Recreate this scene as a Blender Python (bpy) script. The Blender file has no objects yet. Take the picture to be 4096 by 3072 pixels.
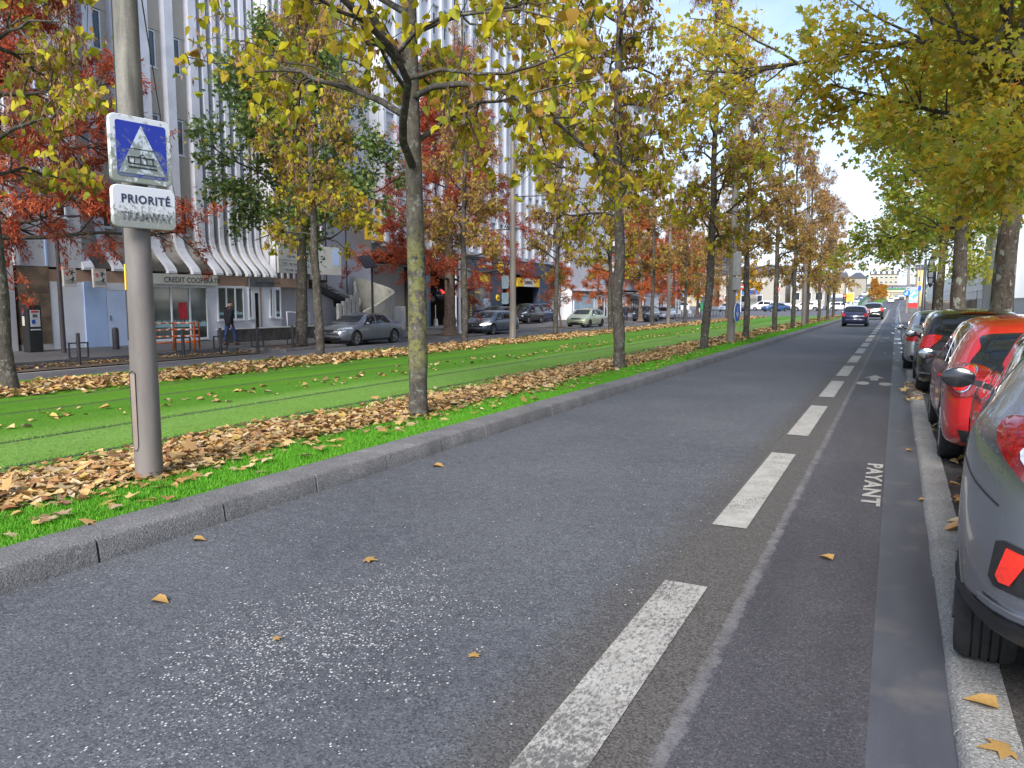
import bpy, bmesh, math, random
import numpy as np
from mathutils import Vector, Matrix
from mathutils.bvhtree import BVHTree
from mathutils.geometry import delaunay_2d_cdt
S = bpy.context.scene
COL = S.collection
R = math.radians
PI = math.pi

# ---------------------------------------------------------------- camera
cd = bpy.data.cameras.new("camera"); cam = bpy.data.objects.new("camera", cd); COL.objects.link(cam)
cd.sensor_width = 36; cd.lens = 36 * 3000 / 4096; cd.clip_start = .05; cd.clip_end = 3000
cam.location = (0, 0, 1.62); cam.rotation_euler = (R(90 - 6.145), 0, R(27.009))
S.camera = cam
# ---------------------------------------------------------------- world, sun, exposure
SUN_EL, SUN_AZ = 37, 171          # azimuth of the sun measured clockwise from +Y
W = bpy.data.worlds.new("World"); S.world = W; W.use_nodes = True
nt = W.node_tree; nt.nodes.clear()
def nd(t, **k):
    n = nt.nodes.new(t)
    for a, b in k.items(): setattr(n, a, b)
    return n
sky = nd('ShaderNodeTexSky', sky_type='NISHITA', sun_disc=False, sun_elevation=R(SUN_EL), sun_rotation=R(SUN_AZ))
sky.air_density = 1.0; sky.dust_density = .6; sky.ozone_density = 2.2
tc = nd('ShaderNodeTexCoord'); mp = nd('ShaderNodeMapping'); mp.inputs['Scale'].default_value = (1.0, 1.0, 2.6)
mp.inputs['Location'].default_value = (1.3, .4, .2)
nz = nd('ShaderNodeTexNoise'); nz.inputs['Scale'].default_value = 1.9; nz.inputs['Detail'].default_value = 7; nz.inputs['Roughness'].default_value = .55
rp = nd('ShaderNodeValToRGB'); rp.color_ramp.elements[0].position = .43; rp.color_ramp.elements[1].position = .70
sc_ = nd('ShaderNodeMath', operation='MULTIPLY'); sc_.inputs[1].default_value = .74
mx = nd('ShaderNodeMix', data_type='RGBA'); mx.inputs['B'].default_value = (4.7, 5.2, 6.3, 1)
bg = nd('ShaderNodeBackground'); bg.inputs['Strength'].default_value = .092
ou = nd('ShaderNodeOutputWorld')
L = nt.links.new
L(tc.outputs['Generated'], mp.inputs['Vector']); L(mp.outputs[0], nz.inputs['Vector']); L(nz.outputs[0], rp.inputs[0])
sx_ = nd('ShaderNodeSeparateXYZ'); L(tc.outputs['Generated'], sx_.inputs[0]); hz = nd('ShaderNodeMapRange'); hz.inputs['From Min'].default_value = .02; hz.inputs['From Max'].default_value = .30
hz.inputs['To Min'].default_value = .92; hz.inputs['To Max'].default_value = 0; L(sx_.outputs['Z'], hz.inputs['Value'])
mxm = nd('ShaderNodeMath', operation='MAXIMUM'); L(rp.outputs[0], sc_.inputs[0]); L(sc_.outputs[0], mxm.inputs[0]); L(hz.outputs[0], mxm.inputs[1]); L(mxm.outputs[0], mx.inputs['Factor']); L(sky.outputs[0], mx.inputs['A']); L(mx.outputs['Result'], bg.inputs[0]); L(bg.outputs[0], ou.inputs[0])
sd = bpy.data.lights.new("sun", 'SUN'); so = bpy.data.objects.new("sun", sd); COL.objects.link(so)
sd.energy = 2.6; sd.angle = R(28); sd.color = (1, .95, .88)
az = R(SUN_AZ); el = R(SUN_EL)
sdir = Vector((math.sin(az) * math.cos(el), math.cos(az) * math.cos(el), math.sin(el)))
so.rotation_euler = sdir.to_track_quat('Z', 'Y').to_euler()
S.view_settings.view_transform = 'Standard'; S.view_settings.look = 'None'; S.view_settings.gamma = 1; S.view_settings.exposure = 1.45
S.view_settings.use_curve_mapping = False
S.render.engine = 'CYCLES'; S.cycles.max_bounces = 5; S.cycles.transparent_max_bounces = 6
S.cycles.diffuse_bounces = 3; S.cycles.glossy_bounces = 2; S.cycles.transmission_bounces = 2

# ---------------------------------------------------------------- terrain
def gz(X, Y):
    z = min(0.0, .014 * (X + 5)); s = min(1.0, max(0.0, (Y - 90) / 40)); t = min(max(0.0, Y - 180), 320)
    return z + .45 * s * s * (3 - 2 * s) + (1.9e-4 * t * t if t < 100 else 1.9 + .015 * (t - 100))
def bend(Y): return 1.1e-4 * min(max(0.0, Y - 180), 220) ** 2

# ---------------------------------------------------------------- materials
MATS = {}
def newmat(name):
    m = bpy.data.materials.new(name); m.use_nodes = True; MATS[name] = m
    t = m.node_tree; b = t.nodes['Principled BSDF']
    return m, t, b
def c4(c): return (c[0], c[1], c[2], 1)
def mat(name, col, rough=.6, metal=0, var=.12, scale=6, bump=0, bscale=None, coat=0, col2=None, emit=0, lo=.35, hi=.65, spec=.5, coord='Object', stretch=None, detail=4):
    if name in MATS: return MATS[name]
    m, t, b = newmat(name)
    b.inputs['Roughness'].default_value = rough; b.inputs['Metallic'].default_value = metal
    b.inputs['Coat Weight'].default_value = coat; b.inputs['Coat Roughness'].default_value = .03
    b.inputs['Specular IOR Level'].default_value = spec
    b.inputs['Base Color'].default_value = c4(col)
    if emit: b.inputs['Emission Color'].default_value = c4(col); b.inputs['Emission Strength'].default_value = emit
    if var or col2 or bump:
        tcn = t.nodes.new('ShaderNodeTexCoord'); src = tcn.outputs[coord]
        if stretch:
            q = t.nodes.new('ShaderNodeMapping'); q.inputs['Scale'].default_value = stretch; t.links.new(src, q.inputs[0]); src = q.outputs[0]
        n = t.nodes.new('ShaderNodeTexNoise'); n.inputs['Scale'].default_value = scale; n.inputs['Detail'].default_value = detail
        t.links.new(src, n.inputs['Vector'])
        if var or col2:
            r = t.nodes.new('ShaderNodeValToRGB'); r.color_ramp.elements[0].position = lo; r.color_ramp.elements[1].position = hi
            a = [x * (1 - var) for x in col]; c = [min(1, x * (1 + var)) for x in col] if col2 is None else col2
            r.color_ramp.elements[0].color = c4(a); r.color_ramp.elements[1].color = c4(c)
            t.links.new(n.outputs[0], r.inputs[0]); t.links.new(r.outputs[0], b.inputs['Base Color'])
        if bump:
            n2 = t.nodes.new('ShaderNodeTexNoise'); n2.inputs['Scale'].default_value = bscale or scale * 3; n2.inputs['Detail'].default_value = 5
            t.links.new(src, n2.inputs['Vector'])
            bp = t.nodes.new('ShaderNodeBump'); bp.inputs['Strength'].default_value = bump; bp.inputs['Distance'].default_value = .02
            t.links.new(n2.outputs[0], bp.inputs['Height']); t.links.new(bp.outputs[0], b.inputs['Normal'])
    return m
class NB:
    """tiny node-graph writer"""
    def __init__(s, name): s.m, s.t, s.b = newmat(name); s.L = s.t.links.new
    def n(s, ty, ins=None, **k):
        x = s.t.nodes.new(ty)
        for a, b in k.items(): setattr(x, a, b)
        for a, b in (ins or {}).items():
            if hasattr(b, 'is_output') or isinstance(b, bpy.types.NodeSocket): s.L(b, x.inputs[a])
            else: x.inputs[a].default_value = b
        return x
    def pos(s): return s.n('ShaderNodeNewGeometry').outputs['Position']
    def obj(s): return s.n('ShaderNodeTexCoord').outputs['Object']
    def noise(s, vec, scale, detail=4, rough=.5): return s.n('ShaderNodeTexNoise', {'Vector': vec, 'Scale': scale, 'Detail': detail, 'Roughness': rough}).outputs[0]
    def vor(s, vec, scale, out='Distance'): return s.n('ShaderNodeTexVoronoi', {'Vector': vec, 'Scale': scale}).outputs[out]
    def ramp(s, fac, stops):
        r = s.n('ShaderNodeValToRGB', {0: fac}); e = r.color_ramp.elements
        while len(e) < len(stops): e.new(.5)
        for q, (p, c) in zip(e, stops): q.position = p; q.color = c4(c) if hasattr(c, '__len__') else (c, c, c, 1)
        return r.outputs[0]
    def mix(s, f, a, b):
        x = s.n('ShaderNodeMix', data_type='RGBA')
        for i, v in (('Factor', f), ('A', a), ('B', b)):
            if isinstance(v, bpy.types.NodeSocket): s.L(v, x.inputs[i])
            else: x.inputs[i].default_value = v if i == 'Factor' else c4(v)
        return x.outputs['Result']
    def math(s, op, a, b=0, clamp=False):
        x = s.n('ShaderNodeMath', operation=op, use_clamp=clamp)
        for i, v in ((0, a), (1, b)):
            if isinstance(v, bpy.types.NodeSocket): s.L(v, x.inputs[i])
            else: x.inputs[i].default_value = v
        return x.outputs[0]
    def xyz(s, vec): return s.n('ShaderNodeSeparateXYZ', {0: vec}).outputs
    def scale(s, vec, sc): return s.n('ShaderNodeMapping', {'Vector': vec, 'Scale': sc}).outputs[0]
    def bump(s, h, st=.3, dist=.01): s.L(s.n('ShaderNodeBump', {'Height': h, 'Strength': st, 'Distance': dist}).outputs[0], s.b.inputs['Normal'])
    def set(s, col=None, rough=None, metal=None, spec=None, coat=None):
        for nme, v in (('Base Color', col), ('Roughness', rough), ('Metallic', metal), ('Specular IOR Level', spec), ('Coat Weight', coat)):
            if v is None: continue
            if isinstance(v, bpy.types.NodeSocket): s.L(v, s.b.inputs[nme])
            else: s.b.inputs[nme].default_value = c4(v) if nme == 'Base Color' else v
        return s.m

# ---------------------------------------------------------------- mesh helpers
def link(o, parent=None):
    COL.objects.link(o)
    if parent is not None: o.parent = parent
    return o
def tag(o, label=None, cat=None, group=None, kind=None):
    if label: o['label'] = label
    if cat: o['category'] = cat
    if group: o['group'] = group
    if kind: o['kind'] = kind
    return o
def empty(name, loc=(0, 0, 0), rz=0, label=None, cat=None, group=None):
    o = bpy.data.objects.new(name, None); o.empty_display_size = .2; COL.objects.link(o)
    o.location = loc; o.rotation_euler = (0, 0, rz); return tag(o, label, cat, group)
def kids(o): return [c for c in COL.objects if c.parent == o]
_children = {}
def copy_tree(o, parent=None):
    c = o.copy(); COL.objects.link(c)
    if parent is not None: c.parent = parent
    for ch in [x for x in list(o.children)]: copy_tree(ch, c)
    return c
def raw_mesh(name, V, F):
    """V (n,3) array, F (m,k) array -> mesh, quickly"""
    V = np.asarray(V, np.float32); F = np.asarray(F, np.int32); m, k = F.shape
    me = bpy.data.meshes.new(name); me.vertices.add(len(V)); me.vertices.foreach_set('co', V.ravel())
    me.loops.add(m * k); me.loops.foreach_set('vertex_index', F.ravel())
    me.polygons.add(m); me.polygons.foreach_set('loop_start', np.arange(m, dtype=np.int32) * k)
    me.update(calc_edges=True); return me
def mobj(name, me, m=None, parent=None, smooth=False):
    o = bpy.data.objects.new(name, me)
    if m is not None: me.materials.append(m)
    if smooth:
        me.polygons.foreach_set('use_smooth', [True] * len(me.polygons))
        if smooth is not True: me.set_sharp_from_angle(angle=R(smooth))
    return link(o, parent)
class MB:
    def __init__(s): s.v = []; s.f = []; s.mi = []
    def add(s, vs, fs, mi=0):
        b = len(s.v); s.v.extend([tuple(map(float, p)) for p in vs]); s.f.extend([tuple(b + i for i in f) for f in fs]); s.mi.extend([mi] * len(fs)); return s
    def box(s, x0, x1, y0, y1, z0, z1, mi=0, M=None):
        vs = [(x, y, z) for x in (x0, x1) for y in (y0, y1) for z in (z0, z1)]
        if M is not None: vs = [M @ Vector(p) for p in vs]
        return s.add(vs, [(0, 1, 3, 2), (4, 6, 7, 5), (0, 4, 5, 1), (2, 3, 7, 6), (0, 2, 6, 4), (1, 5, 7, 3)], mi)
    def bar(s, a, b, w, h=None, mi=0):
        """square bar from a to b"""
        a = Vector(a); b = Vector(b); d = (b - a); h = h or w
        up = Vector((0, 0, 1)) if abs(d.normalized().z) < .9 else Vector((0, 1, 0))
        x = d.cross(up).normalized() * w / 2; y = x.cross(d).normalized() * h / 2
        vs = [a + x + y, a - x + y, a - x - y, a + x - y, b + x + y, b - x + y, b - x - y, b + x - y]
        return s.add(vs, [(3, 2, 1, 0), (4, 5, 6, 7), (0, 1, 5, 4), (1, 2, 6, 5), (2, 3, 7, 6), (3, 0, 4, 7)], mi)
    def tube(s, pts, rad, n=8, cap=True, mi=0):
        P = [Vector(p) for p in pts]
        if not hasattr(rad, '__len__'): rad = [rad] * len(P)
        T = [(P[min(i + 1, len(P) - 1)] - P[max(i - 1, 0)]).normalized() for i in range(len(P))]
        u = T[0].orthogonal().normalized(); b = len(s.v)
        for i, p in enumerate(P):
            u = (u - T[i] * u.dot(T[i])); u = u.normalized() if u.length > 1e-6 else T[i].orthogonal().normalized()
            w = T[i].cross(u)
            for k in range(n):
                a = 2 * PI * k / n; q = p + (u * math.cos(a) + w * math.sin(a)) * rad[i]; s.v.append((q.x, q.y, q.z))
        for i in range(len(P) - 1):
            for k in range(n):
                k2 = (k + 1) % n; s.f.append((b + i * n + k, b + i * n + k2, b + (i + 1) * n + k2, b + (i + 1) * n + k)); s.mi.append(mi)
        if cap:
            s.f.append(tuple(b + k for k in range(n - 1, -1, -1))); s.mi.append(mi)
            s.f.append(tuple(b + (len(P) - 1) * n + k for k in range(n))); s.mi.append(mi)
        return s
    def lathe(s, prof, n=24, c=(0, 0, 0), axis='Z', mi=0, closed=False):
        """prof: (radius, height) pairs"""
        b = len(s.v); c = Vector(c)
        for r, h in prof:
            for k in range(n):
                a = 2 * PI * k / n; x, y = r * math.cos(a), r * math.sin(a)
                p = (x, y, h) if axis == 'Z' else ((h, x, y) if axis == 'X' else (x, h, y)); s.v.append(tuple(Vector(p) + c))
        m = len(prof)
        for i in range(m if closed else m - 1):
            i2 = (i + 1) % m
            for k in range(n):
                k2 = (k + 1) % n; s.f.append((b + i * n + k, b + i * n + k2, b + i2 * n + k2, b + i2 * n + k)); s.mi.append(mi)
        return s
    def prism(s, poly, a, b, plane='XZ', mi=0):
        """2-D polygon extruded along the third axis between a and b"""
        f = {'XZ': lambda p, t: (p[0], t, p[1]), 'YZ': lambda p, t: (t, p[0], p[1]), 'XY': lambda p, t: (p[0], p[1], t)}[plane]
        n = len(poly); vs = [f(p, a) for p in poly] + [f(p, b) for p in poly]
        return s.add(vs, [tuple(range(n - 1, -1, -1)), tuple(range(n, 2 * n))] + [(i, (i + 1) % n, n + (i + 1) % n, n + i) for i in range(n)], mi)
    def mesh(s, name):
        me = bpy.data.meshes.new(name); me.from_pydata(s.v, [], s.f); return me
    def build(s, name, m, parent=None, smooth=False, bevel=0, fix=True, **k):
        me = s.mesh(name)
        if fix or bevel:
            bm = bmesh.new(); bm.from_mesh(me)
            if bevel:
                bmesh.ops.remove_doubles(bm, verts=bm.verts, dist=1e-5)
                es = [e for e in bm.edges if len(e.link_faces) == 2 and e.calc_face_angle(0) > .5]
                bmesh.ops.bevel(bm, geom=es, offset=bevel, segments=2, profile=.5, affect='EDGES')
            bmesh.ops.recalc_face_normals(bm, faces=bm.faces); bm.to_mesh(me); bm.free()
        ms = m if isinstance(m, (list, tuple)) else [m]
        o = mobj(name, me, None, parent, smooth)
        for x in ms: me.materials.append(x)
        if len(ms) > 1 and not bevel: me.polygons.foreach_set('material_index', s.mi)
        return tag(o, **k) if k else o
def text_obj(name, txt, m, parent, loc, rot, size, ext=.004, align='LEFT', sx=1, bold=0, spacing=1):
    cu = bpy.data.curves.new(name, 'FONT'); cu.body = txt; cu.size = size; cu.extrude = ext; cu.align_x = align; cu.align_y = 'BOTTOM_BASELINE'
    cu.offset = bold; cu.space_character = spacing; cu.resolution_u = 3
    t = bpy.data.objects.new(name, cu); COL.objects.link(t); bpy.context.view_layer.update()
    me = bpy.data.meshes.new_from_object(t.evaluated_get(bpy.context.evaluated_depsgraph_get()))
    COL.objects.unlink(t); bpy.data.objects.remove(t)
    M = Matrix.Translation(Vector(loc)) @ rot.to_4x4() @ Matrix.Diagonal((sx, 1, 1, 1)); me.transform(M)
    me.materials.clear(); o = mobj(name, me, m, parent); return o
# text facing +X, reading towards -Y ... as seen from the road (viewer looks to -X, right hand is +Y)
ROT_PX = Matrix(((0, 0, 1), (1, 0, 0), (0, 1, 0)))          # x->+Y, y->+Z, normal->+X
ROT_MY = Matrix(((1, 0, 0), (0, 0, -1), (0, 1, 0)))         # x->+X, y->+Z, normal->-Y
def sheet(name, xs, ys, zf, m, parent=None, **k):
    V = [(x + bend(y), y, zf(x, y)) for y in ys for x in xs]; n = len(xs)
    F = [(j * n + i, j * n + i + 1, (j + 1) * n + i + 1, (j + 1) * n + i) for j in range(len(ys) - 1) for i in range(n - 1)]
    o = mobj(name, raw_mesh(name, V, F), m, parent, True); return tag(o, **k)
# ---------------------------------------------------------------- ground materials
def asphalt(name, base, dark, speck=.5, patch=False, blue=0):
    n = NB(name); p = n.pos()
    big = n.noise(p, .55, 4, .55); mid = n.noise(p, 9, 3); fine = n.noise(p, 120, 2, .7)
    c = n.mix(n.ramp(big, [(.35, 0), (.65, 1)]), dark, base)
    c = n.mix(n.math('MULTIPLY', n.ramp(mid, [(.4, 0), (.62, 1)]), .35), c, [x * 1.25 for x in base])
    gv = n.n('ShaderNodeTexVoronoi', {'Vector': p, 'Scale': 115.0}); gc = n.xyz(gv.outputs['Color'])[0]; lum = n.ramp(gc, [(0, .5), (.35, .88), (.75, 1.1), (.93, 1.4), (1, 1.8)])
    mm = n.n('ShaderNodeMix', data_type='RGBA', blend_type='MULTIPLY'); mm.inputs['Factor'].default_value = 1; n.L(c, mm.inputs['A']); n.L(lum, mm.inputs['B']); c = mm.outputs['Result']
    # separate pale chips of aggregate, dense where the surface is worn through
    vn = n.n('ShaderNodeTexVoronoi', {'Vector': n.scale(p, (1, .75, 1)), 'Scale': 88.0}); rc = n.xyz(vn.outputs['Color'])
    dens = speck * .022
    if patch:
        xy = n.xyz(p)
        dx = n.math('MULTIPLY', n.math('SUBTRACT', xy[0], -2.45), 1.15); dy = n.math('MULTIPLY', n.math('SUBTRACT', xy[1], 2.65), .72)
        d = n.math('SQRT', n.math('ADD', n.math('MULTIPLY', dx, dx), n.math('MULTIPLY', dy, dy)))
        wob = n.math('MULTIPLY', n.noise(p, 2.2, 5, .7), 1.5)
        blob = n.math('SUBTRACT', 1.62, n.math('ADD', d, wob), True)
        dens = n.math('ADD', dens, n.math('MULTIPLY', n.math('MULTIPLY', blob, n.ramp(n.noise(p, 14, 3, .7), [(.38, .15), (.6, 1)])), 1.25))
        # darker brownish band next to the cycle lane joint
        e = n.math('ADD', xy[0], n.math('MULTIPLY', n.math('SUBTRACT', n.noise(p, 4, 6, .8), .5), .5))
        c = n.mix(n.ramp(n.math('ADD', e, 1.5), [(.02, 0), (.30, .75)]), c, n.mix(gc, (.035, .032, .030), (.105, .097, .092)))
    on_ = n.math('GREATER_THAN', n.math('ADD', rc[0], dens), 1.0); sm = n.math('LESS_THAN', vn.outputs['Distance'], n.math('ADD', .22, n.math('MULTIPLY', rc[1], .25)))
    c = n.mix(n.math('MULTIPLY', on_, sm), c, n.mix(rc[2], (.22, .215, .21), (.55, .55, .55)))
    g = n.noise(p, 55, 2, .8)
    h = n.math('ADD', n.math('MULTIPLY', fine, .6), n.math('MULTIPLY', g, .8))
    n.bump(h, .55, .006)
    return n.set(c, n.ramp(big, [(.3, .62), (.7, .82)]), spec=.35)
A_ROAD = asphalt('asphalt_road', (.090, .095, .107), (.066, .070, .082), .7, True)
A_FAR = asphalt('asphalt_old', (.105, .105, .115), (.083, .083, .092), .2)
A_PAVE = asphalt('asphalt_pavement', (.125, .120, .120), (.093, .09, .09), .25)
A_PARK = asphalt('asphalt_parking', (.072, .066, .062), (.05, .046, .044), .3)
def bike_mat():
    n = NB('asphalt_cycle_lane'); p = n.pos(); xy = n.xyz(p)
    big = n.noise(n.scale(p, (1.4, .22, 1)), 1.3, 4, .6); fine = n.noise(p, 130, 2, .7)
    c = n.mix(n.ramp(big, [(.38, 0), (.62, 1)]), (.048, .046, .055), (.068, .065, .075))
    c = n.mix(n.math('MULTIPLY', n.ramp(fine, [(.4, 1), (.6, 0)]), .4), c, (.03, .029, .034))
    c = n.mix(n.math('MULTIPLY', n.ramp(n.noise(p, 50, 2, .8), [(.63, 0), (.7, 1)]), .3), c, (.2, .2, .21))
    gv = n.n('ShaderNodeTexVoronoi', {'Vector': p, 'Scale': 120.0}); gc = n.xyz(gv.outputs['Color'])[0]; e0 = n.math('ADD', xy[0], n.math('MULTIPLY', n.math('SUBTRACT', n.noise(p, 7, 8, .88), .5), .17))
    lum = n.ramp(gc, [(0, .62), (.5, .95), (.92, 1.25), (1, 1.9)]); mm = n.n('ShaderNodeMix', data_type='RGBA', blend_type='MULTIPLY'); mm.inputs['Factor'].default_value = 1; n.L(c, mm.inputs['A']); n.L(lum, mm.inputs['B']); c = mm.outputs['Result']
    dust = n.math('MULTIPLY', n.ramp(n.noise(p, 1.1, 6, .7), [(.5, 0), (.7, 1)]), n.ramp(n.noise(p, 28, 4, .8), [(.5, 0), (.62, .5)])); c = n.mix(dust, c, (.16, .155, .16))
    c = n.mix(n.ramp(n.math('ADD', e0, .67), [(0, 1), (.015, 0)]), c, n.mix(gc, (.035, .032, .030), (.115, .107, .102)))
    # pale strip of dried slurry along the joint, ragged edges
    wob = n.math('MULTIPLY', n.math('SUBTRACT', n.noise(p, 7, 8, .88), .5), .17)
    d = n.math('ABSOLUTE', n.math('SUBTRACT', n.math('ADD', xy[0], wob), -.67))
    s_ = n.math('MULTIPLY', n.ramp(n.math('MULTIPLY', d, 10), [(.24, 1), (.36, 0)]), n.ramp(n.noise(p, 5, 7, .85), [(.36, 0), (.60, .62)]))
    c = n.mix(s_, c, (.19, .185, .20))
    # puddled film of water next to the gutter further away, wet streaks
    wet = n.ramp(n.noise(n.scale(p, (1.5, .2, 1)), 1.7, 3, .5), [(.60, 0), (.68, 1)])
    far = n.ramp(n.math('MULTIPLY', xy[1], .01), [(.22, 0), (.34, 1)])
    side = n.ramp(n.math('ADD', xy[0], 1), [(.35, 0), (.9, 1)])
    w = n.math('MULTIPLY', n.math('MULTIPLY', wet, far), side)
    c = n.mix(w, c, (.04, .04, .05))
    stain = n.math('MULTIPLY', n.ramp(n.noise(n.scale(p, (3.0, .35, 1)), 2.2, 5, .6), [(.6, 0), (.68, .7)]), n.ramp(n.math('MULTIPLY', xy[1], .01), [(.17, 0), (.24, 1)]))
    c = n.mix(stain, c, (.055, .04, .03))
    n.bump(n.math('MULTIPLY', fine, n.math('SUBTRACT', 1, w)), .4, .004)
    return n.set(c, n.mix(w, (.66,) * 3, (.06,) * 3), spec=.5)
A_BIKE = bike_mat()
def gutter_mat():
    n = NB('asphalt_gutter'); p = n.pos(); xy = n.xyz(p)
    big = n.noise(n.scale(p, (2, .4, 1)), 1.6, 4, .6); fine = n.noise(p, 140, 2, .7)
    c = n.mix(n.ramp(big, [(.35, 0), (.65, 1)]), (.058, .060, .075), (.084, .087, .105))
    c = n.mix(n.math('MULTIPLY', n.ramp(fine, [(.4, 1), (.6, 0)]), .35), c, (.04, .042, .052))
    mud = n.math('MULTIPLY', n.ramp(n.noise(p, 2.3, 4, .6), [(.55, 0), (.68, .6)]), 1)
    c = n.mix(mud, c, (.12, .115, .11))
    wet = n.math('MULTIPLY', n.ramp(n.noise(n.scale(p, (1, .3, 1)), 1.5, 2, .5), [(.58, 0), (.66, 1)]), n.ramp(n.math('MULTIPLY', xy[1], .01), [(.2, 0), (.25, 1)]))
    c = n.mix(wet, c, (.04, .042, .055))
    n.bump(n.math('MULTIPLY', fine, n.math('SUBTRACT', 1, wet)), .3, .003)
    return n.set(c, n.mix(wet, (.5,) * 3, (.05,) * 3), spec=.5)
A_GUT = gutter_mat()
def grass_mat():
    n = NB('lawn'); p = n.pos(); xy = n.xyz(p)
    st = n.noise(n.scale(p, (1, .5, 1)), 38, 4, .75); big = n.noise(n.scale(p, (1, .25, 1)), 1.1, 4, .6)
    lite = (.20, .35, .075); dark = (.075, .22, .010)
    # the band of the nearer track is a paler species, the farther one a deeper green
    band = n.ramp(n.math('MULTIPLY', n.math('ADD', xy[0], 14), .1), [(.0, 0), (.44, 0), (.50, 1), (.66, 1), (.72, .35), (1, .35)])
    c = n.mix(band, dark, lite)
    c = n.mix(n.math('MULTIPLY', n.ramp(big, [(.35, 0), (.7, 1)]), .45), c, (.15, .31, .03))
    c = n.mix(n.math('MULTIPLY', n.ramp(n.noise(n.scale(p, (1, .35, 1)), 2.6, 6, .75), [(.52, 0), (.72, 1)]), .45), c, (.13, .17, .045))
    c = n.mix(n.math('MULTIPLY', n.ramp(st, [(.35, 1), (.62, 0)]), .6), c, (.03, .085, .008))
    for rx in (-7.32, -8.80, -11.35, -12.84):
        d = n.math('ABSOLUTE', n.math('SUBTRACT', n.math('ADD', xy[0], n.math('MULTIPLY', n.math('SUBTRACT', st, .5), .12)), rx))
        c = n.mix(n.ramp(n.math('MULTIPLY', d, 5), [(.18, .85), (.55, 0)]), c, (.05, .055, .025))
    n.bump(st, .9, .03)
    return n.set(c, .9, spec=.15)
M_LAWN = grass_mat()
def stone_mat(name, a, b, sc=1, blotch=None):
    n = NB(name); p = n.pos(); f = n.noise(p, 70 * sc, 3, .75); g = n.noise(p, 2.2 * sc, 5, .6)
    c = n.mix(n.ramp(g, [(.32, 0), (.68, 1)]), a, b)
    c = n.mix(n.math('MULTIPLY', n.ramp(f, [(.4, 1), (.6, 0)]), .5), c, [x * .5 for x in a])
    if blotch: c = n.mix(n.math('MULTIPLY', n.ramp(n.noise(p, 5 * sc, 5, .7), [(.6, 0), (.7, 1)]), .5), c, blotch)
    gv = n.n('ShaderNodeTexVoronoi', {'Vector': p, 'Scale': 150.0}); gc = n.xyz(gv.outputs['Color'])[0]
    mm = n.n('ShaderNodeMix', data_type='RGBA', blend_type='MULTIPLY'); mm.inputs['Factor'].default_value = 1; n.L(c, mm.inputs['A']); n.L(n.ramp(gc, [(0, .6), (.5, .98), (.9, 1.15), (1, 1.6)]), mm.inputs['B']); c = mm.outputs['Result']
    n.bump(n.math('ADD', f, n.math('MULTIPLY', g, 2)), .8, .012)
    return n.set(c, .8, spec=.3)
M_KERB = stone_mat('granite_kerb', (.135, .133, .138), (.225, .22, .225), 1, (.30, .29, .28))
M_KERB2 = stone_mat('concrete_kerb', (.25, .245, .235), (.36, .35, .335), 1, (.12, .11, .10))
def paint_mat(name, worn):
    n = NB(name); p = n.pos()
    ch = n.noise(n.scale(p, (1, .55, 1)), 60, 5, .8)
    t = n.noise(p, 1.6, 3)
    wy = n.ramp(n.math('MULTIPLY', n.xyz(p)[1], .1), [(.16, worn), (.40, worn * .8), (.55, .012)])
    thr = n.math('ADD', n.math('ADD', ch, n.math('MULTIPLY', n.math('SUBTRACT', t, .5), .35)), wy)
    k = n.ramp(thr, [(.56, 1), (.70, 0)])
    c = n.mix(n.ramp(n.noise(p, 6, 4, .7), [(.3, 0), (.7, 1)]), (.27, .26, .24), (.40, .39, .37))
    c = n.mix(k, (.105, .10, .098), c)
    n.bump(ch, .3, .004)
    return n.set(c, .7)
M_PAINT = paint_mat('road_paint', .13)
M_PAINT2 = paint_mat('worn_road_paint', .10)
M_SOIL = mat('soil', (.085, .06, .042), .95, var=.45, scale=3, bump=.8, bscale=30, detail=8)

# ---------------------------------------------------------------- ground sheets
YS = [-12, -4, 0, 4, 8, 12, 16, 20, 25, 30, 35, 40, 45, 50, 55, 60, 65, 70] + list(range(75, 300, 5)) + list(range(300, 620, 20)) + [800, 1400]
def zoff(d): return lambda x, y: gz(x, y) + d
G0 = lambda x, y: gz(max(x, -60), y) - .06
sheet('ground', [-900, -300, -120, -60, -45, -36, -28, -20, -12, -5, 0, 6, 20, 60, 200, 900], YS, G0, A_FAR, kind='structure')
YN = [y for y in YS if y <= 95]; YF = [y for y in YS if y >= 90]
sheet('road', [-4.40, -3.3, -2.2, -1.16], [y for y in YS if y <= 420], zoff(0), A_ROAD, kind='structure')
sheet('cycle_lane', [-1.16, -.6, -.02], [y for y in YS if y <= 300], zoff(.0), A_BIKE, kind='structure')
sheet('gutter', [-.02, .275], [y for y in YS if y <= 300], zoff(0), A_GUT, kind='structure')
sheet('parking_strip', [.44, 1, 2.35], [-12, 0, 8, 16, 24], zoff(.035), A_PARK, kind='structure')
sheet('pavement', [.44, 2, 4, 6.2, 9], [24, 30, 40, 50, 60, 70] + list(range(75, 230, 5)), zoff(.085), A_PAVE, kind='structure')
sheet('pavement', [2.47, 4, 6.2, 9], [-12, 0, 8, 16, 24], zoff(.11), A_PAVE, kind='structure')
sheet('side_road', [-24, -22.4, -20.25, -18.4, -16.75], [y for y in YS if y <= 170], zoff(0), A_FAR, kind='structure')
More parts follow.
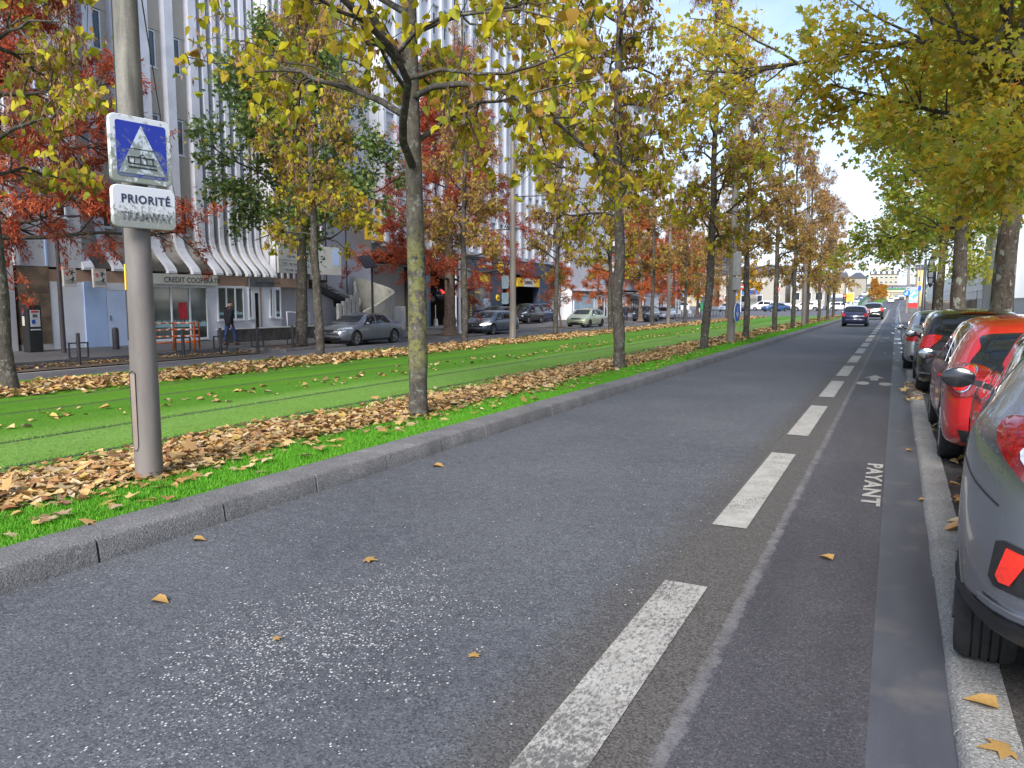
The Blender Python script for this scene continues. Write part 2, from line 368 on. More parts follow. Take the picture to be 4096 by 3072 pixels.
# crossing of the side street beyond the tram lawn
sheet('side_street', [-75, -50, -36, -24, -16, -10, -4.5], [100, 106, 112, 120, 130, 140, 150, 158], lambda x, y: gz(x, y) + .004, A_FAR, kind='structure')
sheet('side_road', [-26, -16, -8.4], [158, 175, 200, 230, 270, 320, 380], zoff(0), A_FAR, kind='structure')
def lawn_z(x, y):
    z = gz(x, y) + .135
    for rx in RAILS:
        if abs(x - rx) < .07: z -= .035
    return z
RAILS = (-7.32, -8.80, -11.35, -12.84)
xs = [-16.7, -16.3, -15.8, -15, -14.2, -13.5]
for rx in RAILS[::-1]: xs += [rx - .12, rx - .06, rx, rx + .06, rx + .12]
xs = sorted(xs + [-10.6, -10, -9.6, -8.2, -7.8, -6.8, -6.3, -5.8, -5.4, -5, -4.74])
sheet('lawn', xs, [y for y in YS if y <= 95], lawn_z, M_LAWN, kind='structure')
sheet('lawn', [-8.4, -7, -6, -4.74], [158, 175, 200, 230, 260, 300, 340, 400], zoff(.12), M_LAWN, kind='structure')
# edge of the lawn rounded off beyond the last tree (tram curve)
sheet('lawn', [-13, -11, -8, -4.74], [95, 97, 99, 101], lambda x, y: gz(x, y) + .13 - .02 * (y - 95), M_LAWN, kind='structure')
M_RAIL = mat('rail_steel', (.16, .15, .15), .35, metal=.7, var=.3, scale=20)
for i, rx in enumerate(RAILS):
    mb = MB(); ys = [-2, 5, 12, 20, 30, 40, 50, 60, 70, 80, 88, 95]
    V = []; 
    for a, b in zip(ys, ys[1:]):
        mb.bar((rx, a, gz(rx, a) + .112), (rx, b, gz(rx, b) + .112), .05, .03)
    mb.build('tram_rail', M_RAIL, kind='structure', label=None)
# forecourts, pavement on the far side
def pz(x, y):                       # pavement levels out towards the facades
    t = min(1, max(0, (-23 - x) / 4)); return gz(x, y) * (1 - t) + -.14 * t + .12 * (1 - t) + .11 * t * 1.0
sheet('pavement', [-40, -32, -29, -27.5, -27, -26, -25, -24, -23], [-12, 0, 6, 12, 16, 20, 24, 28, 32, 36, 41], pz, A_PAVE, kind='structure')
def fz(x, y): 
    t = min(1, max(0, (-22.2 - x) / 4)); return gz(x, y) * (1 - t) * (1) + (-.0 + gz(-22.2, y) * 0) * t + .01 + max(0, y - 70) ** 2 * 6e-5 * t
sheet('forecourt', [-60, -40, -32, -28, -26, -24, -22.2], [41, 45, 50, 55, 60, 65, 70, 80, 90, 100], fz, A_PAVE, kind='structure')
# soil strip, tree pits and parking bays
sheet('soil', [-23, -22.2, -21.2, -20.6], [6, 12, 18, 20.5], zoff(.03), M_SOIL, kind='structure')
mb = MB()
for a, b in ((-12, 41),): 
    for k in range(46): mb.box(-23.12, -22.97, a + k * 1.15, a + k * 1.15 + 1.13, gz(-23, 5) - .1, gz(-23, 5) + .135)
mb.build('kerb', M_KERB, kind='structure')
def island(x0, x1, y0, y1):
    z = gz((x0 + x1) / 2, y0); mb = MB(); w = .14
    for a in ((x0, x0 + w, y0, y1), (x1 - w, x1, y0, y1), (x0 + w, x1 - w, y0, y0 + w), (x0 + w, x1 - w, y1 - w, y1)): mb.box(*a, z - .1, z + .13)
    mb.build('kerb', M_KERB, kind='structure', bevel=.01)
    sheet('soil', [x0 + w, (x0 + x1) / 2, x1 - w], [y0 + w, (y0 + y1) / 2, y1 - w], lambda x, y: z + .115 + .01 * math.sin(5 * x + 3 * y), M_SOIL, kind='structure')
for a in ((-23, -20.5, 21.4, 24.9), (-23.1, -20.6, 33.2, 37.2), (-22.6, -20.4, 47.6, 51.4), (-22.6, -20.4, 60.5, 63.5), (-22.6, -20.6, 78, 80)): island(*a)
mb = MB()       # edge line of the parking lane
for a, b in ((2, 9), (9, 18), (18, 30), (30, 46), (46, 62), (62, 78), (78, 96)):
    V = [(-20.4, a, gz(-20.4, a) + .005), (-20.27, a, gz(-20.27, a) + .005), (-20.27, b, gz(-20.27, b) + .005), (-20.4, b, gz(-20.4, b) + .005)]; mb.add(V, [(0, 1, 2, 3)])
mb.build('road_marking', M_PAINT2, kind='structure', fix=False)

# kerbs along the road ---------------------------------------------------------
def kerb_run(name, x0, x1, top, prof, y0, y1, step, m, gap=.02):
    """row of stones; prof = cross-section (x, z above the road)"""
    mb = MB(); y = y0; rnd = random.Random(3); n = len(prof)
    while y < y1:
        e = min(y + step, y1); jz = rnd.uniform(-.004, .004); jx = rnd.uniform(-.004, .004)
        vs = [(px + jx + bend(q), q, pzz + jz + gz(px, q)) for q in (y, e - gap) for px, pzz in prof]
        mb.add(vs, [tuple(range(n - 1, -1, -1)), tuple(range(n, 2 * n))] + [(i, (i + 1) % n, n + (i + 1) % n, n + i) for i in range(n)])
        y = e
    return mb.build(name, m, kind='structure', smooth=35)
kerb_run('kerb', 0, 0, 0, [(-4.74, -.1), (-4.74, .152), (-4.43, .151), (-4.408, .145), (-4.395, .13), (-4.372, -.02), (-4.37, -.1)], -3.1, 101, 1.0, M_KERB)
kerb_run('kerb', 0, 0, 0, [(-4.74, -.1), (-4.74, .152), (-4.45, .15), (-4.395, .115), (-4.37, -.1)], 158, 400, 4.0, M_KERB)
kerb_run('kerb', 0, 0, 0, [(.475, -.1), (.475, .055), (.33, .056), (.30, .045), (.275, .01), (.268, -.1)], -1.2, 24, .62, M_KERB2, .008)
kerb_run('kerb', 0, 0, 0, [(.44, -.1), (.44, .095), (.33, .098), (.29, .085), (.27, .02), (.268, -.1)], 24, 250, 1.0, M_KERB2)
kerb_run('kerb', 0, 0, 0, [(2.47, -.1), (2.47, .13), (2.36, .13), (2.35, .1), (2.35, -.1)], -10, 24, 1.0, M_KERB2)
# dashes between the traffic lane and the cycle lane
mb = MB(); y = 1.20
while y < 150:
    e = y + 3.0
    for a, b in ((y, y + 1.5), (y + 1.5, e)):
        zz = lambda q: gz(-1, q) + .006
        mb.add([(-1.13, a, zz(a)), (-.885, a, zz(a)), (-.885, b, zz(b)), (-1.13, b, zz(b))], [(0, 1, 2, 3)])
    y += 4.255
mb.build('lane_marking', M_PAINT, kind='structure', fix=False)
# writing on the cycle lane: PAYANT, read from the road side
ROT_UP = Matrix(((0, 1, 0), (-1, 0, 0), (0, 0, 1)))
o = text_obj('road_lettering', 'PAYANT', M_PAINT2, None, (-.175, 8.32, .006), ROT_UP, .19, .0005, sx=2.25, bold=.006, spacing=1.12); o['kind'] = 'structure'
mb = MB(); z = .006                   # cycle symbol: arrow, two wheels
mb.add([(-.42, 17.45, z), (-.27, 17.45, z), (-.27, 18.0, z), (-.14, 18.0, z), (-.345, 18.75, z), (-.55, 18.0, z), (-.42, 18.0, z)], [tuple(range(7))])
for cx in (-.53, -.12):
    mb.add([(cx + .12 * math.cos(a * PI / 8), 16.75 + .34 * math.sin(a * PI / 8), z) for a in range(16)], [tuple(range(16))])
mb.build('road_marking', M_PAINT2, kind='structure', fix=False)
mb = MB()                              # worn bars painted in the gutter, give-way dashes at the junction
for a in (): mb.add([(.05, a, z), (.22, a, z), (.22, a + .62, z), (.05, a + .62, z)], [(0, 1, 2, 3)])
for k in range(6): x = -4.2 + k * .85; mb.add([(x, 141, gz(x, 141) + .01), (x + .5, 141, gz(x, 141) + .01), (x + .5, 142.2, gz(x, 142.2) + .01), (x, 142.2, gz(x, 142.2) + .01)], [(0, 1, 2, 3)])
mb.build('road_marking', M_PAINT2, kind='structure', fix=False)
# ---------------------------------------------------------------- leaves
def leaf_mat(name, stops, trans=.35, rough=.55, spec=.3):
    n = NB(name); rpi = n.n('ShaderNodeNewGeometry').outputs['Random Per Island']
    c = n.ramp(rpi, stops); o = n.obj()
    c = n.mix(n.math('MULTIPLY', n.ramp(n.noise(o, 60, 2, .6), [(.45, 0), (.65, 1)]), .35), c, n.mix(.5, c, (.12, .07, .02)))
    n.set(c, rough, spec=spec)
    tr = n.n('ShaderNodeBsdfTranslucent', {'Color': c}); ms = n.n('ShaderNodeMixShader', {0: trans, 1: n.b.outputs[0], 2: tr.outputs[0]})
    n.L(ms.outputs[0], n.t.nodes['Material Output'].inputs[0]); return n.m
LEAF = {
 'linden': (np.array([(0, 0, -.03), (.18, .42, .16), (.58, .34, .12), (1.05, 0, -.12), (.58, -.34, .12), (.18, -.42, .16)]), [(0, 3, 2, 1), (0, 5, 4, 3)]),
 'heart': (np.array([(0, 0, 0), (.5, 0, -.03), (1.07, 0, -.14), (-.05, .30, .08), (.28, .50, .15), (.72, .29, .07), (-.05, -.30, .08), (.28, -.50, .15), (.72, -.29, .07)]), [(0, 1, 4, 3), (1, 2, 5, 4), (0, 6, 7, 1), (1, 7, 8, 2)]),
 'small': (np.array([(0, 0, 0), (.5, .3, .05), (1, 0, 0), (.5, -.3, .05)]), [(0, 3, 2, 1)]),
 'bract': (np.array([(0, 0, 0), (.5, .12, .03), (1, 0, 0), (.5, -.12, .03)]), [(0, 3, 2, 1)]),
}
def star():
    P = [(0.22, 0, .0)]; N = []; T = []
    for i, a in enumerate((-115, -72, -28, 28, 72, 115)): r = (.16, .30, .40, .40, .30, .16)[i]; N.append((.22 + r * math.cos(R(a)), r * math.sin(R(a)), .02))
    for i, a in enumerate((-92, -50, 0, 50, 92)): r = (.42, .62, .8, .62, .42)[i]; T.append((.22 + r * math.cos(R(a)), r * math.sin(R(a)), -.06))
    P += N + T; return np.array(P), [(0, 1 + i, 7 + i, 2 + i) for i in range(5)]
LEAF['plane'] = star()
def leaves_mesh(name, kind, pos, size, rng, axis_mean=(0, 0, -.6), axis_spread=.8, n_up=1.0, curl=0, ax=None):
    """one small leaf surface for every position; axis = direction from stalk to tip"""
    LV, LF = LEAF[kind]; n = len(pos); pos = np.asarray(pos, float); size = np.broadcast_to(np.asarray(size, float), (n,))
    A = rng.normal(0, axis_spread, (n, 3)) + np.asarray(axis_mean)
    if ax is not None: A += ax
    A /= np.linalg.norm(A, axis=1)[:, None] + 1e-9
    U = rng.normal(0, 1, (n, 3)); U[:, 2] += n_up * 1.5
    B = np.cross(U, A); B /= np.linalg.norm(B, axis=1)[:, None] + 1e-9; C = np.cross(A, B)
    k = len(LV); lv = np.broadcast_to(LV, (n, k, 3)).copy()
    if curl:
        cc = rng.uniform(-.3, 1, n)[:, None] * curl; lv[:, :, 2] += cc * (lv[:, :, 1] ** 2 * 2.2 + (lv[:, :, 0] - .5) ** 2 * .9)
    V = pos[:, None, :] + (lv[:, :, 0:1] * A[:, None, :] + lv[:, :, 1:2] * B[:, None, :] + lv[:, :, 2:3] * C[:, None, :]) * size[:, None, None]
    F = (np.asarray(LF)[None] + (np.arange(n) * k)[:, None, None]).reshape(-1, 4)
    return raw_mesh(name, V.reshape(-1, 3), F)
M_LY = leaf_mat('linden_leaves', [(0, (.52, .42, .02)), (.25, (.60, .52, .025)), (.45, (.40, .42, .03)), (.60, (.22, .27, .03)), (.78, (.58, .43, .03)), (.92, (.34, .17, .03)), (1, (.15, .18, .03))], .5)
M_LO = leaf_mat('linden_leaves_late', [(0, (.46, .34, .04)), (.3, (.36, .22, .05)), (.5, (.30, .27, .05)), (.7, (.52, .30, .05)), (.85, (.30, .15, .05)), (1, (.54, .42, .05))], .48)
M_LB = leaf_mat('dry_bracts', [(0, (.34, .18, .11)), (.4, (.42, .24, .13)), (.7, (.26, .13, .09)), (1, (.48, .30, .16))], .35)
M_LP = leaf_mat('plane_leaves', [(0, (.28, .44, .06)), (.28, (.42, .54, .08)), (.45, (.74, .62, .07)), (.6, (.34, .50, .10)), (.76, (.82, .60, .06)), (.90, (.50, .58, .24)), (1, (.72, .38, .06))], .7)
M_LP2 = leaf_mat('plane_leaves_golden', [(0, (.36, .46, .06)), (.2, (.62, .60, .07)), (.42, (.90, .66, .06)), (.58, (.42, .52, .09)), (.74, (.92, .60, .05)), (.90, (.60, .58, .20)), (1, (.80, .36, .05))], .7)
M_LG = leaf_mat('dark_star_leaves', [(0, (.10, .18, .05)), (.35, (.15, .24, .07)), (.65, (.08, .14, .04)), (.85, (.24, .30, .07)), (1, (.42, .36, .06))], .35)
M_LR = leaf_mat('cypress_needles', [(0, (.42, .085, .045)), (.3, (.30, .05, .032)), (.55, (.48, .12, .05)), (.8, (.36, .07, .04)), (1, (.54, .18, .06))], .35, .8, .1)
M_LR2 = leaf_mat('cypress_needles_orange', [(0, (.52, .15, .045)), (.4, (.42, .10, .04)), (.7, (.58, .20, .05)), (1, (.34, .08, .03))], .35, .8, .1)
M_LYY = leaf_mat('golden_leaves', [(0, (.62, .40, .02)), (.5, (.55, .33, .02)), (1, (.50, .24, .03))], .4)
M_LIT = leaf_mat('fallen_leaves', [(0, (.52, .34, .13)), (.2, (.40, .20, .08)), (.38, (.60, .44, .20)), (.52, (.28, .12, .06)), (.66, (.52, .38, .10)), (.8, (.60, .47, .32)), (.90, (.20, .10, .06)), (1, (.46, .38, .20))], .12)
M_GR = leaf_mat('grass_blades', [(0, (.09, .33, .02)), (.35, (.14, .44, .03)), (.7, (.07, .27, .015)), (1, (.24, .48, .06))], .35, .6, .2)
# ---------------------------------------------------------------- lawn: blades near, fallen leaves
def blades(name, n, sampler, h, rng, w=.006):
    P = sampler(n); n = len(P); a = rng.uniform(0, 2 * PI, n); lean = rng.normal(0, .35, (n, 2)); hh = rng.uniform(.6, 1.2, n) * h
    D = np.stack([np.cos(a), np.sin(a), np.zeros(n)], 1) * (w * rng.uniform(.7, 1.4, n))[:, None]
    T = P + np.stack([lean[:, 0] * hh, lean[:, 1] * hh, hh], 1)
    V = np.stack([P - D, P + D, T], 1).reshape(-1, 3); return raw_mesh(name, V, np.arange(3 * n).reshape(-1, 3))
rng = np.random.default_rng(7)
def strip_sampler(x0, x1, y0, y1, z=.125, pw=1.0, rr=None):
    def f(n):
        r = rr or rng; x = r.uniform(x0, x1, n); y = y0 + (y1 - y0) * r.uniform(0, 1, n) ** pw
        return np.stack([x, y, np.array([gz(a, b) for a, b in zip(x, y)]) + z], 1)
    return f
m1 = blades('grass_tufts', 70000, strip_sampler(-5.6, -4.72, 1.8, 16, .125, 1.5), .045, rng)
tag(mobj('grass_tufts', m1, M_GR), 'bright green tufts of grass along the granite kerb', 'grass', kind='stuff')
def lawn_s(n):
    P = strip_sampler(-10.8, -5.3, 1.8, 22, .115, 1.4)(n)
    k = np.ones(len(P), bool)
    for rx in RAILS: k &= np.abs(P[:, 0] - rx) > .045
    return P[k]
m2 = blades('lawn_grass', 110000, lawn_s, .030, rng, .007)
M_GR2 = leaf_mat('mown_grass', [(0, (.085, .27, .03)), (.4, (.13, .36, .05)), (.7, (.065, .22, .02)), (1, (.17, .40, .07))], .3, .6, .2)
tag(mobj('lawn_grass', m2, M_GR2), 'short mown grass between and beside the tram rails', 'grass', kind='stuff')
m3 = blades('grass_edge', 24000, strip_sampler(-5.5, -4.70, 16, 60, .12, 1.3), .06, rng, .02)
tag(mobj('grass_tufts', m3, M_GR), 'green grass fringe running along the far kerb', 'grass', kind='stuff')
def litter(name, n, xm, xs, y0, y1, pw, size, label, kind='linden', clump=.5, lo=None, hi=None, z0=.14, zt=.05):
    y = y0 + (y1 - y0) * rng.uniform(0, 1, n) ** pw
    w = np.sin(y * 1.7) * .12 + np.sin(y * .63 + 1) * .14
    x = xm + w * xs * 1.2 + rng.normal(0, xs * .5, n)
    k = np.ones(n, bool)
    if lo is not None: k &= (x > lo) & (x < hi)
    x, y = x[k], y[k]; n = len(x)
    z = np.array([gz(a, b) for a, b in zip(x, y)]) + z0 + rng.uniform(0, zt, n)
    me = leaves_mesh(name, kind, np.stack([x, y, z], 1), size * rng.uniform(.6, 1.35, n), rng, (0, 0, 0), 1, 3.2, curl=.5) if False else None
    A = rng.normal(0, 1, (n, 3)); A[:, 2] *= .12
    LVp = leaves_mesh(name, kind, np.stack([x, y, z], 1), size * rng.uniform(.6, 1.35, n), rng, (0, 0, 0), .001, 3.5, .55, ax=A)
    return tag(mobj(name, LVp, M_LIT), label, 'fallen leaves', kind='stuff')
litter('fallen_leaves', 14000, -6.2, .66, 1.8, 26, 1.35, .088, 'thick drift of dry tan and orange leaves on the grass by the near row of trunks', 'linden', lo=-7.25, hi=-5.0, zt=.035)
litter('fallen_leaves', 3200, -6.15, .66, 1.8, 20, 1.3, .14, 'large lobed dry leaves lying in the near drift', 'plane', lo=-7.25, hi=-4.9)
litter('fallen_leaves', 9000, -6.2, .60, 26, 95, 1.0, .17, 'dry orange leaves along the far end of the near tree row', 'linden', lo=-7.1, hi=-5.1)
litter('fallen_leaves', 15000, -14.5, 1.15, 4, 40, 1.1, .15, 'brown and orange leaf drift under the tree row by the side road', 'linden', lo=-16.2, hi=-12.95)
litter('fallen_leaves', 9000, -14.5, 1.15, 40, 92, 1.0, .2, 'brown leaves under the far end of the second tree row', 'linden', lo=-16.2, hi=-12.95)
litter('fallen_leaves', 420, -10.1, .9, 3, 60, 1.2, .12, 'few scattered yellow leaves on the lawn between the two tracks', 'linden', lo=-11.2, hi=-8.9, z0=.14, zt=.01)
litter('fallen_leaves', 170, -5.0, .5, 1.8, 24, 1.3, .13, 'single dry leaves on the grass next to the kerb', 'plane', lo=-5.6, hi=-4.75)
litter('fallen_leaves', 500, -21.8, .6, 6, 26, 1.0, .12, 'brown leaves on the soil strip of the far pavement', 'linden', z0=.04, zt=.03)
def leaf_on(name, x, y, z, s, kind, label, m=None, a=0):
    s *= .75 if x < .3 else 1
    r = np.random.default_rng(int(x * 100 + y * 977) % 9999); ax = np.array([[math.cos(a), math.sin(a), .05]])
    me = leaves_mesh(name, kind, [(x, y, z)], s, r, (0, 0, 0), .001, 30, .25, ax=ax); return tag(mobj(name, me, m or M_LIT), label, 'leaf')
leaf_on('fallen_leaf', -2.93, 3.66, .012, .15, 'plane', 'curled yellow leaf lying on the roadway, the larger of the two near the kerb', a=.3)
leaf_on('fallen_leaf', -3.55, 2.62, .012, .15, 'linden', 'flat tan leaf on the asphalt left of the speckled patch', a=.2)
leaf_on('fallen_leaf', -4.22, 3.45, .012, .13, 'linden', 'brown leaf lying against the foot of the kerb', a=.5)
leaf_on('fallen_leaf', -4.05, 6.2, .012, .17, 'linden', 'long dry leaf on the road edge below the mossy trunk', a=.1)
leaf_on('fallen_leaf', -1.64, 2.83, .012, .09, 'plane', 'small orange leaf in the middle of the lane', a=2)
leaf_on('fallen_leaf', -2.6, 2.55, .012, .08, 'plane', 'tiny orange leaf on the asphalt above the speckled patch', a=1)
leaf_on('fallen_leaf', .46, 3.0, .065, .14, 'plane', 'large orange maple-like leaf at the bottom right corner on the kerb', a=3.4)
leaf_on('fallen_leaf', .43, 3.3, .065, .12, 'linden', 'tan leaf on the kerb stones below the silver car', a=2.9)
leaf_on('fallen_leaf', -.28, 5.0, .012, .13, 'linden', 'pale curled leaf on the cycle lane', a=2.6)
leaf_on('fallen_leaf', .17, 9.2, .012, .1, 'linden', 'light brown leaf in the gutter beside the red car', a=.2)
leaf_on('fallen_leaf', .24, 6.9, .012, .11, 'linden', 'yellowish leaf in the gutter near the kerb joint', a=.1)
litter('fallen_leaves', 60, .35, .12, 13.5, 16.5, 1, .14, 'heap of orange leaves in the gutter behind the black car', 'plane', lo=.12, hi=.6, z0=.02, zt=.09)
litter('fallen_leaves', 50, .62, .2, 5, 13, 1, .11, 'scattered dry leaves under the parked cars', 'linden', lo=.34, hi=1.3, z0=.07, zt=.01)
# ---------------------------------------------------------------- trees
def grow(rng, p, d, L, r0, segs, wob, trop, r1=.35):
    P = [np.array(p, float)]; D = np.array(d, float); D /= np.linalg.norm(D)
    for i in range(segs):
        D = D + rng.normal(0, wob, 3) + np.array([0, 0, trop * (i / segs)]); D /= np.linalg.norm(D); P.append(P[-1] + D * L / segs)
    t = np.linspace(0, 1, segs + 1); return np.array(P), r0 * (1 - t * (1 - r1))
def at(P, t):
    i = min(int(t * (len(P) - 1)), len(P) - 2); f = t * (len(P) - 1) - i; return P[i] * (1 - f) + P[i + 1] * f, (P[i + 1] - P[i]) / (np.linalg.norm(P[i + 1] - P[i]) + 1e-9)
def side_dir(rng, D, ang):
    q = rng.normal(0, 1, 3); q -= D * q.dot(D); q /= np.linalg.norm(q); return D * math.cos(ang) + q * math.sin(ang)
def make_tree(spec, seed, lean=(0, 0)):
    """returns dict of meshes: trunk, branches and the leaf point sets"""
    rng = np.random.default_rng(seed); H = spec['H']; r = spec['r']; n = 14
    t = np.linspace(0, 1, n + 1); wx = np.cumsum(rng.normal(0, spec.get('twob', .035), n + 1)); wy = np.cumsum(rng.normal(0, spec.get('twob', .035), n + 1))
    wx -= wx[0]; wy -= wy[0]
    TP = np.stack([wx + lean[0] * t * H, wy + lean[1] * t * H, t * H], 1); fl = spec.get('flare', .25)
    TR = r * (1 - t) ** .75 * .97 + .018; TR = TR + r * fl * np.exp(-t * H / .35)
    T = MB(); zz = np.unique(np.concatenate([[0, .08, .2, .45, .8], t[1:] * H])); zz = zz[zz <= H]
    pts = [tuple(np.array([np.interp(z, TP[:, 2], TP[:, k]) for k in range(3)])) for z in zz]
    rad = [np.interp(z, TP[:, 2], TR) if z > .5 else r * (1 + fl * math.exp(-z / .22)) * .97 for z in zz]
    T.tube(pts, rad, 12)
    B = MB(); tips = []; nb = spec['limbs']
    for i in range(nb):
        f = (i + rng.uniform(.2, .8)) / nb; h = spec['h0'] + (H * .97 - spec['h0']) * f ** spec.get('hpow', 1.0); th = h / H
        p = np.array([np.interp(h, TP[:, 2], TP[:, k]) for k in range(3)]); tr = np.interp(h, TP[:, 2], TR)
        a = i * 2.399 + rng.uniform(-.4, .4) + seed; el = spec['el0'] + (spec['el1'] - spec['el0']) * f + rng.normal(0, .1)
        Lb = spec['Rmax'] * spec['shape'](f) * rng.uniform(.8, 1.15)
        if f < .22: Lb *= spec.get('low', 1)
        if 'bias' in spec: Lb *= 1 + spec['bias'][1] * max(-.7, math.cos(a - spec['bias'][0]))
        d = (math.cos(a) * math.cos(el), math.sin(a) * math.cos(el), math.sin(el))
        P1, R1 = grow(rng, p, d, Lb, min(tr * .6, .012 + Lb * spec.get('thick', .02)), 7, spec['wob'], spec['trop'], .3); B.tube(P1, R1, 6, False)
        for j in range(spec['n2']):
            u = rng.uniform(spec.get('u0', .22), 1); q, D = at(P1, u); L2 = Lb * rng.uniform(.25, .5) * (1.25 - u * .6); d2 = side_dir(rng, D, rng.uniform(.5, 1.1)); d2[2] += spec.get('lift2', 0)
            P2, R2 = grow(rng, q, d2, L2, max(.006, R1[int(u * 6)] * .55), 5, spec['wob'] * 1.2, spec['trop2'], .3); B.tube(P2, R2, 4, False)
            for k in range(spec['n3']):
                u = rng.uniform(.2, 1); q, D = at(P2, u); L3 = rng.uniform(.5, 1) * spec['tw']; d3 = side_dir(rng, D, rng.uniform(.4, 1.0))
                P3, R3 = grow(rng, q, d3, L3, .0055 * spec.get('tk', 1), 3, spec['wob'], spec['trop2'], .4); B.tube(P3, R3, 3, False)
                for m in range(spec['nl']):
                    q, D = at(P3, rng.uniform(.1, 1)); tips.append((q[0], q[1], q[2], D[0], D[1], D[2], th))
    return T, B, np.array(tips), rng
def bark(name, a, b, lichen=None, lz=(1, 2.2), sc=1, patches=None):
    n = NB(name); o = n.obj(); st = n.scale(o, (1, 1, .35)); f = n.noise(st, 22 * sc, 5, .7); g = n.noise(o, 3.2, 4, .6)
    c = n.mix(n.ramp(f, [(.35, 0), (.65, 1)]), a, b); c = n.mix(n.math('MULTIPLY', n.ramp(g, [(.35, 1), (.6, 0)]), .5), c, [x * .55 for x in a])
    if patches:
        v = n.noise(n.scale(o, (1, 1, .45)), 3.0, 3, .55)
        c = n.mix(n.ramp(v, [(.50, 0), (.515, 1)]), c, patches[0]); c = n.mix(n.ramp(n.noise(n.scale(o, (1, 1, .6)), 4.1, 2, .5), [(.60, 0), (.61, 1)]), c, patches[1])
    # grey and green lichen crusts
    sp = n.noise(o, 9, 7, .82); c = n.mix(n.math('MULTIPLY', n.ramp(sp, [(.55, 0), (.585, 1)]), .6), c, (.23, .25, .21)); c = n.mix(n.math('MULTIPLY', n.ramp(n.noise(n.scale(o, (1, 1, .5)), 5, 7, .8), [(.54, 0), (.6, 1)]), .55), c, (.035, .032, .028))
    if lichen:
        z = n.xyz(o)[2]; zz = n.math('MULTIPLY', z, .2)
        w = n.ramp(zz, [(lz[0] * .2 - .08, 0), (lz[0] * .2, 1), (lz[1] * .2, 1), (lz[1] * .2 + .08, .15)])
        k = n.math('MULTIPLY', w, n.ramp(n.noise(o, 7, 8, .85), [(.47, 0), (.53, 1)])); c = n.mix(n.math('MULTIPLY', k, .8), c, lichen)
    n.bump(n.math('ADD', f, n.math('MULTIPLY', g, 1.2)), .9, .02); return n.set(c, .9, spec=.2)
BK1 = bark('bark_mossy', (.055, .048, .042), (.13, .115, .10), (.19, .19, .06), (.85, 2.1))
BK2 = bark('bark_grey_brown', (.055, .047, .040), (.125, .108, .092))
BK3 = bark('bark_dark', (.05, .042, .035), (.10, .085, .07))
BKP = bark('bark_plane', (.095, .07, .05), (.17, .13, .095), patches=((.15, .12, .088), (.38, .37, .30)), sc=.6)
BKC = bark('bark_reddish', (.12, .08, .06), (.21, .15, .12))
def assemble(name, T, B, parts, barkm, twigm=None):
    root = empty(name); T.build('trunk', barkm, root, smooth=True, fix=False); B.build('branches', twigm or BK3, root, smooth=True, fix=False)
    for nme, me, m in parts: mobj(nme, me, m, root)
    return root
LIND = dict(H=11.5, r=.125, h0=3.3, limbs=30, el0=.4, el1=1.05, Rmax=2.05, shape=lambda f: (1 - .35 * f), wob=.22, trop=-.03, trop2=-.12, n2=7, n3=6, tw=.42, nl=6, thick=.015)
def linden(seed, leafm, size, big=1.0, dens=1.0, brown=1.0, barkm=BK2, spec=None, lean=(0, 0), shape='linden', name='linden_tree'):
    sp = dict(LIND); sp.update(spec or {}); T, B, tp, rng = make_tree(sp, seed, lean)
    th = tp[:, 6]; k = rng.uniform(0, 1, len(tp)) < dens * np.clip(1.35 - 1.4 * th, .08, 1)
    pos = np.repeat(tp[k, :3], sp.get('rep', 1), 0); pos = pos + rng.normal(0, .07 if sp.get('rep', 1) < 2 else .12, pos.shape); me1 = leaves_mesh('foliage', shape, pos, size * rng.uniform(.5, 1.35, len(pos)), rng, (0, 0, -.7), .55, .3, curl=1.1)
    k2 = rng.uniform(0, 1, len(tp)) < brown * np.clip(.1 + 1.3 * th, 0, 1); base = np.repeat(tp[k2, :3], 2, 0)
    pos2 = base + rng.normal(0, .06, base.shape); me2 = leaves_mesh('seed_clusters', 'bract', pos2, .085 * big * rng.uniform(.6, 1.3, len(pos2)), rng, (0, 0, -1.6), .6, .2)
    return assemble(name, T, B, [('foliage', me1, leafm), ('seed_clusters', me2, M_LB)], barkm)
def put(o, x, y, label, cat='tree', group=None, rz=0, s=1, z=None, dz=.12):
    o.location = (x, y, (gz(x, y) + dz) if z is None else z); o.rotation_euler = (0, 0, rz); o.scale = (s, s, s * 1.0)
    for q in ('label', 'category', 'group'):
        if q in o.keys(): del o[q]
    return tag(o, label, cat, group)
GB, GA, GP = 'lime trees of the near row between the road and the tram lawn', 'lime trees of the second row between lawn and side road', 'plane trees on the right-hand pavement'
# row B, nearest tree with big leaves
t = linden(11, M_LY, .108, 1.3, .95, .5, BK1, dict(r=.118, h0=3.1, limbs=30, Rmax=3.5, n2=10, n3=6, nl=6, rep=1, bias=(PI * 1.15, .25), twob=.010, el0=.32, trop=-.02, tk=1.2, thick=.0105), lean=(-.012, .0), shape='heart')
put(t, -5.6, 8.24, 'nearest lime tree with yellow-green lichen on its trunk and large yellow leaves', group=GB, rz=.4)
pv = [linden(21 + i, M_LY if i < 2 else M_LO, .12, 1.25, .68, 1.6, BK2, dict(limbs=30 + i, rep=1, el0=.3), shape='heart') for i in range(4)]
far = [linden(41 + i, M_LO, .15, 1.8, .8, 1.6, BK2, dict(limbs=26, n2=7, n3=5, tw=.5, nl=5, h0=3.0, el0=.35, rep=1)) for i in range(3)]
used = set()
def inst(p, *a, **k):
    o = p if p.name not in used else copy_tree(p); used.add(p.name); return put(o, *a, **k)
inst(pv[0], -5.65, 16.54, 'second lime tree of the near row, bare crown with brown seed clusters', group=GB, rz=1)
inst(pv[1], -5.6, 24.9, 'third lime tree of the near row, left of the mast with the arrow sign', group=GB, rz=2.2)
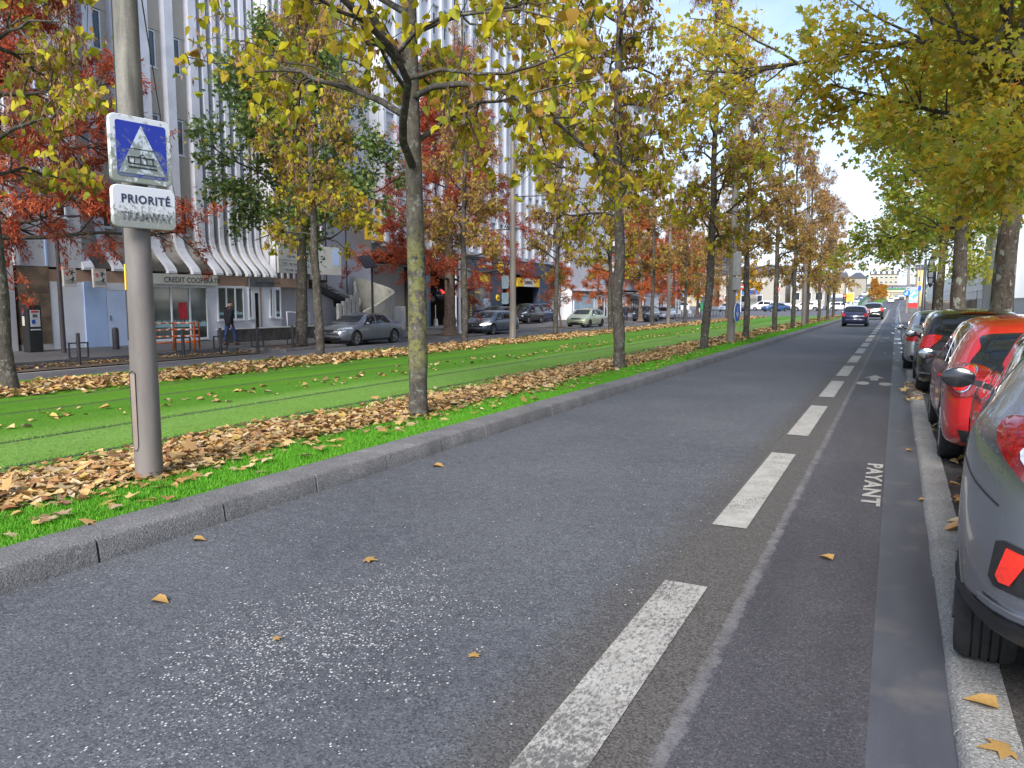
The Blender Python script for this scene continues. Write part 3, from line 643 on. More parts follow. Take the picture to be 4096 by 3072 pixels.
inst(pv[2], -5.75, 33.6, 'fourth lime tree of the near row, right of the mast with the arrow sign', group=GB, rz=.3)
inst(pv[3], -5.66, 41.65, 'fifth lime tree of the near row, dark damp trunk', group=GB, rz=4)
inst(far[0], -5.64, 49.1, 'sixth lime tree of the near row, before the second grey mast', group=GB, rz=0)
inst(far[1], -5.7, 58.0, 'seventh lime tree of the near row, hidden beside the second grey mast', group=GB, rz=2)
inst(far[2], -5.72, 67.4, 'eighth lime tree of the near row, left of the navy car', group=GB, rz=1)
inst(far[0], -5.62, 75.2, 'ninth lime tree of the near row, close above the navy car', group=GB, rz=3.4, s=.97)
inst(far[1], -5.7, 83.5, 'last lime tree of the near row, at the end of the lawn', group=GB, rz=5, s=.95)
inst(pv[0], -14.25, 7.94, 'dark-trunked lime tree at the left edge of the picture', group=GA, rz=3.6, s=1.04)
inst(pv[1], -15.4, 17.5, 'lime tree standing before the curved concrete stair and the grey saloon', group=GA, rz=5)
inst(pv[2], -15.4, 26.0, 'slender lime tree on the leaf drift in front of the garage', group=GA, rz=1.5)
inst(pv[3], -15.2, 34.6, 'lime tree on the leaf drift right of the tall grey mast by the garage cars', group=GA, rz=3)
inst(pv[1], -14.85, 41.8, 'lime tree of the second row hidden behind the carved trunk', group=GA, rz=.6)
inst(pv[2], -14.9, 50.5, 'lime tree in front of the dark blue people carrier', group=GA, rz=4.4)
inst(far[2], -14.6, 58.2, 'lime tree right of the silver parked car with a low forked limb', group=GA, rz=2.9)
inst(far[0], -15.0, 67.5, 'lime tree of the second row seen left of the blue arrow mast', group=GA, rz=1.9)
inst(far[1], -15.0, 76.5, 'farthest lime tree of the second row, by the cycle stands', group=GA, rz=.9)
# plane trees on the right
PLN = dict(u0=.1, H=13, r=.31, h0=4.3, limbs=17, el0=.0, el1=1.0, Rmax=5.6, shape=lambda f: (1.0 - .45 * f), wob=.13, trop=.04, trop2=-.16, n2=15, n3=8, tw=1.0, nl=6, thick=.013, twob=.03, flare=.2)
def plane_tree(seed, size, dens, spec=None, leafm=M_LP, lean=(0, 0), barkm=BKP, name='plane_tree'):
    sp = dict(PLN); sp.update(spec or {}); spec_rep = sp.get('rep', 2); T, B, tp, rng = make_tree(sp, seed, lean); k = rng.uniform(0, 1, len(tp)) < dens
    pos = np.repeat(tp[k, :3], spec_rep, 0); pos = pos + rng.normal(0, .16, pos.shape); me = leaves_mesh('foliage', 'plane', pos, size * rng.uniform(.65, 1.2, len(pos)), rng, (0, 0, -.45), .75, 1.2)
    return assemble(name, T, B, [('foliage', me, leafm)], barkm)
p1 = plane_tree(5, .20, 1, leafm=M_LP2, spec=dict(low=.6, nl=7, n2=19, r=.255, limbs=24, h0=4.8, rep=2, el0=.22, Rmax=6.1, shape=lambda f: 1.0 - .35 * f, bias=(PI * 1.05, .3)), lean=(.004, -.01)); put(p1, 2.28, 21.4, 'nearest plane tree with peeling cream bark above the red car', group=GP, dz=.08, rz=0)
p2 = plane_tree(8, .24, .95, dict(r=.33, nl=7, h0=4.4, Rmax=5.0)); put(p2, 2.4, 37.5, 'second plane tree with pale mottled trunk behind the black car', group=GP, dz=.08, rz=1)
o = copy_tree(p2); put(o, 2.27, 54.5, 'third plane tree, slimmer trunk beside the black sign panel', group=GP, dz=.08, rz=3.5, s=.85)
p0 = plane_tree(17, .22, 1, leafm=M_LP2, spec=dict(nl=7, limbs=20, rep=2, h0=5.2, Rmax=6.0, el0=.2, low=.7, bias=(PI - .9, .45))); put(p0, 3.1, 8.2, 'plane tree just outside the right edge whose leafy branches hang into the top corner', group=GP, dz=.08, rz=.8)
# star-leaved tree and red cypresses on the far pavement
sg = plane_tree(12, .2, 1, dict(H=11, r=.24, h0=4.5, limbs=24, Rmax=4.3, rep=2, n2=10, n3=7, nl=7, tw=.7, el0=.0, el1=.9), M_LG, barkm=BK2, name='star_leaved_tree')
put(sg, -21.7, 23.5, 'dark green star-leaved tree on the far pavement left of the stair', group=None, dz=.1)
CYP = dict(H=15, r=.30, h0=3.0, limbs=54, el0=.0, el1=.55, Rmax=4.9, shape=lambda f: 1.0 - .75 * f, wob=.09, trop=.06, trop2=-.10, n2=10, n3=5, tw=.65, nl=10, thick=.012, flare=1.1, twob=.02)
def cypress(seed, spec=None, m=M_LR, size=.145, name='bald_cypress'):
    sp = dict(CYP); sp.update(spec or {}); T, B, tp, rng = make_tree(sp, seed)
    pos = np.repeat(tp[:, :3], 5, 0); ax = np.repeat(tp[:, 3:6], 5, 0); pos = pos + rng.normal(0, .07, pos.shape)
    me = leaves_mesh('foliage', 'bract', pos, size * rng.uniform(.6, 1.3, len(pos)), rng, (0, 0, -.3), .55, .3, ax=ax * .8)
    return assemble(name, T, B, [('foliage', me, m)], BKC)
c1 = cypress(3); put(c1, -21.6, 11.6, 'red-brown bald cypress towering over the upper left corner', dz=0, group='bald cypresses of the far pavement', rz=0)
c2 = copy_tree(c1); put(c2, -21.9, 35.4, 'rusty bald cypress with a flared foot in front of the garage', dz=.12, group='bald cypresses of the far pavement', rz=2.4, s=.98)
c3 = cypress(9, dict(H=11, r=.2, limbs=34, Rmax=3.2, h0=2.8), M_LR2, .15)
put(c3, -22.3, 71.5, 'orange-red bald cypress before the red shop front', dz=.1, group='bald cypresses of the far pavement')
c4_ = copy_tree(c3); put(c4_, -22.5, 84.5, 'orange bald cypress right of the red shop front', dz=.1, group='bald cypresses of the far pavement', rz=2)
c5 = copy_tree(c3); put(c5, -22.5, 96, 'farthest orange bald cypress of the far pavement', dz=.1, group='bald cypresses of the far pavement', rz=4, s=.9)
s1 = cypress(14, dict(H=4.6, r=.055, limbs=18, Rmax=1.35, h0=1.8, n2=5, n3=3, tw=.35, nl=7, flare=.3, thick=.02), M_LR2, .13, 'young_cypress')
put(s1, -21.3, 49.5, 'young rust-coloured cypress left of the pale green hatchback', dz=.1, group='young cypresses')
s2 = copy_tree(s1); put(s2, -22.3, 59.6, 'young rust-coloured cypress behind the pale green hatchback', dz=.1, group='young cypresses', rz=2, s=1.15)
# far trees
fy = linden(61, M_LYY, .26, 2, 1.3, 0, BK3, dict(H=9, Rmax=3.4, h0=1.9, limbs=22), name='golden_tree')
put(fy, -25, 146, 'golden yellow tree beyond the crossing', dz=0, group='yellow trees beyond the crossing')
o = copy_tree(fy); put(o, -31, 120, 'yellow tree behind the cycle stands', dz=0, group='yellow trees beyond the crossing', rz=2)
fo = cypress(66, dict(H=8.5, r=.12, limbs=30, Rmax=2.9, h0=1.8, n2=6, n3=3, nl=7, tw=.6), M_LYY, .34, 'orange_tree')
for k in kids(fo):
    if k.name.startswith('foliage'): k.data.materials.clear(); k.data.materials.append(leaf_mat('amber_needles', [(0, (.55, .26, .04)), (.5, (.45, .19, .03)), (1, (.6, .34, .06))], .35))
for i, (x, y, s_) in enumerate(((-6.5, 270, .85), (-5.9, 288, .62), (-5.3, 306, .66), (-4.6, 322, .64), (-4.2, 338, .64))):
    o = fo if i == 0 else copy_tree(fo)
    put(o, x, y, ['tallest amber tree at the start of the far median', 'second amber tree of the far median', 'middle amber tree of the far median', 'fourth amber tree of the far median', 'farthest amber tree of the far median by the bridge'][i], dz=.1, group='amber trees on the far median', rz=i, s=s_)
# ---------------------------------------------------------------- cars
def pchip(x, y, q):
    x = np.asarray(x, float); y = np.asarray(y, float); h = np.diff(x); d = np.diff(y) / h; m = np.zeros(len(x)); m[0] = d[0]; m[-1] = d[-1]
    for i in range(1, len(x) - 1):
        if d[i - 1] * d[i] > 0: w1 = 2 * h[i] + h[i - 1]; w2 = h[i] + 2 * h[i - 1]; m[i] = (w1 + w2) / (w1 / d[i - 1] + w2 / d[i])
    k = np.clip(np.searchsorted(x, q) - 1, 0, len(x) - 2); t = (q - x[k]) / h[k]; t = np.clip(t, 0, 1)
    return (2*t**3-3*t**2+1)*y[k] + (t**3-2*t**2+t)*h[k]*m[k] + (-2*t**3+3*t**2)*y[k+1] + (t**3-t**2)*h[k]*m[k+1]
def paint(name, col, metal=.55, rough=.28, coat=1.0):
    n = NB('paint_' + name); o = n.obj(); f = n.noise(o, 900, 1); g = n.noise(o, 1.7, 4, .6)
    c = n.mix(n.math('MULTIPLY', n.ramp(f, [(.4, 0), (.6, 1)]), .25), col, [min(1, x * 1.5 + .01) for x in col])
    c = n.mix(n.math('MULTIPLY', n.ramp(g, [(.5, 0), (.75, 1)]), .12), c, (.25, .23, .2))
    n.set(c, n.ramp(g, [(.3, rough), (.8, rough + .12)]), metal); n.b.inputs['Coat Weight'].default_value = coat; n.b.inputs['Coat Roughness'].default_value = .04
    return n.m
M_GLASS = mat('car_glass', (.010, .013, .016), .03, var=0, spec=.6)
M_BLK = mat('black_plastic', (.018, .018, .019), .5, var=.2, scale=30)
M_TYRE = mat('tyre_rubber', (.016, .016, .016), .78, var=.3, scale=14, bump=.2)
M_RIM = mat('alloy', (.55, .56, .58), .28, metal=.9, var=.08)
M_RIMD = mat('dark_alloy', (.10, .10, .105), .35, metal=.8, var=.1)
M_CHR = mat('chrome', (.75, .76, .78), .12, metal=1, var=0)
M_RED = mat('red_lamp', (.50, .012, .012), .12, var=.35, scale=40, coat=1)
M_REDD = mat('dark_red_lamp', (.16, .004, .006), .1, var=.35, scale=40, coat=1)
M_REFL = mat('reflector_red', (.85, .03, .015), .25, var=.1, scale=60, coat=1)
M_REDL = mat('brake_lamp_lit', (1, .03, .02), .3, var=0, emit=1.6)
M_CLR = mat('clear_lamp', (.62, .66, .70), .08, var=.35, scale=30, metal=.5, coat=1)
M_LIT2 = mat('headlamp_lit', (1, .82, .55), .3, var=0, emit=3.0)
M_PLW = mat('number_plate', (.72, .72, .70), .4, var=.05)
M_PLB = mat('plate_blue', (.02, .07, .35), .4, var=0)
M_INK = mat('black_ink', (.02, .02, .022), .5, var=0)
M_DKIN = mat('wheel_well', (.008, .008, .008), .9, var=0)
M_MIRR = mat('mirror_glass', (.35, .37, .38), .02, metal=1, var=0)
HATCH = [(-.5, .30, .80, .42, .47, .72), (-.494, .22, .88, .50, .545, .78), (-.475, .17, .95, .57, .62, .80), (-.455, .15, .98, .61, .74, .77), (-.42, .13, 1, .635, .885, .71), (-.385, .13, 1, .645, .955, .70), (-.25, .12, 1, .64, .99, .72), (-.05, .12, 1, .63, 1.0, .73), (.07, .12, 1, .62, .975, .73), (.13, .12, 1, .615, .925, .735), (.24, .12, 1, .60, .76, .78), (.30, .12, 1, .59, .675, .84), (.35, .12, 1, .575, .63, .86), (.42, .13, .975, .53, .58, .84), (.465, .15, .93, .47, .51, .80), (.49, .18, .86, .41, .44, .74), (.5, .24, .78, .35, .38, .68)]
SALOON = [(-.5, .28, .80, .47, .52, .72), (-.494, .22, .88, .54, .60, .78), (-.47, .16, .95, .60, .69, .80), (-.44, .14, .98, .635, .72, .80), (-.36, .13, 1, .65, .735, .80), (-.31, .13, 1, .655, .78, .76), (-.21, .12, 1, .655, .94, .70), (-.12, .12, 1, .65, .985, .71), (0, .12, 1, .64, 1, .72), (.07, .12, 1, .635, .97, .73), (.12, .12, 1, .63, .91, .74), (.20, .12, 1, .61, .755, .79), (.25, .12, 1, .60, .70, .85), (.33, .12, 1, .585, .66, .87), (.42, .13, .975, .54, .60, .85), (.47, .15, .93, .48, .53, .80), (.49, .18, .86, .42, .46, .74), (.5, .24, .78, .36, .40, .68)]
MPV = [(-.5, .28, .82, .44, .49, .74), (-.494, .22, .9, .52, .58, .78), (-.475, .17, .96, .57, .74, .78), (-.45, .14, 1, .60, .88, .75), (-.40, .13, 1, .61, .955, .74), (-.25, .12, 1, .61, .99, .76), (0, .12, 1, .60, 1, .77), (.09, .12, 1, .59, .975, .77), (.16, .12, 1, .585, .91, .77), (.29, .12, 1, .57, .72, .79), (.36, .12, 1, .56, .635, .84), (.42, .13, .98, .52, .565, .84), (.465, .15, .93, .46, .50, .80), (.49, .18, .86, .40, .43, .74), (.5, .24, .78, .34, .37, .68)]
def body_mesh(P):
    L, Wd, H = P['L'], P['W'], P['H']; st = np.array(P['st'], float); ys = st[:, 0]
    q = np.unique(np.concatenate([ys, np.linspace(-.5, .5, 41), [-.497, -.485, -.465, -.44, .478, .485, .495]])); C = [pchip(ys, st[:, i], q) for i in range(1, 6)]
    rows = []; nose = P.get('nose', .035)
    for i, y in enumerate(q):
        zb, w, zs, zt, wt = [c[i] for c in C]; zs = min(zs, zt - .035); w *= Wd / 2; wt *= Wd / 2; zb *= H; zs *= H; zt *= H; Y = y * L
        g = zt - zs; tum = P.get('bow', .03)
        pts = [(0, zb), (w * .55, zb), (w * .86, zb + .01), (w * .965, zb + .06), (w * .99, zb + .14 * (zs - zb) + .05), (w, zb + .5 * (zs - zb)), (w * .992, zb + .72 * (zs - zb)), (w * .975, zs - .05 * (zs - zb)), (w * .94, zs + min(.015, g * .1))]
        xa, xb = w * .925, wt
        for t in (.3, .62, .84): pts.append((xa + (xb - xa) * t ** 1.15 + tum * math.sin(PI * t) * min(1, g / .3), zs + g * t))
        cr = P.get('crown', .5); pts += [(wt * .96, zs + g * (.94 - .06 * cr)), (wt * .87, zs + g * (.985 - .045 * cr)), (wt * .62, zt + .003 * H - .018 * cr * H), (wt * .3, zt + .008 * H), (0, zt + .012 * H)]
        # plan curvature: the middle of both ends bulges out
        e = max(0, (abs(y) - .40) / .10) ** 2 * nose * L
        rows.append([(x, Y + math.copysign(e * (1 - (x / (Wd / 2)) ** 2) , y), z) for x, z in pts])
    n = len(rows[0]); V = []; F = []; full = 2 * n - 2
    for r in rows: V += r + [(-x, y, z) for x, y, z in r[-2:0:-1]]
    m = len(rows)
    for i in range(m - 1):
        for k in range(full): a = i * full + k; b = i * full + (k + 1) % full; F.append((a, b, b + full, a + full))
    for r0, flip in ((0, False), ((m - 1) * full, True)):
        prev = list(range(r0, r0 + full)); cen = np.mean([V[i] for i in prev], 0); sg = -1 if not flip else 1
        for s_, o_ in ((.8, .012), (.45, .022)):
            ring = []
            for i in range(r0, r0 + full): p = np.array(V[i]); c = cen + (p - cen) * s_; V.append((c[0], p[1] + sg * o_, c[2])); ring.append(len(V) - 1)
            for k in range(full): k2 = (k + 1) % full; F.append((prev[k], prev[k2], ring[k2], ring[k]) if flip else (prev[k2], prev[k], ring[k], ring[k2]))
            prev = ring
        F.append(tuple(prev) if flip else tuple(prev[::-1]))
    me = bpy.data.meshes.new('body'); me.from_pydata(V, [], F); bm = bmesh.new(); bm.from_mesh(me); bmesh.ops.remove_doubles(bm, verts=bm.verts, dist=1e-5)
    bmesh.ops.recalc_face_normals(bm, faces=bm.faces); bm.to_mesh(me); bm.free(); return me
def eval_mods(o):
    bpy.context.view_layer.update(); me = bpy.data.meshes.new_from_object(o.evaluated_get(bpy.context.evaluated_depsgraph_get())); o.modifiers.clear(); old = o.data; o.data = me; return me
def smooth_poly(pts, k=5):
    n = len(pts); out = []
    for i in range(n):
        p0, p1, p2, p3 = [np.array(pts[(i + j) % n], float) for j in (-1, 0, 1, 2)]
        for s_ in range(k):
            t = s_ / k; out.append(tuple(.5 * ((2 * p1) + (-p0 + p2) * t + (2 * p0 - 5 * p1 + 4 * p2 - p3) * t * t + (-p0 + 3 * p1 - 3 * p2 + p3) * t ** 3)))
    return out
def resample(pts, d):
    out = []; n = len(pts)
    for i in range(n):
        a = np.array(pts[i], float); b = np.array(pts[(i + 1) % n], float); k = max(1, int(np.linalg.norm(b - a) / d))
        for j in range(k): out.append(tuple(a + (b - a) * j / k))
    return out
def patch(bvh, poly, frame, name, m, parent, off=.004, d=.05, skirt=.006, smooth=True, depth=3.0):
    """polygon drawn in a plane and laid on the body surface. frame = (origin, ax, ay, dir)"""
    o, ax, ay, dr = [Vector(v) for v in frame]; dr = dr.normalized(); poly = resample(poly, d)
    xs = [p[0] for p in poly]; ys = [p[1] for p in poly]
    def inside(x, y):
        c = False; j = len(poly) - 1
        for i in range(len(poly)):
            if (poly[i][1] > y) != (poly[j][1] > y) and x < (poly[j][0] - poly[i][0]) * (y - poly[i][1]) / (poly[j][1] - poly[i][1]) + poly[i][0]: c = not c
            j = i
        return c
    inner = [(x, y) for x in np.arange(min(xs) + d * .6, max(xs), d) for y in np.arange(min(ys) + d * .6, max(ys), d) if inside(x, y) and min((x - p[0]) ** 2 + (y - p[1]) ** 2 for p in poly) > (d * .45) ** 2]
    vs = [Vector(p) for p in poly] + [Vector(p) for p in inner]; n = len(poly)
    r = delaunay_2d_cdt(vs, [(i, (i + 1) % n) for i in range(n)], [], 1, 1e-6); P2, E, F = r[0], r[1], r[2]
    V = []; 
    for p in P2:
        s_ = o + ax * p[0] + ay * p[1]; h, nrm, _, _ = bvh.ray_cast(s_ - dr * depth, dr)
        if h is None: h, nrm, _, _ = bvh.find_nearest(s_)
        if nrm.dot(dr) > 0: nrm = -nrm
        V.append(h + nrm * off - Vector((0, 0, 0)))
    bm = bmesh.new(); bv = [bm.verts.new(v) for v in V]
    for f in F:
        try: bm.faces.new([bv[i] for i in f])
        except ValueError: pass
    bmesh.ops.recalc_face_normals(bm, faces=bm.faces)
    bm.normal_update()
    if sum(f.normal.dot(dr) * f.calc_area() for f in bm.faces) > 0: bmesh.ops.reverse_faces(bm, faces=bm.faces)
    be = [e for e in bm.edges if len(e.link_faces) == 1]
    if skirt and be:
        g = bmesh.ops.extrude_edge_only(bm, edges=be)['geom']
        for v in g:
            if isinstance(v, bmesh.types.BMVert): v.co += dr * (off + skirt)
    me = bpy.data.meshes.new(name); bm.to_mesh(me); bm.free(); ob = mobj(name, me, m, parent, 40 if smooth else False); return ob
def line_poly(pts, w):
    """thin closed polygon along a polyline"""
    P = [np.array(p, float) for p in pts]; Lf = []; Rt = []
    for i, p in enumerate(P):
        t = P[min(i + 1, len(P) - 1)] - P[max(i - 1, 0)]; t /= np.linalg.norm(t); nn = np.array([-t[1], t[0]]) * w / 2; Lf.append(tuple(p + nn)); Rt.append(tuple(p - nn))
    return Lf + Rt[::-1]
def SIDE(s): return ((s * 1.6, 0, 0), (0, 1, 0), (0, 0, 1), (-s, 0, 0))
REAR = ((0, -4, 0), (1, 0, 0), (0, 0, 1), (0, 1, 0)); FRONT = ((0, 4, 0), (1, 0, 0), (0, 0, 1), (0, -1, 0))
def DIAG(s, f, a=.6): return ((0, f * 2.0, 0), (1, 0, 0), (0, 0, 1), (-s * a, -f, 0))
def wheel(parent, x, y, r, w, s, rimm, spokes, steer=0, loc_z=None, grooves=False, seg=32, twin=True):
    """tyre with its rim as child; outer face towards sign s"""
    o = empty('tmp'); COL.objects.unlink(o); bpy.data.objects.remove(o)
    mb = MB(); ri = r * .66; prof = [(ri, -w * .48), (r * .80, -w * .52), (r * .93, -w * .5), (r * .985, -w * .40)]
    if grooves:
        for g in (-.22, -.07, .08, .23): prof += [(r * .998, (g - .02) * w), (r * .965, (g - .018) * w), (r * .965, (g + .018) * w), (r * .998, (g + .02) * w)]
    else: prof += [(r, -w * .2), (r, w * .2)]
    prof += [(r * .985, w * .40), (r * .93, w * .5), (r * .80, w * .52), (ri, w * .48)]
    mb.lathe(prof, seg, axis='X', closed=True); t = mb.build('wheel', M_TYRE, parent, smooth=35); t.location = (x, y, r if loc_z is None else loc_z); t.rotation_euler = (0, 0, steer)
    m2 = MB(); f = s * w * .46
    m2.lathe([(ri * 1.02, s * w * .485), (ri * .95, s * w * .44), (ri * .93, s * w * .2), (ri * .93, 0)], seg, axis='X')
    m2.lathe([(.001, f * .98), (ri * .13, f * .98), (ri * .17, f * .9), (ri * .17, 0)], 16, axis='X')
    for k in range(spokes):
        a = 2 * PI * k / spokes
        for da in ((-.11, .11) if twin else (0,)):
            p0 = Vector((f * .90, math.cos(a) * ri * .12, math.sin(a) * ri * .12)); p1 = Vector((f * .93, math.cos(a + da) * ri * .96, math.sin(a + da) * ri * .96)); m2.bar(p0, p1, .03 if twin else .06, .016)
    rm = m2.build('rim', rimm, t, smooth=30)
    m3 = MB(); m3.lathe([(.001, s * w * .12), (ri * .95, s * w * .12)], seg, axis='X'); m3.build('hub', M_RIMD if seg < 41 and rimm is M_RIM else M_DKIN, t, fix=False)
    return t
def plate(parent, y, z, txt, face, bw=.52, x=0, tilt=0, depth=.012):
    mb = MB(); s = -1 if face == 'rear' else 1; mb.box(-bw / 2, bw / 2, -.006, .006, -.055, .055)
    p = mb.build('number_plate', M_PLW, parent, bevel=.004); p.location = (x, y, z); p.rotation_euler = (tilt * s, 0, 0)
    mb = MB(); mb.box(-bw / 2 + .004, -bw / 2 + .045, -.0075, .0075, -.05, .05); mb.build('plate_band', M_PLB, p); mb = MB(); mb.box(bw / 2 - .045, bw / 2 - .004, -.0075, .0075, -.05, .05); mb.build('plate_band', M_PLB, p)
    if txt:
        rot = ROT_MY if face == 'rear' else Matrix(((-1, 0, 0), (0, 0, 1), (0, 1, 0)))
        text_obj('plate_text', txt, M_INK, p, (0, s * .0068, -.032), rot, .095, .0008, 'CENTER', sx=.82)
    return p
def ellipse(cx, cy, rx, ry, n=16, a0=0): return [(cx + rx * math.cos(2 * PI * k / n), cy + ry * math.sin(2 * PI * k / n)) for k in range(n)]
def make_car(name, P):
    L, Wd, H = P['L'], P['W'], P['H']; root = empty(name); me = body_mesh(P)
    bm = bmesh.new(); bm.from_mesh(me); bmesh.ops.subdivide_edges(bm, edges=bm.edges, cuts=1, smooth=.0) if False else None
    body = bpy.data.objects.new('body', me); COL.objects.link(body); bm.free()
    sm = body.modifiers.new('s', 'SUBSURF'); sm.levels = 1; me = eval_mods(body); bvh = BVHTree.FromPolygons([v.co for v in me.vertices], [p.vertices for p in me.polygons])
    st = np.array(P['st']); zs = lambda y: pchip(st[:, 0], st[:, 3], np.array([y / L]))[0] * H; zt = lambda y: pchip(st[:, 0], st[:, 4], np.array([y / L]))[0] * H
    wr, ww = P.get('wr', .31), P.get('ww', .2); ax_r, ax_f = P['axles'][0], P['axles'][1]; R0 = wr * P.get('arch', 1.13)
    cut = MB()
    for y in (ax_r, ax_f):
        for s in (-1, 1): cut.lathe([(.0001, s * (Wd / 2 - .27)), (R0, s * (Wd / 2 - .27)), (R0, s * (Wd / 2 + .3)), (.0001, s * (Wd / 2 + .3))], 40, (0, y, wr * 1.02), 'X')
    cme = cut.mesh('cut'); b2 = bmesh.new(); b2.from_mesh(cme); bmesh.ops.remove_doubles(b2, verts=b2.verts, dist=.001); bmesh.ops.recalc_face_normals(b2, faces=b2.faces); b2.to_mesh(cme); b2.free()
    co = bpy.data.objects.new('cut', cme); COL.objects.link(co); md = body.modifiers.new('b', 'BOOLEAN'); md.operation = 'DIFFERENCE'; md.solver = 'EXACT'; md.object = co
    me = eval_mods(body); COL.objects.unlink(co); bpy.data.objects.remove(co)
    me.materials.clear(); me.materials.append(P['paint']); me.materials.append(M_DKIN); me.polygons.foreach_set('use_smooth', [True] * len(me.polygons)); me.set_sharp_from_angle(angle=R(38))
    for p in me.polygons:
        c = p.center; hit = False
        for y in (ax_r, ax_f):
            rr = math.hypot(c.y - y, c.z - wr * 1.02)
            if rr < R0 + .004 and abs(c.x) < Wd / 2 - .012 and abs(c.x) > Wd / 2 - .275: hit = True
        p.material_index = 1 if hit else 0
    body.parent = root
    lod = P.get('lod', 1); dd = .05 if lod else .09
    # side windows
    for s in (-1, 1):
        for (a, b, ta, tb) in P['side']:      # bottom from a to b, top corners shifted by ta, tb
            top = [(a + ta + (b + tb - a - ta) * k / 6) for k in range(7)]
            poly = [(a, zs(a) + .03), (b, zs(b) + .03)] + [(y, max(zt(y) - .075, zs(y) + .05)) for y in top[::-1]]
            patch(bvh, poly, SIDE(s), 'side_window', M_GLASS, root, .003, dd)
        if lod:
            for y in P.get('doors', ()): patch(bvh, line_poly([(y, zs(y) + .02), (y + .01, zs(y) * .6), (y, .13 * H + .08)], .009), SIDE(s), 'door_gap', M_INK, root, .0015, .06, .002)
            for y in P.get('handles', ()): patch(bvh, smooth_poly([(y, zs(y) * .86), (y + .17, zs(y) * .87), (y + .17, zs(y) * .895), (y, zs(y) * .885)], 3), SIDE(s), 'door_handle', P.get('handle_mat', P['paint']), root, .018, .03, .02)
        if P.get('sill', True): patch(bvh, [(ax_r + R0 + .02, .115 * H), (ax_f - R0 - .02, .115 * H), (ax_f - R0 - .02, .115 * H + .085), (ax_r + R0 + .02, .115 * H + .085)], SIDE(s), 'sill', P.get('sillm', M_BLK), root, .004, .08)
    # screens
    ws, rs = P['wind'], P['rear']       # (z0, w0, z1, w1)
    patch(bvh, resample([(-ws[1], ws[0]), (-ws[1] * .4, ws[0] - .015), (ws[1] * .4, ws[0] - .015), (ws[1], ws[0]), (ws[3], ws[2]), (0, ws[2] + .012), (-ws[3], ws[2])], .3), FRONT, 'windscreen', M_GLASS, root, .003, .07)
    patch(bvh, smooth_poly(rs, 5) if P.get('rear_smooth') else rs, REAR, 'rear_window', M_GLASS, root, .005, .03 if P.get('rear_smooth') else .05)
    for poly, fr, nme, m, off in P.get('patches', ()): patch(bvh, poly, fr, nme, m, root, off, .045 if lod else .07)
    for s in (-1, 1):
        for nme, y, x0, rim, sp, tw in (('w', ax_r, Wd / 2 - ww / 2 - .015, P['rim'], P['spokes'], P.get('twin', True)), ('w', ax_f, Wd / 2 - ww / 2 - .015, P['rim'], P['spokes'], P.get('twin', True))):
            wheel(root, s * x0, y, wr, ww, s, rim, sp, P.get('steer', 0) if y > 0 else 0, grooves=P.get('grooves', False), seg=40 if lod else 20, twin=tw)
        my = P.get('mirror')
        if my:
            mb = MB(); mb.lathe([(.001, -.05), (.055, -.045), (.078, -.02), (.085, .0), (.083, .02)], 16, axis='Y'); mb.lathe([(.083, .02), (.07, .026), (.001, .026)], 16, axis='Y')
            mo = mb.build('door_mirror', P.get('mirm', P['paint']), root, smooth=50); mo.scale = (1.25, 1.3, .85); mo.rotation_euler = (0, 0, PI); mo.location = (s * (Wd / 2 + .075), my, zs(my) + .075)
            if P.get('mglass', True): mg = MB(); mg.lathe([(.001, .028), (.068, .027), (.074, .024)], 16, axis='Y'); mg.build('mirror_glass', M_MIRR, mo, smooth=True, fix=False)
            a = MB(); a.bar((s * (Wd / 2 - .07), my + .02, zs(my) + .03), (s * (Wd / 2 + .05), my, zs(my) + .06), .03, .04); a.build('mirror_arm', M_BLK, root)
    for args in P.get('plates', ()): plate(root, *args)
    return root
def std_patches(P, kind='hatch', tail=M_RED, head=M_CLR, low=True):
    """lamps, grille and bumper inserts common to the ordinary cars"""
    W2 = P['W'] / 2; H = P['H']; out = []
    for s in (-1, 1):
        e = .97 * W2
        out.append((smooth_poly([(s * W2 * .62, .49 * H), (s * W2 * .97, .53 * H), (s * W2 * .99, .585 * H), (s * W2 * .80, .575 * H), (s * W2 * .58, .53 * H)], 3), DIAG(s, 1, .0), 'headlight', head, .006))
        tl = [(s * W2 * .74, .50 * H), (s * W2 * .97, .50 * H), (s * W2 * .97, .63 * H), (s * W2 * .84, .66 * H), (s * W2 * .74, .60 * H)]
        if kind == 'saloon': tl = [(s * W2 * .50, .52 * H), (s * W2 * .97, .51 * H), (s * W2 * .97, .62 * H), (s * W2 * .60, .63 * H)]
        out.append((smooth_poly(tl, 3), DIAG(s, -1, .0), 'tail_light', tail, .006))
    out.append(([(-W2 * .42, .43 * H), (W2 * .42, .43 * H), (W2 * .46, .50 * H), (-W2 * .46, .50 * H)], FRONT, 'grille', M_BLK, .006))
    out.append((smooth_poly([(-W2 * .6, .20 * H), (W2 * .6, .20 * H), (W2 * .5, .29 * H), (-W2 * .5, .29 * H)], 3), FRONT, 'lower_grille', M_BLK, .006))
    if low: out.append(([(-W2 * .80, .19 * H), (W2 * .80, .19 * H), (W2 * .86, .27 * H), (-W2 * .86, .27 * H)], REAR, 'rear_bumper_insert', M_BLK, .006))
    return out
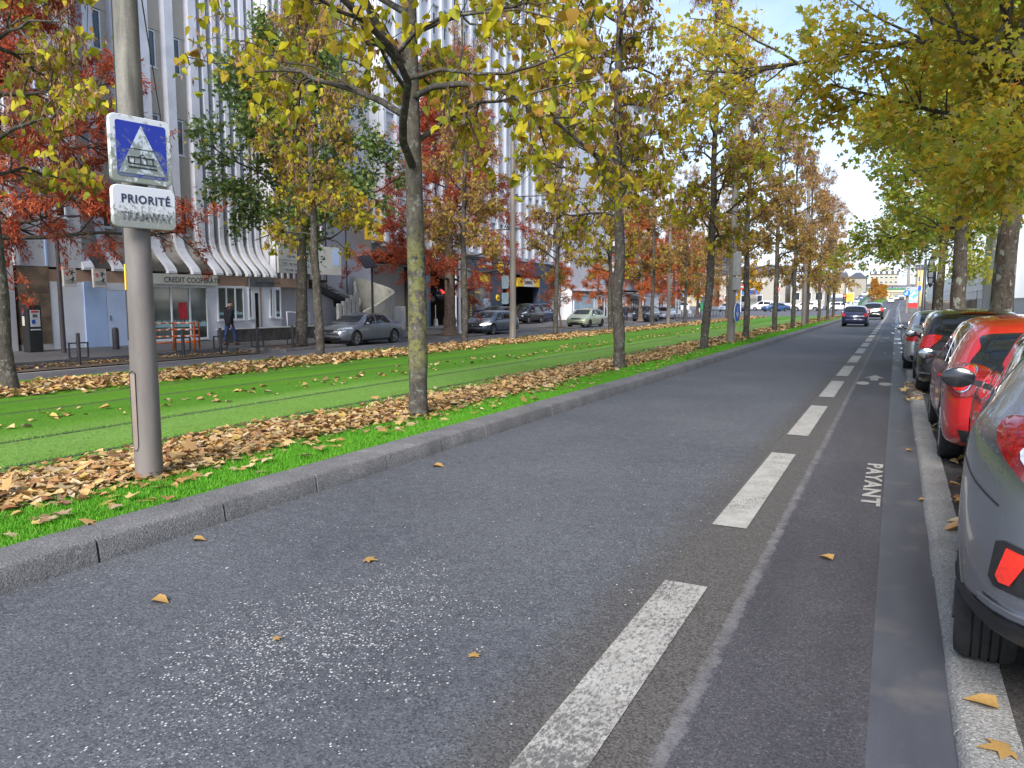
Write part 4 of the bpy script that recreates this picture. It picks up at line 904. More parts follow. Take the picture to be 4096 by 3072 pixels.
def car(name, kind, L, W_, H, paintm, wr=.31, rim=M_RIM, spokes=9, lod=1, axles=None, **k):
    st = {'hatch': HATCH, 'saloon': SALOON, 'mpv': MPV}[kind]; P = dict(L=L, W=W_, H=H, st=st, paint=paintm, wr=wr, rim=rim, spokes=spokes, lod=lod)
    P['axles'] = axles or (-L * .29, L * .315); W2 = W_ / 2
    if kind == 'saloon':
        P['side'] = [(-.255 * L, -.02 * L, .07 * L, -.0), (-.0 * L, .185 * L, .0, -.095 * L)]; P['rear'] = [(-.66 * W2, .755 * H), (.66 * W2, .755 * H), (.60 * W2, .945 * H), (-.60 * W2, .945 * H)]
        P['wind'] = (.725 * H, .72 * W2, .93 * H, .62 * W2); P['mirror'] = .165 * L; P['doors'] = (-.01 * L, .23 * L, -.22 * L); P['handles'] = (-.06 * L - .1, .13 * L - .22)
    elif kind == 'mpv':
        P['side'] = [(-.43 * L, -.27 * L, .06 * L, .0), (-.25 * L, -.01 * L, .0, .0), (.01 * L, .235 * L, 0, -.11 * L)]; P['rear'] = [(-.68 * W2, .68 * H), (.68 * W2, .68 * H), (.66 * W2, .93 * H), (-.66 * W2, .93 * H)]
        P['wind'] = (.68 * H, .74 * W2, .93 * H, .66 * W2); P['mirror'] = .22 * L; P['doors'] = (0, .27 * L, -.26 * L); P['handles'] = (-.2 * L, .03 * L)
    else:
        P['side'] = [(-.395 * L, -.27 * L, .05 * L, .0), (-.25 * L, -.01 * L, .0, .0), (.01 * L, .215 * L, .0, -.10 * L)]; P['rear'] = [(-.66 * W2, .70 * H), (.66 * W2, .70 * H), (.60 * W2, .93 * H), (-.60 * W2, .93 * H)]
        P['wind'] = (.695 * H, .72 * W2, .93 * H, .62 * W2); P['mirror'] = .20 * L; P['doors'] = (0, .26 * L, -.25 * L); P['handles'] = (-.2 * L, .03 * L)
    P['patches'] = std_patches(P, kind, k.pop('tail', M_RED), k.pop('head', M_CLR), k.pop('low', True)) + k.pop('extra', [])
    fp = k.pop('front_plate', ''); rpz = k.pop('rear_plate', '')
    P['plates'] = [(L * .5 + .052 + .0 * L, .35 * H, fp, 'front'), (-L * .5 - .055, k.pop('rpz', .42) * H, rpz, 'rear')]
    P.update(k); return make_car(name, P)
def park(o, x, y, label, rz=0, group=None, z=None, cat='car', tilt=0):
    o.location = (x, y, gz(x, y) if z is None else z); o.rotation_euler = (tilt, 0, rz)
    for q in ('label', 'category', 'group'):
        if q in o.keys(): del o[q]
    return tag(o, label, cat, group)
PT = {}
def pt(n, c, metal=.5, rough=.3):
    if n not in PT: PT[n] = paint(n, c, metal, rough)
    return PT[n]
GR_, GL_ = 'cars parked nose to tail along the right kerb', 'cars parked along the far side of the side road'
BKp_ = pt('gloss_black', (.010, .011, .014), .3, .2)
# --- silver crossover, nearest car on the right -----------------------------
W2 = .90; H = 1.55; L = 4.36
ST = [(-.5, .36, .70, .60, .66, .64), (-.494, .28, .80, .66, .71, .70), (-.482, .24, .86, .70, .745, .70), (-.46, .21, .92, .72, .775, .68), (-.43, .20, .97, .725, .85, .62), (-.39, .19, 1.0, .72, .92, .60), (-.33, .18, 1.0, .705, .96, .62), (-.22, .17, .975, .68, .975, .66), (-.08, .16, .965, .655, .985, .66), (.03, .16, .965, .64, .955, .66), (.12, .16, .97, .635, .875, .68), (.24, .16, .985, .63, .76, .78), (.30, .16, 1.0, .625, .70, .84), (.35, .16, 1.0, .61, .665, .86), (.42, .17, .975, .57, .62, .84), (.465, .19, .93, .50, .55, .80), (.49, .22, .86, .44, .48, .74), (.5, .28, .78, .38, .42, .68)]
SV = pt('silver_grey', (.25, .27, .31), .75, .22)
ex = []
for s in (-1, 1):
    ex.append((smooth_poly([(s * .30, 1.10), (s * .50, 1.135), (s * .66, 1.15), (s * .745, 1.14), (s * .73, 1.08), (s * .64, 1.00), (s * .52, .93), (s * .36, .90), (s * .34, .93), (s * .48, .97), (s * .55, 1.03), (s * .50, 1.07), (s * .32, 1.06)], 4), DIAG(s, -1, .35), 'tail_light', M_REDD, .030))
    ex.append((smooth_poly([(s * .34, 1.07), (s * .56, 1.085), (s * .63, 1.06), (s * .56, .995), (s * .36, .935)], 3), DIAG(s, -1, .35), 'reversing_lamp', M_CLR, .036))
    0 and ex.append((line_poly([(s * .33, 1.085), (s * .52, 1.10), (s * .66, 1.105), (s * .60, 1.03), (s * .48, .955), (s * .36, .92)], .014), DIAG(s, -1, .35), 'lamp_strip', M_RED, .036))
    ex.append(([(s * .20, .62), (s * .52, .585), (s * .73, .57), (s * .755, .595), (s * .73, .735), (s * .70, .75), (s * .20, .73)], DIAG(s, -1, .25), 'bumper_insert', M_BLK, .008))
    ex.append(([(s * .60, .725), (s * .68, .73), (s * .715, .62), (s * .70, .60), (s * .66, .605)], DIAG(s, -1, .25), 'reflector', M_REFL, .016))
    ex.append((line_poly([(-2.14, .86), (-1.95, .90), (-1.72, .96), (-1.60, 1.00)], .008), SIDE(s), 'bumper_gap', M_INK, .0025))
ex.append((resample([(-.86, .28), (.86, .28), (.88, .46), (.62, .475), (-.62, .475), (-.88, .46)], .1), REAR, 'bumper_cladding', M_BLK, .012))
ex.append((line_poly([(-.80, .50), (-.3, .51), (.3, .51), (.80, .50)], .022), REAR, 'bumper_trim', SV, .02))
ex.append((line_poly([(-1.36 + .20 * math.cos(a), .33 + 0 + .40 * math.sin(a) * 1.0) for a in np.linspace(0.1, PI - .1, 3)], .02), SIDE(-1), 'spare', M_BLK, .003) if False else ([(-1.90, .20), (-1.72, .20), (-1.74, .52), (-1.80, .60)], SIDE(-1), 'arch_cladding', M_BLK, .006))
ex.append((smooth_poly([(-1.80, 1.08 - .14), (-1.72, .90), (-1.52, .90), (-1.44, .98), (-1.48, 1.06), (-1.66, 1.075)], 3)[:0] or line_poly([(-1.60, .99), (-1.54, 1.02), (-1.46, .99), (-1.42, .92), (-1.46, .85), (-1.54, .83)], .006), SIDE(-1), 'fuel_flap_gap', M_INK, .0025))
c = make_car('parked_car', dict(L=L, W=1.80, H=H, st=ST, paint=SV, axles=(-1.40, 1.28), wr=.345, ww=.225, arch=1.12, side=[(-1.42, -1.05, .02, .25), (-1.0, -.02, .16, 0), (.05, 1.0, 0, -.45)], doors=(0.02, 1.1, -1.0), handles=(.15,),
    wind=(1.10, .64, 1.44, .58), rear=[(-.56, 1.13), (.56, 1.13), (.50, 1.39), (-.50, 1.39)], rim=M_RIMD, spokes=5, twin=False, grooves=True, mirror=.90, mirm=BKp_, mglass=False, crown=1.2, patches=ex, plates=[(-L / 2 - .15, .80, '', 'rear')], nose=.06))
park(c, 1.31, 5.17, 'silver-grey crossover with curved dark red tail lamp, nearest car at the right edge', group=GR_, z=.045, rz=-.085)
# --- red three-door ----------------------------------------------------------
W2 = .86; H = 1.45; L = 4.06
RD = pt('bright_red', (.40, .006, .008), .15, .28)
ST = [(-.5, .32, .78, .50, .55, .72), (-.496, .25, .87, .56, .61, .76), (-.48, .19, .94, .60, .66, .78), (-.46, .16, .975, .625, .70, .76), (-.42, .14, 1.0, .645, .80, .68), (-.38, .13, 1.0, .65, .895, .62), (-.33, .13, 1.0, .65, .95, .62), (-.22, .12, .985, .64, .985, .66), (-.05, .12, .97, .625, 1.0, .68), (.07, .12, .97, .615, .975, .69), (.13, .12, .98, .61, .925, .70), (.24, .12, .995, .60, .76, .76), (.30, .12, 1, .595, .69, .82), (.35, .12, 1, .585, .65, .85), (.42, .13, .965, .54, .60, .82), (.465, .15, .90, .47, .53, .74), (.49, .18, .82, .40, .45, .66), (.5, .24, .72, .34, .38, .58)]
ex = []
for s in (-1, 1):
    C = (s * .705, .885)
    ex.append((smooth_poly([(s * .46, .93), (s * .60, 1.0), (s * .78, 1.02), (s * .93, .98), (s * .90, .80), (s * .80, .74), (s * .64, .73), (s * .50, .80)], 4), DIAG(s, -1, .5), 'tail_light', M_REDD, .012))
    ex.append((ellipse(C[0], C[1], .118, .122), DIAG(s, -1, .5), 'lamp_ring', M_CHR, .022))
    ex.append((ellipse(C[0], C[1], .103, .107), DIAG(s, -1, .5), 'lamp_lens', M_RED, .026))
    ex.append((ellipse(C[0], C[1], .045, .047, 12), DIAG(s, -1, .5), 'lamp_bulb', M_CLR, .030))
    ex.append((smooth_poly([(s * .55, .76), (s * .82, .80), (s * .86, .70), (s * .78, .62), (s * .62, .63)], 3)[:0] or ellipse(s * .60, .66, .10, .075, 12), FRONT, 'headlight', M_CLR, .01))
    ex.append((ellipse(-.30 - .02, .775, .05, .022, 12), SIDE(s), 'door_handle', RD, .02))
ex.append(([(-.70, .30), (.70, .30), (.74, .42), (-.74, .42)], REAR, 'rear_bumper_insert', M_BLK, .006))
ex.append((line_poly([(-.60, .56), (0, .545), (.60, .56)], .008), REAR, 'bumper_gap', M_INK, .003))
ex.append((ellipse(0, .80, .05, .05, 12), REAR, 'badge', M_CHR, .012))
c = make_car('parked_car', dict(L=L, W=1.72, H=H, st=ST, paint=RD, axles=(-1.18, 1.30), wr=.315, ww=.205, side=[(-1.22, -.48, .16, .12), (-.40, .88, .12, -.42)], doors=(-.42, 1.02),
    wind=(1.0, .62, 1.35, .52), rear=[(-.66, 1.0), (-.45, .94), (0, .925), (.45, .94), (.66, 1.0), (.57, 1.15), (.47, 1.285), (-.47, 1.285), (-.57, 1.15)], rear_smooth=True, rim=M_RIM, spokes=5, twin=True, mirror=.80, mirm=M_BLK, patches=ex, plates=[(-L / 2 - .085, .62, '', 'rear')], nose=.055))
mb = MB(); mb.bar((0, -.9, 1.44), (.0, -1.02, 1.86), .008); mb.build('aerial', M_BLK, c)
park(c, 1.30, 10.02, 'bright red three-door hatchback with round tail lamps', group=GR_, z=.04)
# --- black hatchback with glass roof, silver saloon ---------------------------
BKp = pt('black', (.010, .011, .014), .3, .25)
ex = [(smooth_poly([(s * .55, 1.02), (s * .74, 1.04), (s * .86, .98), (s * .86, .80), (s * .74, .78), (s * .64, .88)], 3), DIAG(s, -1, .3), 'tail_light', M_RED, .016) for s in (-1, 1)]
ex += [([(-.74, .42), (.74, .42), (.80, .55), (-.80, .55)], REAR, 'rear_bumper_insert', M_BLK, .01), (line_poly([(-.84, .40), (0, .385), (.84, .40)], .02), REAR, 'bumper_trim', M_CHR, .01), ([(-.25, 1.395), (.25, 1.395), (.25, 1.43), (-.25, 1.43)], REAR, 'brake_light', M_REDD, .012)]
W2 = .86
P0 = dict(L=4.03, W=1.75, H=1.47, st=HATCH, paint=BKp, axles=(-1.14, 1.30), wr=.31, ww=.2, side=[(-1.55, -1.08, .2, .0), (-1.0, -.04, 0, 0), (.04, .87, 0, -.40)], wind=(1.03, .62, 1.37, .54), rear=[(-.64, 1.05), (-.3, 1.02), (.3, 1.02), (.64, 1.05), (.60, 1.35), (-.60, 1.35)], rim=M_RIM, spokes=7, mirror=.80, doors=(0, 1.05, -1.0), handles=(-.8, .1), patches=ex, plates=[(-2.10, .70, '', 'rear')])
c = make_car('parked_car', P0); mb = MB(); mb.bar((0, -1.2, 1.45), (-.02, -1.42, 1.80), .008); mb.build('aerial', M_BLK, c)
park(c, 1.24, 16.55, 'black hatchback with orange-red tail lamps parked behind the red car', group=GR_, z=.04)
c = car('parked_car', 'saloon', 4.5, 1.80, 1.40, pt('pale_silver', (.50, .51, .53), .7, .25), front_plate='', rear_plate='', rpz=.44)
park(c, 1.10, 21.9, 'pale silver saloon at the front of the right-hand parked line', group=GR_, z=.04)
# --- traffic on the road -------------------------------------------------------
c = car('moving_car', 'hatch', 3.95, 1.68, 1.44, pt('navy', (.012, .018, .06), .4, .3), wr=.29, rear_plate='', rpz=.53, low=False)
park(c, -2.55, 59.2, 'navy blue hatchback driving away in the traffic lane', group='cars driving on the road')
ex = [(smooth_poly([(s * .44, .98), (s * .86, .95), (s * .86, 1.12), (s * .5, 1.10)], 3), DIAG(s, -1, 0), 'brake_light', M_REDL, .014) for s in (-1, 1)]
ex.append(([(-.42, .88), (.42, .88), (.44, .98), (-.44, .98)], REAR, 'tailgate_trim', M_CHR, .01))
c = car('moving_car', 'mpv', 4.6, 1.88, 1.68, pt('anthracite', (.02, .021, .026), .4, .3), wr=.35, rear_plate='', rpz=.40, extra=ex)
park(c, -2.05, 85.5, 'dark sport utility car with lit brake lamp ahead of the navy hatchback', group='cars driving on the road')
wh = pt('white', (.72, .73, .74), 0, .3)
c = car('moving_car', 'saloon', 4.3, 1.8, 1.45, wh, lod=0)
park(c, -1.6, 262, 'small white car far away near the bridge', group='cars driving on the road')
# --- left side ------------------------------------------------------------------
ex = []
for s in (-1, 1):
    ex.append((ellipse(s * .16, .625, .13, .062, 14), FRONT, 'kidney_grille', M_BLK, .012))
    ex.append((smooth_poly([(s * .42, .60), (s * .62, .585), (s * .82, .62), (s * .84, .67), (s * .62, .665), (s * .42, .66)], 3), DIAG(s, 1, 0), 'headlight', M_CLR, .012))
    ex.append((smooth_poly([(s * .46, .30), (s * .70, .30), (s * .72, .37), (s * .50, .36)], 3), FRONT, 'air_intake', M_BLK, .01))
c = car('parked_car', 'saloon', 4.53, 1.82, 1.42, pt('space_grey', (.20, .215, .245), .7, .26), wr=.325, spokes=10, twin=False, front_plate='AR 883 ZN', extra=ex, axles=(-1.35, 1.41))
park(c, -21.75, 27.45, 'grey saloon with twin kidney grille parked before the curved stair', rz=PI, group=GL_, z=gz(-21, 27))
ex = [(smooth_poly([(s * .44, .60), (s * .60, .575), (s * .84, .62), (s * .86, .70), (s * .62, .68)], 3), DIAG(s, 1, 0), 'headlight', M_LIT2, .012) for s in (-1, 1)]
ex += [(smooth_poly([(-.40, .50), (.40, .50), (.44, .62), (-.44, .62)], 3), FRONT, 'radiator_grille', M_BLK, .013), (ellipse(0, .57, .055, .05, 10), FRONT, 'badge', M_CHR, .02)]
c = car('parked_car', 'hatch', 4.37, 1.80, 1.44, pt('steel_blue', (.08, .11, .16), .6, .25), wr=.33, rim=M_RIM, spokes=5, twin=False, front_plate='AA 881 HC', extra=ex, axles=(-1.28, 1.36))
park(c, -21.95, 40.3, 'steel blue hatchback with glowing headlamps pulling out by the garage', rz=PI, group=GL_)
c = car('parked_car', 'hatch', 3.7, 1.68, 1.41, BKp, wr=.30, rim=M_RIMD, spokes=8)
park(c, -26.9, 50.1, 'small black hatchback standing in front of the garage window', rz=PI, group='cars on the garage forecourt', z=.02)
c = car('parked_car', 'mpv', 3.80, 1.70, 1.59, pt('black_blue', (.014, .015, .022), .4, .25), wr=.29, rim=M_RIM, spokes=9)
park(c, -26.7, 54.9, 'black mini people carrier on the garage forecourt', rz=PI, group='cars on the garage forecourt', z=.02)
c = car('parked_car', 'mpv', 4.5, 1.8, 1.64, pt('deep_blue', (.02, .05, .14), .5, .25), wr=.31)
park(c, -28.0, 60.2, 'blue estate car at the right end of the garage forecourt', rz=0.05, group='cars on the garage forecourt', z=.02)
c = car('parked_car', 'hatch', 4.2, 1.78, 1.46, pt('pale_green', (.42, .46, .30), .4, .3), wr=.305, rim=M_RIMD, spokes=8, front_plate='', axles=(-1.24, 1.36))
park(c, -21.5, 54.9, 'pale green three-door hatchback parked by the light blue shop window', rz=PI, group=GL_)
c = car('parked_car', 'mpv', 4.3, 1.75, 1.62, pt('midnight', (.012, .02, .04), .5, .25), wr=.31, rim=M_RIM, front_plate='', axles=(-1.35, 1.38))
park(c, -22.7, 74.6, 'midnight blue people carrier before the grey awning', rz=PI, group=GL_)
c = car('parked_car', 'hatch', 4.3, 1.77, 1.52, pt('silver_blue', (.34, .38, .46), .6, .25), wr=.31)
park(c, -23.0, 82.3, 'silver-blue hatchback behind the midnight blue people carrier', rz=PI, group=GL_)
# --- cars beyond the crossing ----------------------------------------------------
fw = car('waiting_car', 'mpv', 4.65, 1.88, 1.64, wh, lod=0, wr=.36)
park(fw, -13.0, 131, 'white sport utility car crossing behind the far tree row', rz=PI / 2, group='cars in the side street')
fh = car('waiting_car', 'hatch', 4.3, 1.8, 1.45, wh, lod=0, wr=.33)
park(fh, -7.8, 133, 'white hatchback with round tail lamp turning at the junction', rz=-PI / 2 - .25, group='cars in the side street')
fb = car('waiting_car', 'saloon', 4.6, 1.82, 1.45, pt('far_blue', (.03, .08, .2), .4, .3), lod=0)
park(fb, -17.8, 131, 'blue saloon waiting left of the white sport utility car', rz=PI * .75, group='cars in the side street')
fs = car('waiting_car', 'hatch', 4.1, 1.76, 1.48, pt('far_silver', (.40, .45, .52), .6, .3), lod=0)
park(fs, -25.5, 131, 'silver-blue hatchback coming out of the side street', rz=PI * .9, group='cars in the side street')
fv = car('parked_van', 'mpv', 4.9, 1.9, 1.95, wh, lod=0, wr=.33)
park(fv, -36.5, 139, 'white van parked beyond the green bin', rz=PI * .8, group='cars in the side street', cat='van')
for i, (x, y, src, lab, rz) in enumerate(((-18.5, 150, fs, 'silver car parked beyond the yellow post', 1.8), (-15.8, 152, fb, 'blue car parked below the blue shop banner', 1.5), (-22.5, 150, fv, 'white van behind the no-entry sign', 1.6), (-12.5, 175, fb, 'first dark blue car on the far side road', 0), (-12.3, 184, fs, 'second car on the far side road, silver', 0), (-12.2, 195, fh, 'third car on the far side road, white', 0), (-28, 150, fb, 'dark car parked beside the white van', 1.2), (-9.8, 230, fs, 'silver car parked on the green-railed ramp', 0), (-9.4, 246, fb, 'blue car parked up the green-railed ramp', 0), (-9.0, 262, fh, 'white car parked at the top of the ramp', 0), (-.2, 310, fw, 'pale van about to pass under the bridge', 0))):
    o = copy_tree(src); z = gz(x, y) + (2.2 * (y - 215) / 50 if 220 < y < 300 else 0)
    park(o, x, y, lab, rz=rz, group='cars parked beyond the junction', z=z, cat='van' if 'van' in lab else 'car')
# ---------------------------------------------------------------- buildings, far side
def wallm(name, c, var=.06, rough=.75, **k): return mat(name, c, rough, var=var, scale=k.pop('scale', 1.2), coord='Object', bump=k.pop('bump', .15), bscale=30, **k)
W_FIN = wallm('white_render', (.58, .59, .64), .12); W_WHT = wallm('white_paint_wall', (.78, .79, .84), .05)
W_GREY = wallm('grey_render', (.52, .515, .54), .04); W_STONE = mat('brown_stone', (.19, .135, .09), .7, var=.35, scale=2.5, bump=.2, detail=6)
W_AGG = mat('exposed_aggregate', (.44, .39, .33), .9, var=.25, scale=60, bump=.5, bscale=90)
def stained(name, c, c2, z0, z1):
    n = NB(name); o = n.obj(); f = n.noise(n.scale(o, (1, 1, .6)), 2.5, 6, .7); g = n.noise(o, 60, 2, .6); z = n.xyz(o)[2]
    base = n.mix(n.ramp(g, [(.4, 0), (.6, 1)]), [x * .8 for x in c], c)
    k = n.math('MULTIPLY', n.math('SUBTRACT', n.math('ADD', z1, n.math('MULTIPLY', f, .8)), z), 1.3, True); k = n.ramp(k, [(.35, 0), (.9, 1)])
    c_ = n.mix(n.math('MULTIPLY', k, .9), base, c2); n.bump(g, .3, .01); return n.set(c_, .92)
W_STN = stained('mossy_spandrel', (.38, .34, .29), (.035, .034, .028), 2.9, 3.55)
W_CONC = mat('concrete', (.48, .47, .45), .85, var=.14, scale=2.2, bump=.2, col2=None)
W_CONCM = mat('mossy_concrete', (.50, .49, .45), .9, col2=(.30, .33, .20), scale=3, lo=.45, hi=.75, bump=.3)
W_TAN = wallm('tan_render', (.335, .285, .25), .06, scale=.8); W_SALM = wallm('salmon_band', (.42, .27, .19), .08)
W_LBLU = mat('pale_blue_door', (.44, .58, .86), .45, var=.04, scale=2); W_FRM = mat('white_frame', (.68, .70, .74), .4, var=.04)
W_GL = mat('window_glass', (.035, .045, .05), .05, var=.3, scale=.9, spec=.8); W_GLD = mat('dark_window_glass', (.012, .014, .017), .06, var=.2, scale=1, spec=.7)
W_GLS = mat('shop_glass', (.10, .115, .10), .06, var=.45, scale=.8, spec=.9); W_CURT = mat('curtain', (.36, .42, .40), .8, var=.2, scale=12, stretch=(1, 6, .2))
W_SIGN = mat('sign_cream', (.60, .58, .52), .5, var=.06, scale=3); W_DK = mat('dark_metal', (.035, .035, .04), .45, var=.15); W_GSGN = mat('grey_sign', (.10, .115, .125), .5, var=.2)
W_NAVY = mat('navy_cladding', (.045, .068, .105), .5, var=.12, scale=2); W_YEL = mat('signal_yellow', (.80, .50, .02), .45, var=.08); W_CRM = wallm('cream_wall', (.38, .33, .24), .08)
W_PALE = wallm('pale_facade', (.54, .56, .61), .08, scale=.5); W_CRM2 = wallm('pale_wall_far', (.33, .31, .27), .06); W_ROOF = mat('slate', (.07, .075, .09), .7, var=.2, scale=9); W_ORG = mat('orange_plastic', (.85, .17, .02), .45, var=.1)
def window(parent, x, y0, y1, z0, z1, fr=.05, depth=.10, glass=None, split=0, sill=True, nm='window', curtain=False, frm=None):
    """window in a wall facing +X: frame part, pane and sill sub-parts"""
    f = MB(); X0, X1 = x - .05, x + .015
    f.box(X0, X1, y0, y0 + fr, z0, z1); f.box(X0, X1, y1 - fr, y1, z0, z1); f.box(X0, X1, y0 + fr, y1 - fr, z0, z0 + fr); f.box(X0, X1, y0 + fr, y1 - fr, z1 - fr, z1)
    for k in range(1, split + 1): yc = y0 + (y1 - y0) * k / (split + 1); f.box(X0, X1, yc - fr / 2, yc + fr / 2, z0 + fr, z1 - fr)
    o = f.build(nm, frm or W_FRM, parent); g = MB(); g.box(x - .045, x - .03, y0 + fr * .5, y1 - fr * .5, z0 + fr * .5, z1 - fr * .5); g.build('pane', glass or W_GL, o)
    if sill: s = MB(); s.box(x - .02, x + .08, y0 - .04, y1 + .04, z0 - .05, z0 - .004); s.build('sill', W_FRM, o)
    return o
# ---- office building with flared fins -----------------------------------------
ob = empty('office_building', (-27, 21, 0), 0, 'white finned office block with mossy flared spandrels above a ground-floor bank branch', 'building')
def off(o): 
    o.location = Vector(o.location) - Vector(ob.location); return o
ZT = 19.5; XG = -28.3
def add(mb, nm, m, **k): return off(mb.build(nm, m, ob, **k))
mb = MB(); mb.box(-40, XG - .25, 17.9, 33.0, 2.5, ZT); add(mb, 'wall', W_AGG)
flare = [(4.6, -27.98), (4.3, -27.93), (4.0, -27.82), (3.75, -27.65), (3.5, -27.42), (3.3, -27.2), (3.12, -27.02), (2.95, -26.92)]
fy_ = [18.05, 19.27, 20.49, 21.72, 22.94, 24.16]; fy2 = [24.75, 25.32, 25.9, 26.45, 27.0, 27.5]
def fin(y, w, nm='fin', top=ZT):
    prof = [(XG - .3, top), (-27.98, top)] + [(x, z) for z, x in flare] + [(-26.92, 2.86), (-27.3, 2.86), (XG - .3, 2.86)]
    m = MB(); m.prism([(p[0], p[1]) for p in prof], y - w / 2, y + w / 2, 'XZ'); return add(m, nm, W_FIN)
for y in fy_: fin(y, .42)
for y in fy2: fin(y, .24)
# spandrel surfaces between the fins, curving out to a planter edge
def spandrel(y0, y1, z0, z1, flared=False):
    m = MB()
    if flared:
        pr = [(XG - .2, z1), (XG, z1), (XG, 4.5)] + [(x - .16, z) for z, x in flare[1:]] + [(-27.1, 2.90), (XG - .2, 2.90)]
        m.prism(pr, y0, y1, 'XZ'); add(m, 'mossy_spandrel', W_STN)
    else: m.box(XG - .2, XG, y0, y1, z0, z1); add(m, 'spandrel', W_AGG)
for a, b in zip(fy_, fy_[1:]):
    ya, yb = a + .212, b - .212; spandrel(ya, yb, 0, 4.62, True)
    z = 4.62
    while z < ZT - 2:
        m = MB(); m.box(XG - .12, XG - .02, yb - .22, yb, z, z + 1.55); add(m, 'spandrel', W_AGG)
        w = window(ob, XG - .04, ya + .02, yb - .225, z + .02, z + 1.52, .05, curtain=True, glass=W_GL); off(w)
        spandrel(ya, yb, z + 1.555, z + 3.42); z += 3.43
for a, b in zip([24.16] + fy2, fy2):
    m = MB(); pr = [(XG - .2, ZT), (XG, ZT), (XG, 4.5)] + [(x - .16, z) for z, x in flare[1:]] + [(-27.1, 2.90), (XG - .2, 2.90)]
    m.prism(pr, a + (.212 if a == 24.16 else .122), b - .122, 'XZ'); add(m, 'mossy_spandrel', W_STN)
# plain bay on the left with two small windows and a downpipe
m = MB(); m.box(-33, -27.05, 15.55, 17.89, 2.92, ZT); add(m, 'plain_bay', W_GREY)
m = MB(); m.box(-27.3, -26.9, 15.37, 15.549, 2.92, ZT); add(m, 'fin', W_FIN); m = MB(); m.box(-27.049, -26.99, 16.5, 16.56, 2.95, ZT); add(m, 'downpipe', W_LBLU)
for z in (4.7, 8.13, 11.56, 15.0): off(window(ob, -27.0, 16.95, 17.35, z, z + .95, .05, glass=W_GLD)); 
# ground floor
m = MB(); m.box(-33, -27.06, 16.62, 28.0, -.35, 2.40); add(m, 'wall', W_WHT)
m = MB(); m.box(-33, -27.07, 16.62, 30.0, 2.402, 2.84); add(m, 'fascia_band', W_SALM)
m = MB(); m.box(-33, -27.04, 15.5, 16.6, .18, 2.9); add(m, 'stone_cladding', W_STONE)
for z in (1.1, 2.0): m = MB(); m.box(-27.041, -27.035, 15.5, 16.6, z, z + .012); add(m, 'joint', W_DK)
m = MB(); m.box(-33, -27.05, 15.5, 16.6, -.35, .178); add(m, 'plinth', W_CONC)
m = MB(); m.box(-27.059, -27.0, 17.85, 18.72, -.05, 2.42); add(m, 'door', W_LBLU)
m = MB(); m.box(-27.059, -27.0, 18.74, 20.3, -.05, 2.1); add(m, 'door', mat('pale_blue_door_right', (.56, .66, .88), .45, var=.03))
m = MB(); m.box(-27.059, -27.02, 18.74, 20.3, 2.13, 2.40); add(m, 'door_lintel', W_FRM); 
m = MB(); m.bar((-26.98, 18.85, .95), (-26.98, 18.85, 1.15), .03); add(m, 'door_handle', W_DK)
def shopwin(y0, y1, z0, z1, split, glass=W_GLS, nm='shop_window'): return off(window(ob, -27.02, y0, y1, z0, z1, .06, split=split, glass=glass, nm=nm))
shopwin(20.72, 23.5, .08, 2.34, 2); shopwin(24.05, 25.6, .86, 2.36, 2); shopwin(25.86, 26.1, .9, 2.36, 0); shopwin(27.2, 27.42, .95, 2.36, 0); shopwin(27.55, 28.2 - .25, .9, 2.32, 0)
m = MB(); m.box(-27.059, -27.0, 26.12, 26.55, -.2, 2.38); dr = add(m, 'door', W_FRM); m = MB(); m.box(-26.999, -26.99, 26.24, 26.44, .1, 2.1); m.build('door_pane', W_GLD, dr)
m = MB(); m.box(-27.059, -27.01, 26.56, 26.68, -.2, 2.38); add(m, 'door_post', W_SALM)
# stickers inside the shop windows: a red poster and a band of pale tree-line film
m = MB(); m.box(-27.048, -27.046, 22.0, 22.42, .95, 1.65); add(m, 'red_poster', mat('poster_red', (.55, .03, .05), .5, var=.2)); 
m = MB(); y = 20.8; rn = random.Random(5); pts = [(20.8, .62)]
while y < 23.4: y += .05; pts.append((y, .78 + rn.uniform(0, .14)))
pts.append((23.42, .62)); m.prism(pts, -27.049, -27.047, 'YZ'); add(m, 'window_film', mat('film', (.34, .55, .58), .5, var=.1))
for y0, y1 in ((24.15, 25.5), (27.56, 27.9)):
    pts = [(y0, 1.1)]; y = y0
    while y < y1: y += .05; pts.append((min(y, y1), 1.16 + rn.uniform(0, .10)))
    pts.append((y1, 1.1)); m = MB(); m.prism(pts, -27.049, -27.047, 'YZ'); add(m, 'window_film', MATS['film'])
# bay behind the lettering board and stair recess
m = MB(); m.box(-33, -28.0, 28.01, 33.0, -.35, 2.4); add(m, 'wall', W_GREY)
for k in range(9):
    y = 27.9 + k * .42; m = MB(); m.box(-28.5, -27.25, y, y + .11, 2.86, ZT); add(m, 'slat', W_FIN)
m = MB(); m.box(-28.7, -27.6, 27.8, 31.7, 3.0, ZT); add(m, 'wall', W_GREY)
m = MB(); m.box(-28.9, -27.3, 27.6, 31.7, 2.72, 2.855); add(m, 'soffit', W_DK)
